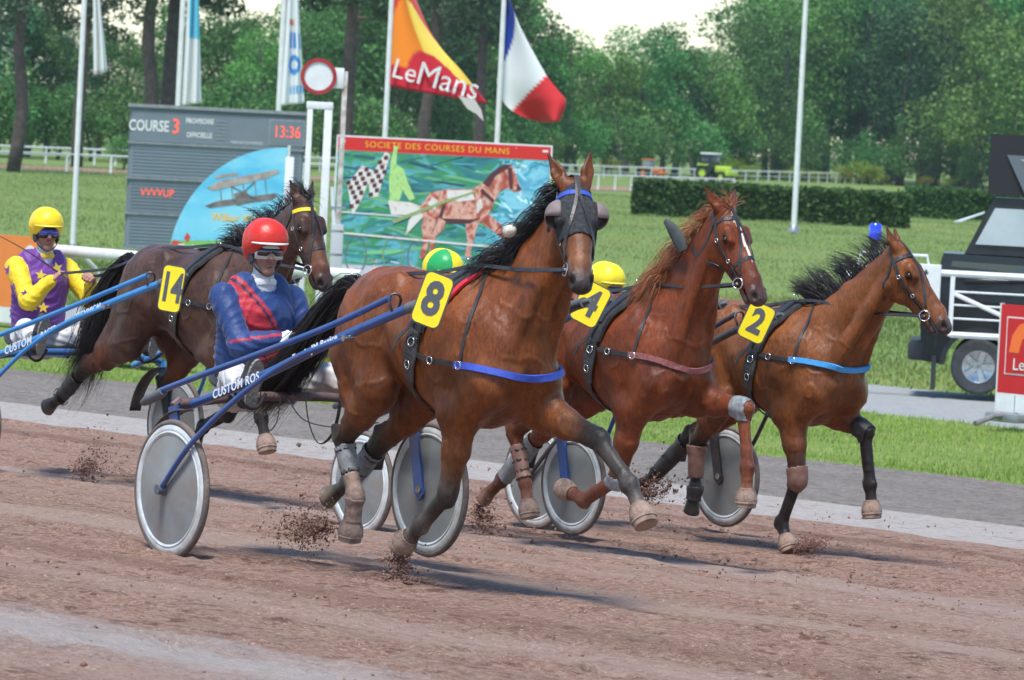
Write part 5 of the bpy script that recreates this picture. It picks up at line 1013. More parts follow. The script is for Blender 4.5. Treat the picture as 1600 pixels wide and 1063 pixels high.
# --- running rail and sponsor panels on the verge
def track_pt(n, t): x = n * TN[0] + t * TT[0]; y = n * TN[1] + t * TT[1]; return V3(x, y, float(z_n(n)))
def t_at(px, n):
    """position along the track where the line n crosses photo column px"""
    lo, hi = -400., 50.
    for _ in range(60):
        m = (lo + hi) / 2; p = track_pt(n, m); c = p[0] / p[1] * 7750 + 800
        if c < px: lo = m
        else: hi = m
    return lo
ta, tb = t_at(-260, 44.2), t_at(560, 44.2); rl = empty('running_rail', track_pt(44.2, tb), 0, 'white plastic running rail along the verge at left', 'rail'); o0 = track_pt(44.2, tb)
P = [track_pt(44.2, t) + V3(0, 0, 1.10) - o0 for t in np.linspace(ta, tb, 12)]; MB().tube(P, .085, 12, flat=.7).build('rail', WHITE, rl)
for k, t in enumerate(np.linspace(ta, tb - .3, 9)):
    p = track_pt(44.2, t) - o0; MB().tube(catmull([p + V3(.3, .3, 0), p + V3(.3, .3, .75), p + V3(.05, .05, 1.06)], 10), .035, 8).build('post', WHITE, rl)
def panel(px0, px1, n, label, red, name, feet=True, txt=None):
    t0, t1 = t_at(px0, n), t_at(px1, n); A, B_ = track_pt(n, t0), track_pt(n, t1); L = np.linalg.norm(B_ - A); rz = math.atan2(B_[1] - A[1], B_[0] - A[0]); root = empty(name, tuple(A), rz, label, 'sign'); root.rotation_euler = (0, -math.asin((B_[2] - A[2]) / L), rz)
    z0 = .16 if feet else .02
    prism(rect(0, z0 + .22, L, z0 + 1.26), 0, .05, 'coloured_board', red, root); prism(rect(0, z0, L, z0 + .217), 0.001, .048, 'white_board', WHITE, root)
    prism(rect(-.02, z0, -.001, z0 + 1.27), -.006, .06, 'edge_strip', WHITE, root)
    if feet:
        for x in (.28, L - .28):
            f = MB(); f.tube([(x - .02, -.65, .03), (x, -.35, .12), (x, .02, .13)], .035, 8); f.tube([(x, .02, .13), (x, .4, .03)], .03, 8); f.box((x, -.15, .10), (.5, .16, .10), bevel=.01); f.tube([(x, .02, .12), (x, .02, .36)], .022, 8); f.build('foot', GREYM, root)
    return root, L, z0
REDP = mat('panel_red', (.56, .012, .020), rough=.4, c2=(.50, .012, .018), scale=3); ORANGEP = mat('panel_orange', (.80, .23, .045), rough=.45, c2=(.74, .20, .04), scale=3); ORANGE2 = mat('logo_orange', (.85, .16, .03), rough=.45)
pr, pl_, pz = panel(1562, 1840, 44.0, 'red sponsor panel with white lower band on metal feet, right edge', REDP, 'sponsor_panel')
fr_ = prism(rect(.10, pz + .44, 1.00, pz + 1.12), -.006, .004, 'logo_frame', WHITE, pr); prism(rect(.115, pz + .455, .985, pz + 1.105), -.010, .004, 'logo_field', REDP, pr)
prism([(.16, pz + .70), (.2, pz + .9), (.3, pz + 1.03), (.46, pz + 1.09), (.46, pz + .93), (.36, pz + .86), (.31, pz + .70)], -.014, .004, 'logo_arc', ORANGE2, pr); sheet_text('Le Mans', .56, pz + .56, .20, WHITE, pr, -.016, bold=0.)
po, pl2, pz2 = panel(-140, 74, 43.6, 'orange sponsor panel with white lower band behind the purple driver', ORANGEP, 'sponsor_panel', feet=False)
cc = [( pl2 - .50 + .13 * math.cos(a), 1.03 + .13 * math.sin(a)) for a in np.linspace(0, 2 * math.pi, 20, endpoint=False)]; prism(cc, -.005, .004, 'white_emblem', WHITE, po)
# --- low flowering shrubs at the edge of the grass
def leafblob(name, c, r, n, size, cols, seed, parent=None, lift=0.):
    rr = np.random.default_rng(seed); d = rr.normal(size=(n, 3)); d /= np.linalg.norm(d, axis=1)[:, None]; d[:, 2] = np.abs(d[:, 2]) if lift else d[:, 2]; R_ = rr.uniform(.55, 1.05, n)[:, None]; P = V3(*c) + d * R_ * V3(*r) * (1 + .18 * vnoise(d, 3, seed, 2))[:, None]
    a = rr.normal(size=(n, 3)); a /= np.linalg.norm(a, axis=1)[:, None]; b = np.cross(a, rr.normal(size=(n, 3))); b /= np.linalg.norm(b, axis=1)[:, None]; s = (size * rr.uniform(.6, 1.3, n))[:, None]
    V = np.stack([P - a * s * .5, P + b * s * .32, P + a * s * .5, P - b * s * .32], 1).reshape(-1, 3); C = np.array(cols)[rr.integers(0, len(cols), n)] * rr.uniform(.7, 1.25, (n, 1)); return V, np.repeat(C, 4, 0)
def leaf_obj(name, Vs, Cs, parent, m, loc=None):
    V = np.vstack(Vs); me = mesh_np(name, V, np.arange(len(V)).reshape(-1, 4), False); set_col(me, np.vstack(Cs)); return link(name, me, m, parent, loc)
def leaf_material(name, rough=.55):
    if name in MATS: return MATS[name]
    m = bpy.data.materials.new(name); m.use_nodes = True; nt = m.node_tree; N = nt.nodes; L = nt.links; b = N['Principled BSDF']; b.inputs['Roughness'].default_value = rough; b.inputs['Specular IOR Level'].default_value = .3
    a = N.new('ShaderNodeAttribute'); a.attribute_name = 'Col'; oi = N.new('ShaderNodeObjectInfo'); hs = N.new('ShaderNodeHueSaturation'); mr = N.new('ShaderNodeMapRange'); mr.inputs[3].default_value = .75; mr.inputs[4].default_value = 1.2; L.new(oi.outputs['Random'], mr.inputs[0]); L.new(mr.outputs[0], hs.inputs['Value']); mh = N.new('ShaderNodeMapRange'); mh.inputs[3].default_value = .475; mh.inputs[4].default_value = .525; L.new(oi.outputs['Random'], mh.inputs[0]); L.new(mh.outputs[0], hs.inputs['Hue'])
    L.new(a.outputs['Color'], hs.inputs['Color']); L.new(hs.outputs[0], b.inputs['Base Color']); tr = N.new('ShaderNodeBsdfTranslucent'); L.new(hs.outputs[0], tr.inputs['Color']); mx = N.new('ShaderNodeMixShader'); mx.inputs[0].default_value = .3; L.new(b.outputs[0], mx.inputs[1]); L.new(tr.outputs[0], mx.inputs[2]); L.new(mx.outputs[0], N['Material Output'].inputs['Surface']); MATS[name] = m; return m
LEAF = leaf_material('leaf')
YC = [(.42, .40, .03), (.30, .36, .04), (.52, .46, .04), (.16, .26, .04)]
for k, (px, Y, r, w) in enumerate(((165, 61, .30, 'first flowering shrub from the left under the hind legs of the 14 horse'), (205, 60.5, .34, 'yellow flowering shrub under the belly of the 14 horse'), (246, 60, .32, 'yellow flowering shrub beside the blue strut of the 14 sulky'), (505, 57, .30, 'yellow flowering shrub behind the tail of the 8 horse'), (535, 56.5, .27, 'yellow flowering shrub behind the hind leg of the 8 horse'), (610, 56, .28, 'yellow flowering shrub under the flank of the 8 horse'))):
    g = gx(px, Y); root = empty('flowering_shrub', tuple(g), 0, w, 'shrub', 'yellow flowering shrubs along the grass edge'); V_, C_ = leafblob('foliage', (0, 0, r * .25), (r * 1.5, r * 1.2, r * .95), 2200, .085, YC, 50 + k, lift=1.); leaf_obj('foliage', [V_], [C_], root, LEAF); m = MB()
    for j in range(5): a = j * 1.26; m.tube([(0, 0, 0), (r * .5 * math.cos(a), r * .5 * math.sin(a), r * .5)], [.012, .005], 5)
    m.build('stems', mat('bark', (.07, .055, .042), rough=.9, c2=(.13, .11, .09), scale=6, bump=.5), root)
# --- billboard 4 x 3 m
YB = 90.; pxm = 7750 / YB; g = gx(690 - 8, YB); bb = empty('billboard', tuple(g), facing(g) + .0, 'large painted billboard of a trotting horse under a red title band', 'billboard'); W2 = 1.96; H0 = .10; H1 = 3.06
prism(rect(-W2, H0, W2, H1), 0, .06, 'backing_board', WHITE, bb); prism(rect(-W2 + .03, H1 - .27, W2 - .03, H1 - .03), -.006, .006, 'title_band', mat('title_red', (.62, .022, .018), rough=.5), bb)
YEL = mat('title_yellow', (.85, .48, .02), rough=.5); sheet_text('SOCIETE DES COURSES DU MANS', -.13, H1 - .15, .155, YEL, bb, -.009, sx=1.02, bold=0., spacing=1.12)
sheet_text('"', 1.30, H1 - .10, .07, WHITE, bb, -.009); prism(rect(1.78, H1 - .13, 1.88, H1 - .09), -.009, .002, 'small_mark', WHITE, bb); prism(rect(-1.88, H1 - .13, -1.80, H1 - .09), -.009, .002, 'small_mark', WHITE, bb)
def paint(name, cols, scale, st=(1, 1, 1)):
    """brushed paint of several colours blended by stretched noise (flat print on the board)"""
    m = bpy.data.materials.new(name); m.use_nodes = True; nt = m.node_tree; N = nt.nodes; L = nt.links; b = N['Principled BSDF']; b.inputs['Roughness'].default_value = .5; tc = N.new('ShaderNodeTexCoord'); mp = N.new('ShaderNodeMapping'); mp.inputs['Scale'].default_value = st; L.new(tc.outputs['Object'], mp.inputs[0]); n = N.new('ShaderNodeTexNoise'); n.inputs['Scale'].default_value = scale; n.inputs['Detail'].default_value = 4; n.inputs['Roughness'].default_value = .55; n.inputs['Distortion'].default_value = .6; L.new(mp.outputs[0], n.inputs['Vector']); cr = N.new('ShaderNodeValToRGB'); L.new(n.outputs[0], cr.inputs[0]); e = cr.color_ramp.elements
    xs = np.linspace(.30, .70, len(cols))
    while len(e) < len(cols): e.new(.5)
    for q, x, c in zip(e, xs, cols): q.position = x; q.color = (*c, 1)
    L.new(cr.outputs[0], b.inputs['Base Color']); return m
BGP = paint('painted_meadow', [(.02, .10, .13), (.03, .22, .22), (.05, .26, .09), (.12, .42, .50), (.02, .16, .20)], 1.0, (1.0, 1, 1.8)); SKYP = paint('painted_sky', [(.10, .42, .58), (.25, .58, .70), (.08, .33, .50), (.45, .70, .78)], 1.4, (1, 1, 1.6)); MISTP = paint('painted_mist', [(.70, .68, .70), (.55, .52, .60), (.75, .62, .66), (.72, .74, .72)], 2.2)
prism(rect(-W2 + .03, H0 + .62, W2 - .03, H1 - .275), -.006, .006, 'painted_ground', BGP, bb); prism(rect(-W2 + .03, H0 + .03, W2 - .03, H0 + .615), -.006, .006, 'painted_foreground', MISTP, bb)
prism([(.9, H0 + .9), (1.5, H0 + .75), (W2 - .04, H0 + .9), (W2 - .04, H1 - .29), (1.45, H1 - .29), (1.15, H1 - .8), (1.0, H1 - 1.3)], -.010, .004, 'painted_light', SKYP, bb)
SC = 1 / pxm
def strokes(n, x0, x1, zl, zh, cols, y, ln, wd, seed, tilt=.25):
    r = np.random.default_rng(seed); V = []; C = []
    for k in range(n):
        cx, cz = r.uniform(x0, x1), r.uniform(zl, zh); L_, w_ = r.uniform(*ln) / 2, r.uniform(*wd) / 2; a = r.normal(0, tilt); ca, sa = math.cos(a), math.sin(a); yy = y - k * 4e-6; q = [(-L_, -w_ * .3), (L_ * .8, -w_), (L_, w_ * .4), (-L_ * .7, w_)]
        for u, w in q: V.append((min(max(cx + u * ca - w * sa, x0), x1), yy, min(max(cz + u * sa + w * ca, zl), zh)))
        C += [np.array(cols[r.integers(0, len(cols))]) * r.uniform(.75, 1.25)] * 4
    me = mesh_np('painted_strokes', np.array(V), np.arange(len(V)).reshape(-1, 4), False); set_col(me, np.array(C)); o = link('painted_strokes', me, mat('stroke_paint', (.5, .5, .5), rough=.5, attr='Col'), bb); return tag(o, kind='stuff')
strokes(150, -W2 + .04, .95, H0 + .64, H1 - .29, [(.03, .16, .18), (.05, .26, .26), (.06, .30, .10), (.10, .36, .40), (.03, .11, .15), (.16, .42, .20)], -.0075, (.25, .9), (.03, .10), 3)
strokes(90, .85, W2 - .04, H0 + .7, H1 - .29, [(.12, .45, .60), (.28, .60, .70), (.50, .72, .78), (.07, .34, .46)], -.0125, (.15, .5), (.03, .10), 4, .8)
strokes(120, -W2 + .04, W2 - .04, H0 + .04, H0 + .75, [(.72, .70, .72), (.60, .52, .58), (.35, .42, .30), (.70, .55, .58), (.25, .30, .36), (.75, .74, .70)], -.0078, (.10, .4), (.015, .06), 5, 1.2)
def bp_(pts): return [((x - 690) * SC * 1.0, H1 - (y - 221 - (x - 525) * .030) * SC) for x, y in pts]   # sketch coordinates of the painting, level on the board
HRS = paint('painted_horse', [(.33, .06, .04), (.46, .11, .07), (.72, .42, .33), (.47, .10, .065), (.30, .05, .035)], 5.0, (1, 1, .7)); HDK = mat('painted_dark', (.10, .025, .03), rough=.5); PALEP = paint('painted_pale', [(.70, .62, .60), (.75, .70, .66), (.60, .42, .38)], 8.0)
prism(bp_([(657, 330), (672, 308), (700, 302), (735, 302), (752, 292), (765, 275), (785, 262), (797, 262), (806, 284), (814, 302), (803, 305), (790, 299), (780, 303), (772, 322), (764, 340), (752, 352), (735, 352), (715, 352), (690, 350), (672, 352), (660, 346)]), -.014, .004, 'painted_horse_body', HRS, bb)
for pts in ([(664, 340), (686, 346), (682, 362), (672, 388), (668, 410), (660, 412), (664, 384), (660, 362)], [(682, 346), (700, 348), (694, 366), (684, 376), (681, 398), (688, 404), (674, 404), (676, 372)], [(728, 346), (752, 346), (746, 366), (742, 384), (738, 402), (742, 408), (730, 408), (733, 384), (730, 366)], [(745, 348), (764, 340), (784, 356), (796, 372), (806, 382), (800, 388), (786, 376), (766, 362)]): prism(bp_(pts), -.0175, .0035, 'painted_leg', HRS, bb)
prism(bp_([(752, 292), (765, 275), (783, 262), (797, 262), (790, 268), (772, 280), (762, 298)]), -.018, .003, 'painted_mane', HDK, bb); prism(bp_([(697, 304), (735, 303), (742, 318), (716, 322), (698, 316)]), -.018, .003, 'painted_saddle_cloth', PALEP, bb); prism(bp_([(656, 332), (640, 352), (636, 376), (648, 362), (662, 346)]), -.018, .003, 'painted_tail', PALEP, bb)
prism(bp_([(690, 348), (735, 349), (752, 346), (735, 356), (700, 355)]), -.018, .003, 'painted_belly', HDK, bb)
for q in ([(668, 326), (675, 316), (684, 320), (680, 336)], [(744, 322), (751, 315), (754, 330), (746, 340)]): prism(bp_(q), -.0205, .002, 'painted_highlight', PALEP, bb)
for q in ([(790, 268), (797, 266), (800, 300), (795, 300)], [(752, 300), (772, 318), (770, 322), (750, 306)], [(806, 290), (814, 300), (806, 303)], [(686, 346), (692, 326), (696, 328), (691, 348)]): prism(bp_(q), -.0225, .002, 'painted_shade', HDK, bb)
GRN = paint('painted_green', [(.30, .55, .14), (.45, .68, .25), (.22, .45, .12)], 7.0); prism(bp_([(607, 262), (612, 236), (617, 238), (616, 266), (628, 272), (634, 290), (648, 318), (640, 322), (628, 306), (624, 322), (608, 322), (606, 290)]), -.014, .004, 'painted_driver', GRN, bb); prism(bp_([(606, 322), (640, 324), (658, 330), (650, 344), (612, 344)]), -.014, .004, 'painted_legs', PALEP, bb)
prism(bp_([(614, 352), (700, 318), (742, 304), (742, 307), (700, 322), (616, 358)]), -.021, .003, 'painted_shaft', mat('painted_olive', (.28, .36, .14), rough=.5), bb)
for k, (q, st) in enumerate((([(541, 298), (563, 268), (581, 276), (562, 328), (552, 346)], 6), ([(574, 292), (598, 246), (606, 250), (590, 316), (578, 318)], 6))):
    fl = bp_(q); fo = prism(fl, -.014, .004, 'painted_flag', PALEP, bb); xs = [p[0] for p in fl]; zs = [p[1] for p in fl]; cx, cz = sum(xs) / 5, sum(zs) / 5
    for i in range(-3, 4):
        for j in range(-4, 5):
            if (i + j) % 2: continue
            x, z = cx + i * .075 + j * .03, cz + j * .085
            ins = all((fl[a][0] - fl[a - 1][0]) * (z - fl[a - 1][1]) - (fl[a][1] - fl[a - 1][1]) * (x - fl[a - 1][0]) < 0 for a in range(5)) or all((fl[a][0] - fl[a - 1][0]) * (z - fl[a - 1][1]) - (fl[a][1] - fl[a - 1][1]) * (x - fl[a - 1][0]) > 0 for a in range(5))
            if ins: prism([(x - .036, z - .045), (x + .04, z - .03), (x + .036, z + .045), (x - .04, z + .03)], -.017, .003, 'painted_check', HDK, bb)
def pring(c, r0, r1, name, m):
    n = 26; pts = [(c[0] + r1[0] * math.cos(a), c[1] + r1[1] * math.sin(a)) for a in np.linspace(0, 2 * math.pi, n, endpoint=False)]; pin = [(c[0] + (r1[0] - r0) * math.cos(a), c[1] + (r1[1] - r0) * math.sin(a)) for a in np.linspace(0, 2 * math.pi, n, endpoint=False)]
    V_ = [(x, -.016, z) for x, z in pts + pin]; MB().add(V_, [(i, (i + 1) % n, n + (i + 1) % n, n + i) for i in range(n)]).build(name, m, bb, False)
INK = mat('painted_ink', (.14, .16, .18), rough=.5); INK2 = mat('painted_moss', (.20, .34, .12), rough=.5)
for px_, py_, rx, rz_, mm in ((560, 408, 17, 30, INK), (618, 405, 17, 28, INK2), (560, 452, 20, 22, INK2), (612, 452, 22, 22, INK2), (655, 408, 15, 26, INK)):
    c = bp_([(px_, py_)])[0]; pring(c, .022, (rx * SC, rz_ * SC), 'painted_wheel', mm)
for q in ([(530, 372), (860, 396), (860, 399), (530, 375)], [(530, 340), (640, 346), (640, 348), (530, 342)]): prism(bp_(q), -.020, .002, 'painted_rail', PALEP, bb)
for x in (-1.5, 1.5): MB().tube([(x, .12, -.05), (x, .12, H1 - .1)], .04, 8).build('support_post', GREYM, bb)
# --- scoreboard
YS = 118.; sx_ = 7750 / YS; g = gx(330, YS); sb = empty('scoreboard', tuple(g), facing(g), 'grey race scoreboard with four rows and red digits', 'scoreboard'); DG = mat('board_grey', (.145, .185, .215), rough=.5, c2=(.175, .21, .24), scale=2); DG2 = mat('board_slate', (.20, .245, .28), rough=.5, c2=(.17, .21, .24), scale=2); LED = mat('led_red', (.85, .10, .05), rough=.4, emit=.35)
WW = 2.08; rows = [(2.62, 3.34), (1.78, 2.56), (.94, 1.72), (.10, .88)]
prism(rect(-WW, .05, WW, 3.42), .02, .30, 'cabinet', DG, sb); prism(rect(-WW - .06, 3.42, WW + .06, 3.50), -.06, .40, 'top_cap', GREYM, sb)
for k, (a, b_) in enumerate(rows):
    r_ = prism(rect(-WW + .05, a, WW - .05, b_), -.01, .028, 'row_panel', DG2 if k % 2 else DG, sb); prism(rect(-WW - .03, a - .065, WW + .03, a - .012), -.05, .06, 'row_frame', GREYM, sb)
    if k:
        for j in range(8): z = a + .09 + j * .08; prism(rect(-WW + .10, z, WW - .10, z + .018), -.022, .010, 'louvre', DG, sb)
sheet_text('COURSE', -1.62, 2.98, .36, WHITE, sb, -.014, sx=.70, bold=.008); sheet_text('3', -.98, 2.99, .50, LED, sb, -.016, sx=.8, bold=.004); sheet_text('PROVISOIRE', -.42, 3.15, .17, WHITE, sb, -.014, sx=.72, bold=.004); sheet_text('OFFICIELLE', -.42, 2.82, .17, WHITE, sb, -.014, sx=.72, bold=.004)
for j in range(6): prism(rect(-.04, 2.74 + j * .085, .22, 2.77 + j * .085), -.018, .006, 'slat', GREYM, sb)
sheet_text('MONTANT DU RAPPORT', .72, 2.70, .085, WHITE, sb, -.014, sx=.8)
cl = prism(rect(1.22, 2.68, 2.10, 3.30), -.022, .012, 'clock_frame', GREYM, sb); prism(rect(1.26, 2.72, 2.06, 3.26), -.028, .007, 'clock_face', DG, sb); sheet_text('13:36', 1.66, 2.99, .40, LED, sb, -.032, sx=.74, bold=.002); sheet_text('VVVVUP', -1.35, 1.40, .26, LED, sb, -.026, sx=.85)
for x in (-1.7, 0, 1.7): MB().box((x, .2, -.02), (.14, .2, .18)).build('leg', GREYM, sb)
# --- quarter-round sail sign with a biplane
YF = 105.; fs = 7750 / YF; g = gx(440, YF); sail = empty('sail_sign', tuple(g), facing(g), 'quarter-round blue sail sign with a biplane picture in front of the scoreboard', 'sign'); Rw, Rh = 2.42, 2.62; BLUEP = paint('sail_blue', [(.07, .42, .66), (.16, .56, .74), (.30, .66, .78)], .7, (1, 1, 2)); GRNP = paint('sail_green', [(.10, .36, .08), (.22, .48, .12), (.10, .42, .22)], 2.0)
z0 = .08; arc = [(-Rw * math.cos(a), z0 + Rh * math.sin(a)) for a in np.linspace(0, math.pi / 2, 22)]; prism([(0, z0)] + arc, 0, .04, 'sail', BLUEP, sail)
cut = [(x, z) for x, z in arc if z < .62]; xe = -Rw * math.sqrt(1 - ((.62 - z0) / Rh) ** 2); prism([(0, z0 + .01)] + [(x + .01, z + .0) for x, z in cut] + [(xe, .62), (0, .74)], -.004, .004, 'painted_meadow', GRNP, sail); MB().tube([(.03, .03, -.1), (.03, .03, z0 + Rh + .05)], .03, 8).build('mast', WHITE, sail)
PLN = mat('plane_brown', (.12, .10, .10), rough=.5, c2=(.26, .22, .20), scale=6); PL2 = mat('plane_pale', (.45, .40, .36), rough=.5, c2=(.25, .2, .18), scale=5)
def sf(pts): return [((x - 447) / fs, z0 + Rh - (y - 214) / fs) for x, y in pts]
prism(sf([(323, 283), (345, 270), (432, 249), (437, 253), (420, 262), (335, 287)]), -.006, .004, 'painted_wing', PL2, sail); prism(sf([(322, 311), (340, 303), (430, 286), (437, 290), (425, 297), (330, 314)]), -.006, .004, 'painted_wing', PLN, sail); prism(sf([(335, 263), (372, 256), (370, 261), (336, 268)]), -.006, .004, 'painted_tailplane', PL2, sail)
for a, b_ in (((345, 282), (348, 306)), ((362, 278), (366, 302)), ((380, 274), (384, 300)), ((398, 269), (402, 296)), ((414, 265), (418, 292)), ((362, 278), (402, 296)), ((398, 269), (366, 302))): q = sf([a, b_]); MB().tube([(q[0][0], -.008, q[0][1]), (q[1][0], -.008, q[1][1])], .012, 4).build('painted_strut', PLN, sail)
prism(sf([(366, 290), (385, 284), (396, 300), (372, 308)]), -.011, .003, 'painted_engine', PLN, sail); sheet_text('Wilbur Wright', -.92, z0 + Rh - (328 - 214) / fs, .24, YEL, sail, -.006, sx=.85, bold=.004)
REDF = mat('painted_red', (.60, .06, .04), rough=.5)
prism(sf([(268, 384), (276, 366), (290, 370), (296, 386), (284, 396)]), -.010, .004, 'painted_figure', REDF, sail); prism(sf([(284, 372), (294, 372), (292, 388), (282, 386)]), -.013, .003, 'painted_figure', WHITE, sail); prism(sf([(292, 362), (297, 354), (302, 360), (298, 370)]), -.010, .004, 'painted_figure', REDF, sail); prism(sf([(298, 386), (306, 372), (318, 380), (314, 398)]), -.010, .004, 'painted_figure', PALEP, sail)
# --- winning post frame and disc sign
YW = 80.; fw = 7750 / YW; g = gx(489, YW); wp = empty('winning_post', tuple(g), facing(g), 'white finish post frame with side ladder left of the billboard', 'post')
for x in (-.21, .085): MB().box((x, 0, 1.72), (.09 if x < 0 else .13, .12, 3.44), bevel=.01).build('upright', WHITE, wp)
MB().box((-.06, 0, 3.50), (.43, .13, .12), bevel=.01).build('crossbar', WHITE, wp); MB().tube([(.20, .02, 2.2), (.42, .02, .0)], .035, 8).build('brace', WHITE, wp); MB().box((.32, .06, .85), (.20, .16, 1.5), bevel=.01).build('cabinet', mat('pale_grey', (.42, .44, .44), rough=.5), wp)
for k in range(5): MB().box((.30, .0, .35 + .38 * k), (.28, .04, .04)).build('rung', GREYM, wp)
MB().box((-.50, .05, 1.35), (.14, .10, 2.6), bevel=.01).build('side_post', WHITE, wp)
g = gx(521, 82.); ds = empty('disc_sign', tuple(g), facing(g), 'round white sign with red rim on a rusty white post', 'sign'); fd = 7750 / 82.; MB().box((0, 0, 2.05), (.085, .085, 4.1), bevel=.01).build('post', mat('rusty_white', (.60, .60, .57), rough=.6, c2=(.30, .18, .12), scale=7), ds); MB().box((-.17, -.01, 3.98), (.30, .12, .34), bevel=.01).build('bracket', WHITE, ds)
prof = [(.001, -.03), (.235, -.03), (.235, .03), (.001, .03)]; dc = MB().lathe(prof, axis='y', seg=32).build('disc', WHITE, ds, loc=(-.44, -.06, 3.995)); dc.scale = (1., 1, 1.); MB().lathe([(.235, -.05), (.30, -.05), (.30, .05), (.235, .05)], axis='y', seg=36, closed=True).build('rim', mat('rim_red', (.36, .028, .03), rough=.45, c2=(.30, .02, .02), scale=5), ds, loc=(-.44, -.06, 3.995))
# --- flag poles and flags
def flag_mesh(fn, nu, nv): return [fn(i / (nu - 1), j / (nv - 1)) for i in range(nu) for j in range(nv)], [(i * nv + j, (i + 1) * nv + j, (i + 1) * nv + j + 1, i * nv + j + 1) for i in range(nu - 1) for j in range(nv - 1)]
def flagpole(px, Y, h, r, label): g = gx(px, Y); o = empty('flagpole', tuple(g), facing(g), label, 'flagpole', 'white flagpoles in the infield'); MB().tube([(0, 0, -.1), (0, 0, h * .5), (0, 0, h)], [r, r * .9, r * .7], 12).build('pole', WHITE, o); MB().lathe([(.001, h + .10), (r * .8, h + .06), (r * 1.1, h), (r * .5, h - .02)], seg=12).build('finial', GREYM, o); MB().lathe([(r * 1.05, 0), (r * 2.2, 0), (r * 2.2, .05), (r * 1.05, .25)], seg=14).build('base_collar', GREYM, o); return o, g
def vcol_flag(name, V, Fc, C, loc, yaw, label, cat='flag'):
    me = mesh_np(name, V, Fc); set_col(me, C); m = mat('flag_cloth', (.5, .5, .5), rough=.7, attr='Col', spec=.2, sheen=.2); o = link(name, me, m, None, loc); o.rotation_euler = (0, 0, yaw); tag(o, label, cat, 'flags'); s_ = o.modifiers.new('thickness', 'SOLIDIFY'); s_.thickness = .01; return o
def hang(Y, px, y0, y1, wid_top, wid_bot, col_fn, label, folds=4, amp=.14, lean=0., nu=50, nv=70):
    """limp flag hanging beside its pole from photo row y0 down to y1"""
    s = 7750 / Y; g = at(px, y0, Y); gl = at(px, y1, Y); H = g[2] - gl[2]
    def f(u, v):
        w = wid_top + (wid_bot - wid_top) * v; a = amp * (.4 + .6 * v); x = .06 + u * w + lean * v; y = a * math.sin(u * folds * math.pi + v * 2.5) + .5 * a * math.sin(u * folds * 2.3 + 1 + v * 4); z = -v * H - u * u * .35 * (1 - .3 * v) * (wid_top > .3) - .10 * u * math.sin(v * 5); return (x, y, z)
    V, Fc = flag_mesh(f, nu, nv); uv = [(i / (nu - 1), j / (nv - 1)) for i in range(nu) for j in range(nv)]; C = np.array([col_fn(u, v) for u, v in uv]); pg = at(px, y0, Y); return vcol_flag('flag', V, Fc, C, tuple(pg), facing(pg), label)
p1, _ = flagpole(113, 112, 11.5, .065, 'white flagpole left of the scoreboard with a ragged white flag'); hang(112, 140, -60, 118, .10, .30, lambda u, v: (.70, .72, .70) if v < .96 else (.5, .5, .48), 'ragged limp white flag on the leftmost pole', lean=.16, amp=.08)
p2, _ = flagpole(268, 128, 13.5, .075, 'white flagpole behind the scoreboard with the pale blue flag')
def c2_(u, v): return (.10, .50, .66) if v < .55 and u > .25 else ((.72, .74, .73) if u > .12 else (.60, .64, .64))
hang(128, 292, -70, 166, .22, .50, c2_, 'limp pale blue and white flag above the scoreboard', lean=.0, amp=.12)
p3, _ = flagpole(425, 128, 13.5, .075, 'white flagpole behind the scoreboard clock with the lettered flag')
def c3_(u, v):
    if .50 < v < .62 and .35 < u < .95 and (u * 7 % 2) < 1.25: return (.03, .26, .60)
    if .66 < v < .80 and ((u - .6) ** 2 / .09 + (v - .73) ** 2 / .005) < 1 and ((u - .6) ** 2 / .025 + (v - .73) ** 2 / .0012) > 1: return (.03, .26, .60)
    if .42 < v < .46 and .3 < u < .6: return (.6, .2, .16)
    if .88 < v < .94 and u > .4 and (u * 15 % 2) < 1.2: return (.08, .34, .62)
    return (.72, .75, .75)
hang(128, 447, -70, 166, .20, .62, c3_, 'limp white flag with blue letters beside the disc sign', lean=-.02, amp=.10)
def poly_flag(Y, outline, inner, label, waves, colour, seed=0, n=46):
    """wind-blown flag given by two edge curves (hoist side and fly side) in photo coordinates at depth Y, rippled in depth"""
    A = catmull([at(x, y, Y) for x, y in outline], n); B_ = catmull([at(x, y, Y) for x, y in inner], n); o0 = A[0]; V = []; C = []
    for i in range(n):
        for j in range(n):
            u = i / (n - 1); v = j / (n - 1); p = A[j] * (1 - u) + B_[j] * u - o0; p = p + V3(0, waves(u, v), 0); V.append(p); C.append(colour(u, v))
    Fc = [(i * n + j, (i + 1) * n + j, (i + 1) * n + j + 1, i * n + j + 1) for i in range(n - 1) for j in range(n - 1)]; return vcol_flag('flag', V, Fc, np.array(C), tuple(o0), 0, label)
p4, _ = flagpole(591, 110, 12.0, .065, 'white flagpole behind the billboard flying the red and orange flag'); p5, _ = flagpole(766, 112, 12.0, .065, 'white flagpole behind the billboard flying the tricolour')
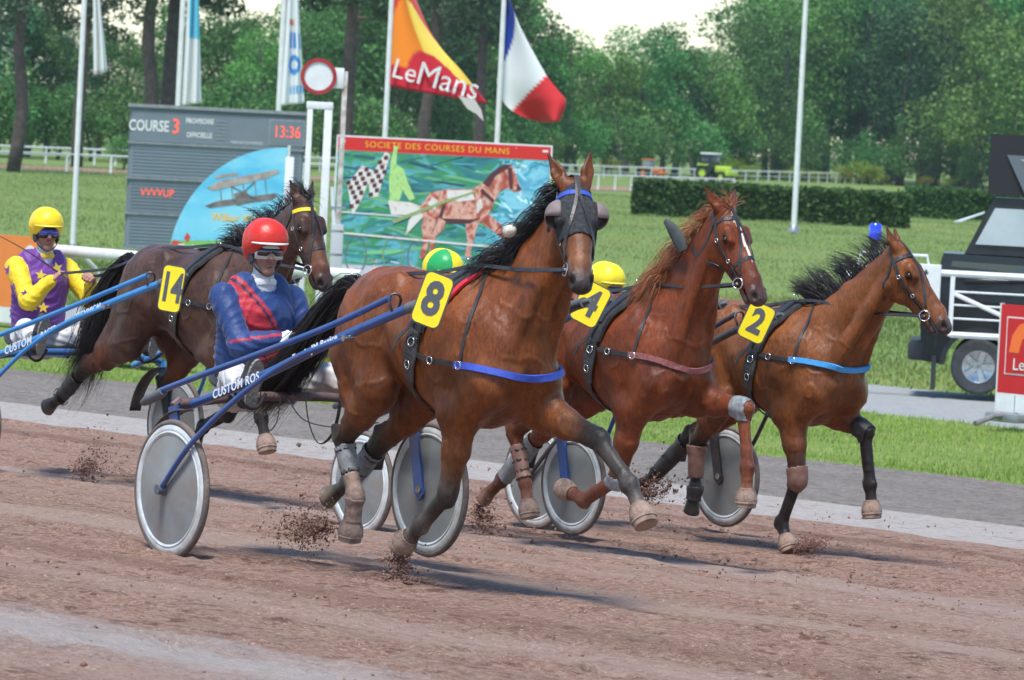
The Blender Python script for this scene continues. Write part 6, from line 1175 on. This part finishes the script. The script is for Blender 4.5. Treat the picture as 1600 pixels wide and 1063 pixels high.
# red, orange and yellow flag: hoist from the top of frame to y=140, fly swept down to the right
def colM(u, v):
    if v > .80: return (.58, .026, .045)
    e = math.hypot((u - .55) * 1.1, v - 1.)
    if e < .40: return (.58, .026, .045)
    if e < .78: return (.85, .24, .025) if u < .52 else (.86, .60, .10)
    return (.62, .05, .045)
fm = poly_flag(110, [(612, -75), (609, 0), (606, 70), (602, 134)], [(622, -72), (672, 50), (722, 112), (762, 162)], 'red orange and yellow flag with white town name', lambda u, v: .20 * math.sin(u * 7 + v * 2) * u, colM)
for txt, px_, py_, sz in (('Le', 632, 112, .62), ('Mans', 700, 128, .72)):
    me = text_mesh(txt, sz, bold=0., extrude=.004); p_ = at(px_, py_, 109.74); o = link('lettering', me, WHITE, None); a_ = math.radians(-13); o.matrix_world = Matrix.Translation(Vector(p_)) @ Matrix.Rotation(math.pi / 2, 4, 'X') @ Matrix.Rotation(a_, 4, 'Z') @ Matrix.Diagonal((.95, 1, 1, 1)); mw = o.matrix_world.copy(); o.parent = fm; o.matrix_parent_inverse = Matrix.Identity(4); o.matrix_basis = Matrix.Translation(-fm.location) @ mw
    bm_ = bmesh.new(); bm_.from_mesh(o.data); bmesh.ops.triangulate(bm_, faces=bm_.faces)
    for _ in range(3): bmesh.ops.subdivide_edges(bm_, edges=[e for e in bm_.edges if e.calc_length() > .10], cuts=1); bmesh.ops.triangulate(bm_, faces=bm_.faces)
    bm_.to_mesh(o.data); bm_.free()
    FV = np.array([v.co for v in fm.data.vertices]); B0 = Matrix.Translation(-fm.location) @ mw; Bi = B0.inverted()     # lay the letters on the rippled cloth
    for v in o.data.vertices:
        w = B0 @ v.co; k = int(np.argmin((FV[:, 0] - w.x) ** 2 + (FV[:, 2] - w.z) ** 2)); w.y = FV[k, 1] - .10 - (.004 if v.co.z > 0 else 0); v.co = Bi @ w
MB().poly([tuple(at(x, y, 109.8)) for x, y in ((716, 150), (742, 156), (752, 172), (756, 190), (744, 178), (730, 170))], .02, (0, 1, 0)).build('torn_end', mat('flag_tatter', (.55, .50, .46), rough=.8), None, False); _t = bpy.data.objects['torn_end']; _t.parent = fm; _t.matrix_basis = Matrix.Translation(-fm.location)
def colF(u, v): return (.02, .055, .34) if u < .30 else ((.74, .75, .76) if u < .62 else (.62, .035, .04))
poly_flag(112, [(790, -10), (785, 40), (780, 100), (777, 135), (790, 165), (815, 182), (850, 192)], [(793, -8), (812, 40), (835, 85), (855, 120), (872, 142), (884, 160), (874, 190)], 'french tricolour flag flying right of the red flag', lambda u, v: .28 * math.sin(u * 4.5 + v * 1.5) * (.3 + .7 * v), lambda u, v: colF(.30 * 0 + (.05 + .95 * (.12 * u + .88 * v)) * 1.0 + .10 * (u - .5), v))
p6, _ = flagpole(1240, 190, 14.5, .11, 'tall bare white flagpole in front of the hedge on the right')
# --- clipped hedges
HC = [(.055, .115, .026), (.075, .145, .036), (.040, .082, .020), (.10, .17, .045)]
def hedge(px0, px1, Y, h, d, label, seed):
    A, B_ = gx(px0, Y), gx(px1, Y); L = np.linalg.norm(B_ - A); r = np.random.default_rng(seed); n = int(L * h * 520 + L * d * 420); root = empty('hedge', tuple((A + B_) / 2), 0, label, 'hedge', 'clipped hedges in the infield'); fc = r.uniform(0, 1, n); P = np.stack([r.uniform(-L / 2, L / 2, n), r.uniform(-d / 2, d / 2, n), r.uniform(0, h, n)], 1); P[fc < .55, 1] = -d / 2 + r.normal(0, .05, (fc < .55).sum()); P[fc > .72, 2] = h + r.normal(0, .05, (fc > .72).sum()); P += (vnoise(P, 1.3, seed, 2) * .10)[:, None]
    a = r.normal(size=(n, 3)); a /= np.linalg.norm(a, axis=1)[:, None]; b = np.cross(a, r.normal(size=(n, 3))); b /= np.linalg.norm(b, axis=1)[:, None]; s = r.uniform(.06, .15, (n, 1)); V = np.stack([P - a * s, P + b * s * .6, P + a * s, P - b * s * .6], 1).reshape(-1, 3); C = np.repeat(np.array(HC)[r.integers(0, 4, n)] * r.uniform(.7, 1.3, (n, 1)), 4, 0); leaf_obj('foliage', [V], [C], root, LEAF); MB().box((0, 0, h * .47), (L - .25, d - .25, h * .94)).build('woody_core', mat('hedge_core', (.030, .055, .018), rough=.9, c2=(.05, .08, .028), scale=5), root)
hedge(987, 1420, 218, 1.38, 1.6, 'long dark green clipped hedge behind the chestnut horse', 5); hedge(1412, 1650, 255, 1.4, 1.6, 'farther short hedge beside the black vehicle', 6)
# --- far rails and the far side of the track
FT = band('far_track', 0, 1, 0, 1, 1, 1, RED); bpy.data.objects.remove(FT)
def far_strip(name, pts, wid, material, lift):
    P = catmull(pts, 40); V = np.vstack([np.column_stack([P[:, 0], P[:, 1], np.full(40, -1.215 + lift)]), np.column_stack([P[:, 0] - .12 * wid, P[:, 1] + wid, np.full(40, -1.215 + lift)])]); Q = np.array([(i, i + 1, 41 + i, 40 + i) for i in range(39)]); return tag(link(name, mesh_np(name, V, Q), material), kind='structure')
far_strip('far_track', [(-60, 238), (-26, 268), (-5, 292), (8, 312), (40, 365)], 17, RED, .03)
def far_rail(pts, label, n_post, h=.95, two=True, r=.05):
    P = catmull(pts, 60); o0 = P[len(P) // 2]; root = empty('rail_fence', tuple(o0), 0, label, 'fence', 'white rails of the far track'); Q = P - o0; MB().tube(Q + V3(0, 0, h), r * 1.3, 6, flat=.8).build('top_rail', WHITE, root)
    if two: MB().tube(Q + V3(0, 0, h * .55), r * .7, 6).build('lower_rail', WHITE, root)
    me = None
    for k in range(n_post):
        p = catmull(pts, n_post * 1)[k] - o0
        if me is None: o = MB().box((0, 0, h / 2), (.12, .12, h)).build('post', WHITE, root, False); me = o.data; o.location = tuple(p)
        else: link('post', me, None, root, tuple(p))
zf = -1.2
far_rail([(-58, 262, zf), (-31, 298, zf), (-16, 325, zf), (3.5, 385, zf), (20, 432, zf), (34, 482, zf)], 'long white rail fence in front of the far trees', 64); far_rail([(-52, 238, zf), (-27, 262, zf), (-8, 285, zf), (4, 306, zf), (14, 325, zf)], 'thinner white rail on the near side of the far track', 40, two=False, r=.04)
def track_obstacle():
    g = gx(1095, 250); o = MB().box((0, 0, .35), (1.3, .3, .16), bevel=.04).build('white_kerb_block', WHITE, None, loc=tuple(g + V3(0, 0, .9))); 
# --- tractors
def tractor(px, Y, col, glass, roofc, label, s=1.):
    g = gx(px, Y); root = empty('tractor', tuple(g), facing(g) - .55, label, 'tractor', 'tractors working on the far track'); root.scale = (s, s, s); T = mat('tractor_tyre', (.02, .02, .02), rough=.9)
    for x, y, r_, w in ((-.85, -.75, .72, .42), (-.85, .75, .72, .42), (1.05, -.70, .45, .30), (1.05, .70, .45, .30)): wh = MB().lathe([(r_ * .55, -w / 2), (r_ * .92, -w / 2), (r_, -w * .3), (r_, w * .3), (r_ * .92, w / 2), (r_ * .55, w / 2)], axis='y', seg=20, closed=True).build('wheel', T, root, loc=(x, y, r_)); MB().lathe([(.01, -w * .3), (r_ * .55, -w * .3), (r_ * .55, w * .3), (.01, w * .3)], axis='y', seg=16).build('rim', col, wh)
    MB().box((.85, 0, 1.08), (1.5, .70, .62), bevel=.12).build('bonnet', col, root); MB().box((0, 0, .75), (2.4, .45, .4), bevel=.05).build('chassis', T, root); cab = MB().box((-.55, 0, 1.75), (1.25, 1.35, 1.25), bevel=.10).build('cab', glass, root); MB().box((-.55, 0, 2.45), (1.45, 1.5, .16), bevel=.06).build('roof', roofc, cab)
    for y in (-.82, .82): MB().box((-.85, y, 1.42), (1.1, .40, .12), bevel=.05).build('mudguard', col, root)
    MB().tube([(.6, .25, 1.3), (.6, .25, 2.2)], .04, 8).build('exhaust', T, root); MB().box((1.72, 0, .75), (.25, 1.9, .45), bevel=.05).build('front_weight', col, root)
DGL = mat('dark_glass', (.03, .045, .05), rough=.08, spec=.7)
tractor(1117, 412, mat('lime_green', (.45, .62, .06), rough=.4), DGL, mat('cab_white', (.75, .78, .76), rough=.4), 'lime green tractor with white cab roof on the far track', .92); tractor(1018, 408, mat('harrow_orange', (.75, .20, .04), rough=.45), mat('mist_glass', (.20, .26, .27), rough=.2), mat('roof_orange', (.70, .22, .06), rough=.4), 'orange tractor with grey cab on the far track', .62)
# --- black starting-gate car on the service road
Yc = 67.; sg = gx(1520, Yc); car = empty('starting_car', tuple(sg + V3(1.07, .6, 0)), -.10, 'black starting gate car with white folded gate wings on the road', 'car'); BLK = mat('black_car_paint', (.012, .013, .016), rough=.30, coat=.15, spec=.35, c2=(.016, .02, .022), scale=3, c3=(.04, .037, .034), scale3=3, amt3=.2); CL = mat('car_cladding', (.03, .031, .034), rough=.6); GLS = mat('car_glass', (.30, .36, .36), rough=.06, spec=.7, c2=(.42, .47, .46), scale=1.2)
# side profile, x from the tail (left, -1.75) forwards; wheel arch round x=-.95
arch = [(-.95 + .46 * math.cos(a), .38 + .46 * math.sin(a)) for a in np.linspace(math.pi, 0, 15)]; arch2 = [(1.75 + .46 * math.cos(a), .38 + .46 * math.sin(a)) for a in np.linspace(math.pi, 0, 15)]
prof = [(-1.72, .42)] + arch + arch2 + [(2.65, .42), (2.68, .95), (2.55, 1.12), (1.4, 1.22), (1.2, 1.25), (-1.70, 1.25), (-1.76, .9)]
MB().poly([(x, -.90, z) for x, z in prof], 1.8, (0, 1, 0)).build('body', BLK, car, False); MB().poly([(-1.66, -.78, 1.251), (1.15, -.78, 1.251), (.55, -.74, 1.80), (.2, -.72, 1.86), (-1.5, -.72, 1.88)], 1.5, (0, 1, 0)).build('cabin', BLK, car, False)
MB().box((-1.80, 0, .55), (.22, 1.84, .26), bevel=.05).build('bumper', CL, car)
for x, nm in ((-.95, 'wheel'), (1.75, 'wheel')):
    for y in (-.80, .80):
        wh = MB().lathe([(.22, -.12), (.34, -.125), (.375, -.09), (.375, .09), (.34, .125), (.22, .12)], axis='y', seg=30, closed=True).build('wheel', mat('car_tyre', (.06, .062, .062), rough=.9, c2=(.12, .115, .11), scale=6), car, loc=(x, y, .375)); s_ = -1 if y < 0 else 1; MB().lathe([(.205, s_ * .10), (.235, s_ * .115), (.24, s_ * .06), (.20, s_ * .03), (.01, s_ * .035)], axis='y', seg=28).build('rim', ALU, wh)
        for k in range(5): a = k * 1.2566; MB().poly([(.05 * math.cos(a + .7), s_ * .09, .05 * math.sin(a + .7)), (.215 * math.cos(a + .20), s_ * .105, .215 * math.sin(a + .20)), (.215 * math.cos(a - .20), s_ * .105, .215 * math.sin(a - .20)), (.05 * math.cos(a - .7), s_ * .09, .05 * math.sin(a - .7))], .02, (0, -s_, 0)).build('spoke', ALU, wh, False)
for x in (-1.55, -.40): MB().poly([(x, -.905, .60), (x + .02, -.905, .60), (x + .02, -.905, 1.22), (x, -.905, 1.22)], .004, (0, -1, 0)).build('door_gap', CL, car, False)
MB().box((.4, -.905, .62), (1.7, .03, .10), bevel=.01).build('side_strip', CL, car); MB().box((-1.55, -.86, .27), (.06, .30, .46)).build('mud_flap', CL, car)
MB().poly([(-1.45, -.735, 1.36), (-.35, -.755, 1.33), (-.38, -.725, 1.76), (-1.38, -.722, 1.78)], .012, (0, -1, 0)).build('side_window', DGL, car, False); MB().poly([(-.22, -.755, 1.33), (.85, -.765, 1.30), (.45, -.728, 1.74), (-.25, -.722, 1.76)], .012, (0, -1, 0)).build('side_window', GLS, car, False)
MB().box((-1.74, -.78, 1.02), (.06, .16, .30), bevel=.015).build('tail_lamp', mat('lamp_red', (.35, .02, .02), rough=.2, coat=1.), car); MB().box((-.62, -.915, 1.10), (.16, .03, .035), bevel=.01).build('door_handle', CL, car); MB().box((.62, -.915, 1.10), (.16, .03, .035), bevel=.01).build('door_handle', CL, car); MB().box((1.0, -1.0, 1.36), (.14, .20, .16), bevel=.03).build('wing_mirror', BLK, car)
for q in range(15):
    a0, a1 = [math.pi * (1 - (q + e_) / 15) for e_ in (0, 1)]; MB().poly([(-.95 + r_ * math.cos(a_), -.902, .38 + r_ * math.sin(a_)) for r_, a_ in ((.46, a0), (.53, a0), (.53, a1), (.46, a1))], .02, (0, -1, 0)).build('arch_trim', CL, car, False)
# raised starter's cabin and advertising box on the roof
MB().poly([(-1.22, -.70, 1.885), (1.0, -.70, 1.885), (.9, -.66, 2.66), (-.86, -.66, 2.66)], 1.36, (0, 1, 0)).build('starter_cabin', BLK, car, False)
MB().poly([(-1.08, -.712, 2.02), (.3, -.712, 2.02), (.28, -.676, 2.52), (-.84, -.676, 2.52)], .012, (0, -1, 0)).build('cabin_window', GLS, car, False)
MB().poly([(-1.30, -.3, 2.30), (-.98, -.72, 2.44), (-.98, .3, 2.44), (-1.40, .3, 2.28)], .02, (0, 0, 1)).build('sun_visor', mat('pale_visor', (.55, .57, .56), rough=.4), car, False)
ad = MB().poly([(-.95, -.72, 2.70), (1.1, -.72, 2.70), (1.1, -.72, 3.52), (-.95, -.72, 3.52)], 1.2, (0, 1, 0)).build('advertising_box', mat('box_black', (.012, .012, .014), rough=.5), car, False)
MB().poly([(-.45, -.78, 2.72), (1.1, -1.02, 2.72), (1.1, -.76, 3.22), (-.72, -.735, 3.24)], .02, (0, -1, .3)).build('sloping_screen', mat('screen_grey', (.10, .115, .125), rough=.3), car, False)
rg = MB(); rg.tube([(-.10 + .11 * math.cos(t), -.93, 3.02 + .055 * math.sin(t)) for t in np.linspace(0, 2 * math.pi, 20)], .014, 6, caps=False); rg.build('green_ring', mat('ring_green', (.02, .42, .25), rough=.4), ad); MB().box((.05, -.98, 2.85), (.5, .012, .05)).build('white_line', WHITE, ad)
# gate wings: white tubular frames with number boards, reaching past the tail
gy = -1.22
for z, r_ in ((1.62, .045), (1.38, .014), (1.20, .014), (1.02, .014), (.80, .042)): MB().tube([(-2.72 if r_ > .04 and z > 1 else -1.35, gy, z), (2.4, gy, z)], r_, 8).build('gate_rail', WHITE, car)
for x in (-1.35, -.02, 1.3): MB().box((x, gy, 1.22), (.06, .06, .88)).build('gate_post', WHITE, car)
MB().tube([(-1.35, gy, 1.36), (-.05, gy, .84)], .03, 6).build('gate_brace', WHITE, car); MB().tube([(-1.2, gy + .2, 1.52), (2.4, gy + .2, 1.70)], .03, 6).build('gate_arm', BLK, car)
for x, t_ in ((-1.72, '6'), (.12, '7')):
    nb = MB().box((x, gy - .05, 1.42), (.42, .03, .62), bevel=.01).build('number_board', WHITE, car, False); sheet_text(t_, x - .02, 1.44, .55, mat('board_digit', (.05, .055, .06), rough=.5), nb, gy - .068, sx=.8, bold=.006)
for x in (-2.45, -1.85):
    MB().tube([(x - .18, gy, 1.66), (x - .14, gy, 1.84), (x + .14, gy, 1.84), (x + .18, gy, 1.66)], .022, 6).build('lamp_bracket', WHITE, car)
MB().tube([(-2.42, gy, 1.64), (-2.42, gy, 2.02)], .05, 10).build('beacon_base', CL, car); MB().lathe([(.001, .22), (.06, .22), (.085, .19), (.09, .02), (.08, 0), (.001, 0)], seg=20).build('blue_beacon', mat('beacon_blue', (.015, .05, .62), rough=.12, coat=1., emit=.10), car, loc=(-2.42, gy, 2.02))
MB().tube([(-2.72, gy, 1.62), (-2.75, gy, 1.45), (-2.65, gy, 1.30)], .05, 8).build('gate_end', WHITE, car); MB().tube([(-1.35, gy, .95), (-1.5, -.8, .95)], .03, 6).build('gate_mount', CL, car); MB().tube([(1.3, gy, .95), (1.3, -.88, .95)], .03, 6).build('gate_mount', CL, car)
# ------------------------------------------------------------------ trees
BARK = mat('bark', (.07, .055, .042), rough=.9, c2=(.13, .11, .09), scale=6, bump=.5); PBARK = mat('pine_bark', (.050, .040, .036), rough=.95, c2=(.11, .085, .07), scale=4, bump=.6)
G1 = [(.085, .190, .045), (.115, .235, .058), (.062, .145, .036), (.150, .270, .070), (.10, .205, .062)]; G2 = [(.14, .255, .050), (.185, .305, .065), (.10, .19, .042), (.22, .34, .085)]; G3 = [(.055, .135, .055), (.075, .165, .066), (.040, .105, .045), (.10, .19, .07)]; PN = [(.036, .070, .034), (.052, .090, .040), (.026, .052, .028), (.075, .105, .048)]
def limb_tree(m, h, r, seed, spread, first):
    rr = np.random.default_rng(seed); tips = []; P = [(0, 0, -.2)]; x = y = 0
    for k in range(1, 7): x += rr.normal(0, .12); y += rr.normal(0, .12); P.append((x, y, h * .85 * k / 6))
    m.tube(catmull(P, 12), np.linspace(r, r * .25, 12), 8)
    for k in range(9):
        t = first + (1 - first) * k / 9; i = min(int(t * 6), 5); b = V3(*P[i]) * (1 - (t * 6 - i)) + V3(*P[i + 1]) * (t * 6 - i); a = rr.uniform(0, 6.28); L = spread * rr.uniform(.5, .95) * (1 - .35 * t); e = b + V3(math.cos(a) * L, math.sin(a) * L, L * rr.uniform(.35, .8)); m.tube(catmull([b, (b + e) / 2 + V3(0, 0, L * .12), e], 6), [r * .35 * (1 - .5 * t), r * .08], 5); tips.append(e)
    return tips
def broadleaf(name_seed, h, spread, cols, n=9000, size=.30, first=.30):
    rr = np.random.default_rng(name_seed); m = MB(); tips = limb_tree(m, h, h * .022 + .06, name_seed, spread, first); blobs = [(t, spread * rr.uniform(.30, .48)) for t in tips]
    for k in range(26):
        z = rr.uniform(.22, .95); a = rr.uniform(0, 6.28); env = math.sin(math.pi * min(max((z - .05) / .98, 0), 1)) ** .6; d = spread * env * rr.uniform(.35, .92); blobs.append((V3(math.cos(a) * d, math.sin(a) * d, h * z), spread * rr.uniform(.20, .42)))
    w = np.array([b[1] ** 2 for b in blobs]); cnt = (n * w / w.sum()).astype(int); Vs = []; Cs = []
    for i, ((c, r), k) in enumerate(zip(blobs, cnt)):
        v, col = leafblob('x', c, (r, r, r * .78), max(k, 8), size, cols, name_seed * 100 + i); Cs.append(col * np.array([.80, .97, .95]) * rr.uniform(.80, 1.35)); Vs.append(v)
    return Vs, Cs, m
def pine(seed, h, spread, n=8000):
    rr = np.random.default_rng(seed); m = MB(); P = [(0, 0, -.2)]; x = y = 0
    for k in range(1, 7): x += rr.normal(0, .18); y += rr.normal(0, .18); P.append((x, y, h * .95 * k / 6))
    m.tube(catmull(P, 14), np.linspace(.40, .12, 14), 9); Vs = []; Cs = []
    for k in range(30):
        t = .42 + .55 * k / 30 + rr.normal(0, .02); i = min(int(t * 6), 5); b = V3(*P[i]) * (1 - (t * 6 - i)) + V3(*P[i + 1]) * (t * 6 - i); a = rr.uniform(0, 6.28); L = spread * rr.uniform(.45, 1.) * (1.1 - .5 * t); e = b + V3(math.cos(a) * L, math.sin(a) * L, L * rr.uniform(-.15, .4)); m.tube(catmull([b, (b + e) / 2 + V3(0, 0, -.1 * L), e], 6), [.09, .025], 5)
        for q in range(3): c = b + (e - b) * rr.uniform(.5, 1.05) + rr.normal(0, .35, 3); r_ = rr.uniform(.7, 1.35); v, col = leafblob('x', c, (r_, r_, r_ * .55), n // 90, .26, PN, seed * 1000 + k * 7 + q); Vs.append(v); Cs.append(col * rr.uniform(.75, 1.25))
    return Vs, Cs, m
KINDS = {}
def kind(key, maker):
    Vs, Cs, m = maker; V = np.vstack(Vs); me = mesh_np('crown_' + key, V, np.arange(len(V)).reshape(-1, 4), False); set_col(me, np.vstack(Cs)); me.materials.append(LEAF); tm = mesh_np('trunk_' + key, m.v, m.f); tm.materials.append(PBARK if key.startswith('pine') else BARK); KINDS[key] = (me, tm)
kind('oak', broadleaf(1, 14, 5.2, G1)); kind('beech', broadleaf(2, 16, 5.0, G2)); kind('lime', broadleaf(3, 15, 4.4, G1, first=.2)); kind('dark', broadleaf(4, 15, 5.2, G3)); kind('round', broadleaf(5, 11, 5.0, G2, first=.15)); kind('pine_a', pine(6, 22, 4.2)); kind('pine_b', pine(7, 21, 3.8))
kind('low', broadleaf(8, 5, 3.4, G1, n=4500, size=.24, first=.1)); kind('gorse', broadleaf(9, 1.6, 1.5, [(.40, .34, .03), (.50, .42, .03), (.10, .18, .03), (.13, .21, .04), (.16, .24, .05)], n=1500, size=.16, first=.1))
def tree(key, px, Y, s, label, group, name='tree', rz=None, sz=1., cat='tree'):
    g = gx(px, Y); r = random.random() * 6.28 if rz is None else rz; root = empty(name, tuple(g), r, label, cat, group); root.scale = (s, s, s * sz); link('crown', KINDS[key][0], None, root); link('trunk', KINDS[key][1], None, root)
GB = 'trees of the far wood'
# front edge of the wood from left to right: kind, column, depth, scale
edge = [('dark', -40, 330, 1.0), ('lime', 40, 335, .78), ('dark', 120, 340, .62), ('oak', 195, 338, .66), ('lime', 270, 345, .80), ('lime', 345, 350, .85), ('beech', 400, 342, .62), ('oak', 470, 355, .85), ('oak', 545, 360, 1.0), ('dark', 620, 368, 1.05), ('lime', 690, 380, 1.0), ('oak', 755, 395, 1.02), ('lime', 825, 420, .92), ('beech', 885, 432, .80), ('round', 945, 440, 1.02), ('oak', 1000, 446, .92), ('lime', 1052, 452, .92), ('round', 1100, 455, 1.06), ('oak', 1160, 470, 1.12), ('beech', 1225, 480, 1.28), ('oak', 1290, 490, 1.42), ('lime', 1350, 486, 1.45), ('dark', 1405, 480, 1.25), ('oak', 1460, 492, 1.5), ('beech', 1520, 470, 1.35), ('round', 1580, 450, 1.35), ('oak', 1640, 460, 1.5)]
KN = dict(oak='mid green oak-like tree', beech='light green tree', lime='tall narrow green tree', dark='dark blue-green tree', round='low rounded light green tree')
ORD = ['first', 'second', 'third', 'fourth', 'fifth', 'sixth', 'seventh', 'eighth', 'ninth', 'tenth']
for row, dY, dpx, ds in ((0, 0, 0, 1.), (1, 26, 34, 1.14), (2, 60, -14, 1.25)):
    cnt = {}
    for k, px, Y, s in edge:
        if row and not (800 < px < 1180 or px < 530) or not row:
            j = cnt.get(k, 0); cnt[k] = j + 1; tree(k, px + dpx, Y + dY, s * (ds if row else 1.) * random.uniform(.94, 1.05), f"{ORD[j]} {KN[k]} from the left in the {('front', 'middle', 'back')[row]} row of the wood", GB)
        elif row == 1: j = cnt.get(k, 0); cnt[k] = j + 1; tree(k, px + dpx, Y + dY, s * .88, f"{ORD[j]} {KN[k]} from the left in the middle row of the wood", GB)
for j, px in enumerate(range(-20, 1640, 58)):
    Y = float(np.interp(px, [e[1] for e in edge], [e[2] for e in edge])) - 10 + random.uniform(-3, 4); tree('low', px + random.uniform(-12, 12), Y, random.uniform(.75, 1.15), 'low green undergrowth bush along the edge of the far wood', 'undergrowth along the wood', 'bush', cat='bush')
for j, (px, Y, s) in enumerate(((955, 425, .9), (1140, 452, 1.3), (1152, 455, 1.5), (1170, 450, .9), (1232, 462, .7), (1246, 462, .8), (1275, 465, .7), (1316, 468, 1.), (1342, 468, 1.4), (1358, 468, 1.2), (1372, 470, .8), (1445, 470, .7), (1482, 470, .7), (1520, 470, .6))):
    tree('gorse', px, Y, s * .8, f'yellow gorse bush, {("first second third fourth fifth sixth seventh eighth ninth tenth eleventh twelfth thirteenth fourteenth").split()[j]} from the left under the wood', 'yellow gorse bushes under the wood', 'gorse_bush', cat='bush')
PW = ('leaning into the top left corner', 'left of the scoreboard', 'with thick trunk above the scoreboard', 'with second thick trunk above the scoreboard', 'between the lettered flag and the red flag', 'behind the red and orange flag', 'behind the tricolour flag')
for j, (k, px, Y, s) in enumerate((('pine_a', 20, 255, .95), ('pine_b', 120, 290, .92), ('pine_a', 222, 235, 1.0), ('pine_b', 256, 238, 1.02), ('pine_b', 535, 240, 1.0), ('pine_a', 662, 270, 1.0), ('pine_b', 745, 300, .95))): tree(k, px, Y, s, 'dark pine tree ' + PW[j], 'dark pines in front of the wood', 'pine_tree')
tree('low', 192, 285, .42, 'small green bush at the left edge of the scoreboard', None, 'bush', cat='bush')
# ------------------------------------------------------------------ earth thrown up by the hooves
CLOD = mat('red_clod', (.17, .085, .062), rough=.95, c2=(.27, .15, .115), scale=30)
def clods(name, P, S, label, cat):
    r = np.random.default_rng(len(P)); base = np.array([(1, 0, 0), (-1, 0, 0), (0, 1, 0), (0, -1, 0), (0, 0, 1), (0, 0, -1)], float); Fb = np.array([(0, 2, 4), (2, 1, 4), (1, 3, 4), (3, 0, 4), (2, 0, 5), (1, 2, 5), (3, 1, 5), (0, 3, 5)]); n = len(P); V = P[:, None] + base[None] * (S[:, None, None] * r.uniform(.45, 1.3, (n, 6, 1))) + r.normal(0, .25, (n, 6, 3)) * S[:, None, None]; Q = (Fb[None] + (np.arange(n) * 6)[:, None, None]).reshape(-1, 3)
    o = link(name, mesh_np(name, V.reshape(-1, 3), Q, False), CLOD); return tag(o, label, cat, kind='stuff')
r5 = np.random.default_rng(5); Y = np.sqrt(r5.uniform(17.5 ** 2, 44 ** 2, 9000)); X = (r5.uniform(-30, 1630, 9000) - 800) / 7750 * Y; n_ = X * TN[0] + Y * TN[1]; kp = vnoise(np.stack([n_, (X * TT[0] + Y * TT[1]) * .25, 0 * X], 1), .9, 4, 3) + r5.uniform(-.35, .35, 9000) > .30; kp &= n_ < 27.6; X, Y = X[kp], Y[kp]
clods('loose_clods', np.stack([X, Y, ground_z(X, Y) + .004], 1), r5.gamma(1.6, .0028, len(X)) + .0025, 'loose red clods lying on the track', 'earth')
def spray(F, c, spread, n, label, seed, size=.006, d=(-.5, 0, .4)):
    r = np.random.default_rng(seed); t = r.uniform(0, 1, n) ** 1.3; P = V3(*c) + t[:, None] * V3(*d) * spread[0] + np.clip(r.standard_t(2.2, (n, 3)) * .75, -4, 4) * V3(spread[1], spread[1] * .8, spread[1]) * (.35 + t)[:, None]; W = np.array([F.M @ Vector(p) for p in P]); gz = ground_z(W[:, 0], W[:, 1]); W[:, 2] = np.maximum(W[:, 2], gz + .004); clods('dirt_spray', W, r.gamma(1.3, size * .26, n) + .0010, label, 'earth')
spray(F8, (.42, -.12, .20), (.45, .060), 2700, 'spray of red earth behind the hind hooves of the 8 horse', 1, .008, (-.8, .0, -.1)); spray(F8, (1.15, -.15, .16), (.30, .045), 2700, 'spray of red earth under the front hoof of the 8 horse', 2, .008, (.1, 0, -.9)); spray(F4, (-.05, .12, .16), (.35, .06), 1800, 'spray of red earth behind the trailing hoof of the 4 horse', 3, .008, (.35, 0, -.4)); spray(F2, (-.05, .12, .20), (.4, .06), 2100, 'spray of red earth between the 4 and 2 horses', 4, .008, (.6, 0, .3)); spray(F2, (1.80, -.15, .03), (.30, .030), 2100, 'spray of red earth at the front hoof of the 2 horse', 5, .007, (.9, 0, .25)); spray(F14, (.25, -.1, .05), (.5, .07), 1500, 'spray of red earth under the hind leg of the 14 horse', 6, .008, (.6, 0, .25))
# ------------------------------------------------------------------ haze over the whole place
hz = bpy.data.materials.new('haze_air'); hz.use_nodes = True; _n = hz.node_tree.nodes; _n.remove(_n['Principled BSDF']); _v = _n.new('ShaderNodeVolumePrincipled'); _v.inputs['Color'].default_value = (.70, .86, .95, 1); _v.inputs['Density'].default_value = .00012; _v.inputs['Anisotropy'].default_value = .2; hz.node_tree.links.new(_v.outputs[0], _n['Material Output'].inputs['Volume'])
tag(MB().box((-100, 900, 17.5), (4400, 3600, 40)).build('haze', hz, None, False), 'thin summer haze over the racecourse', 'haze', kind='stuff')
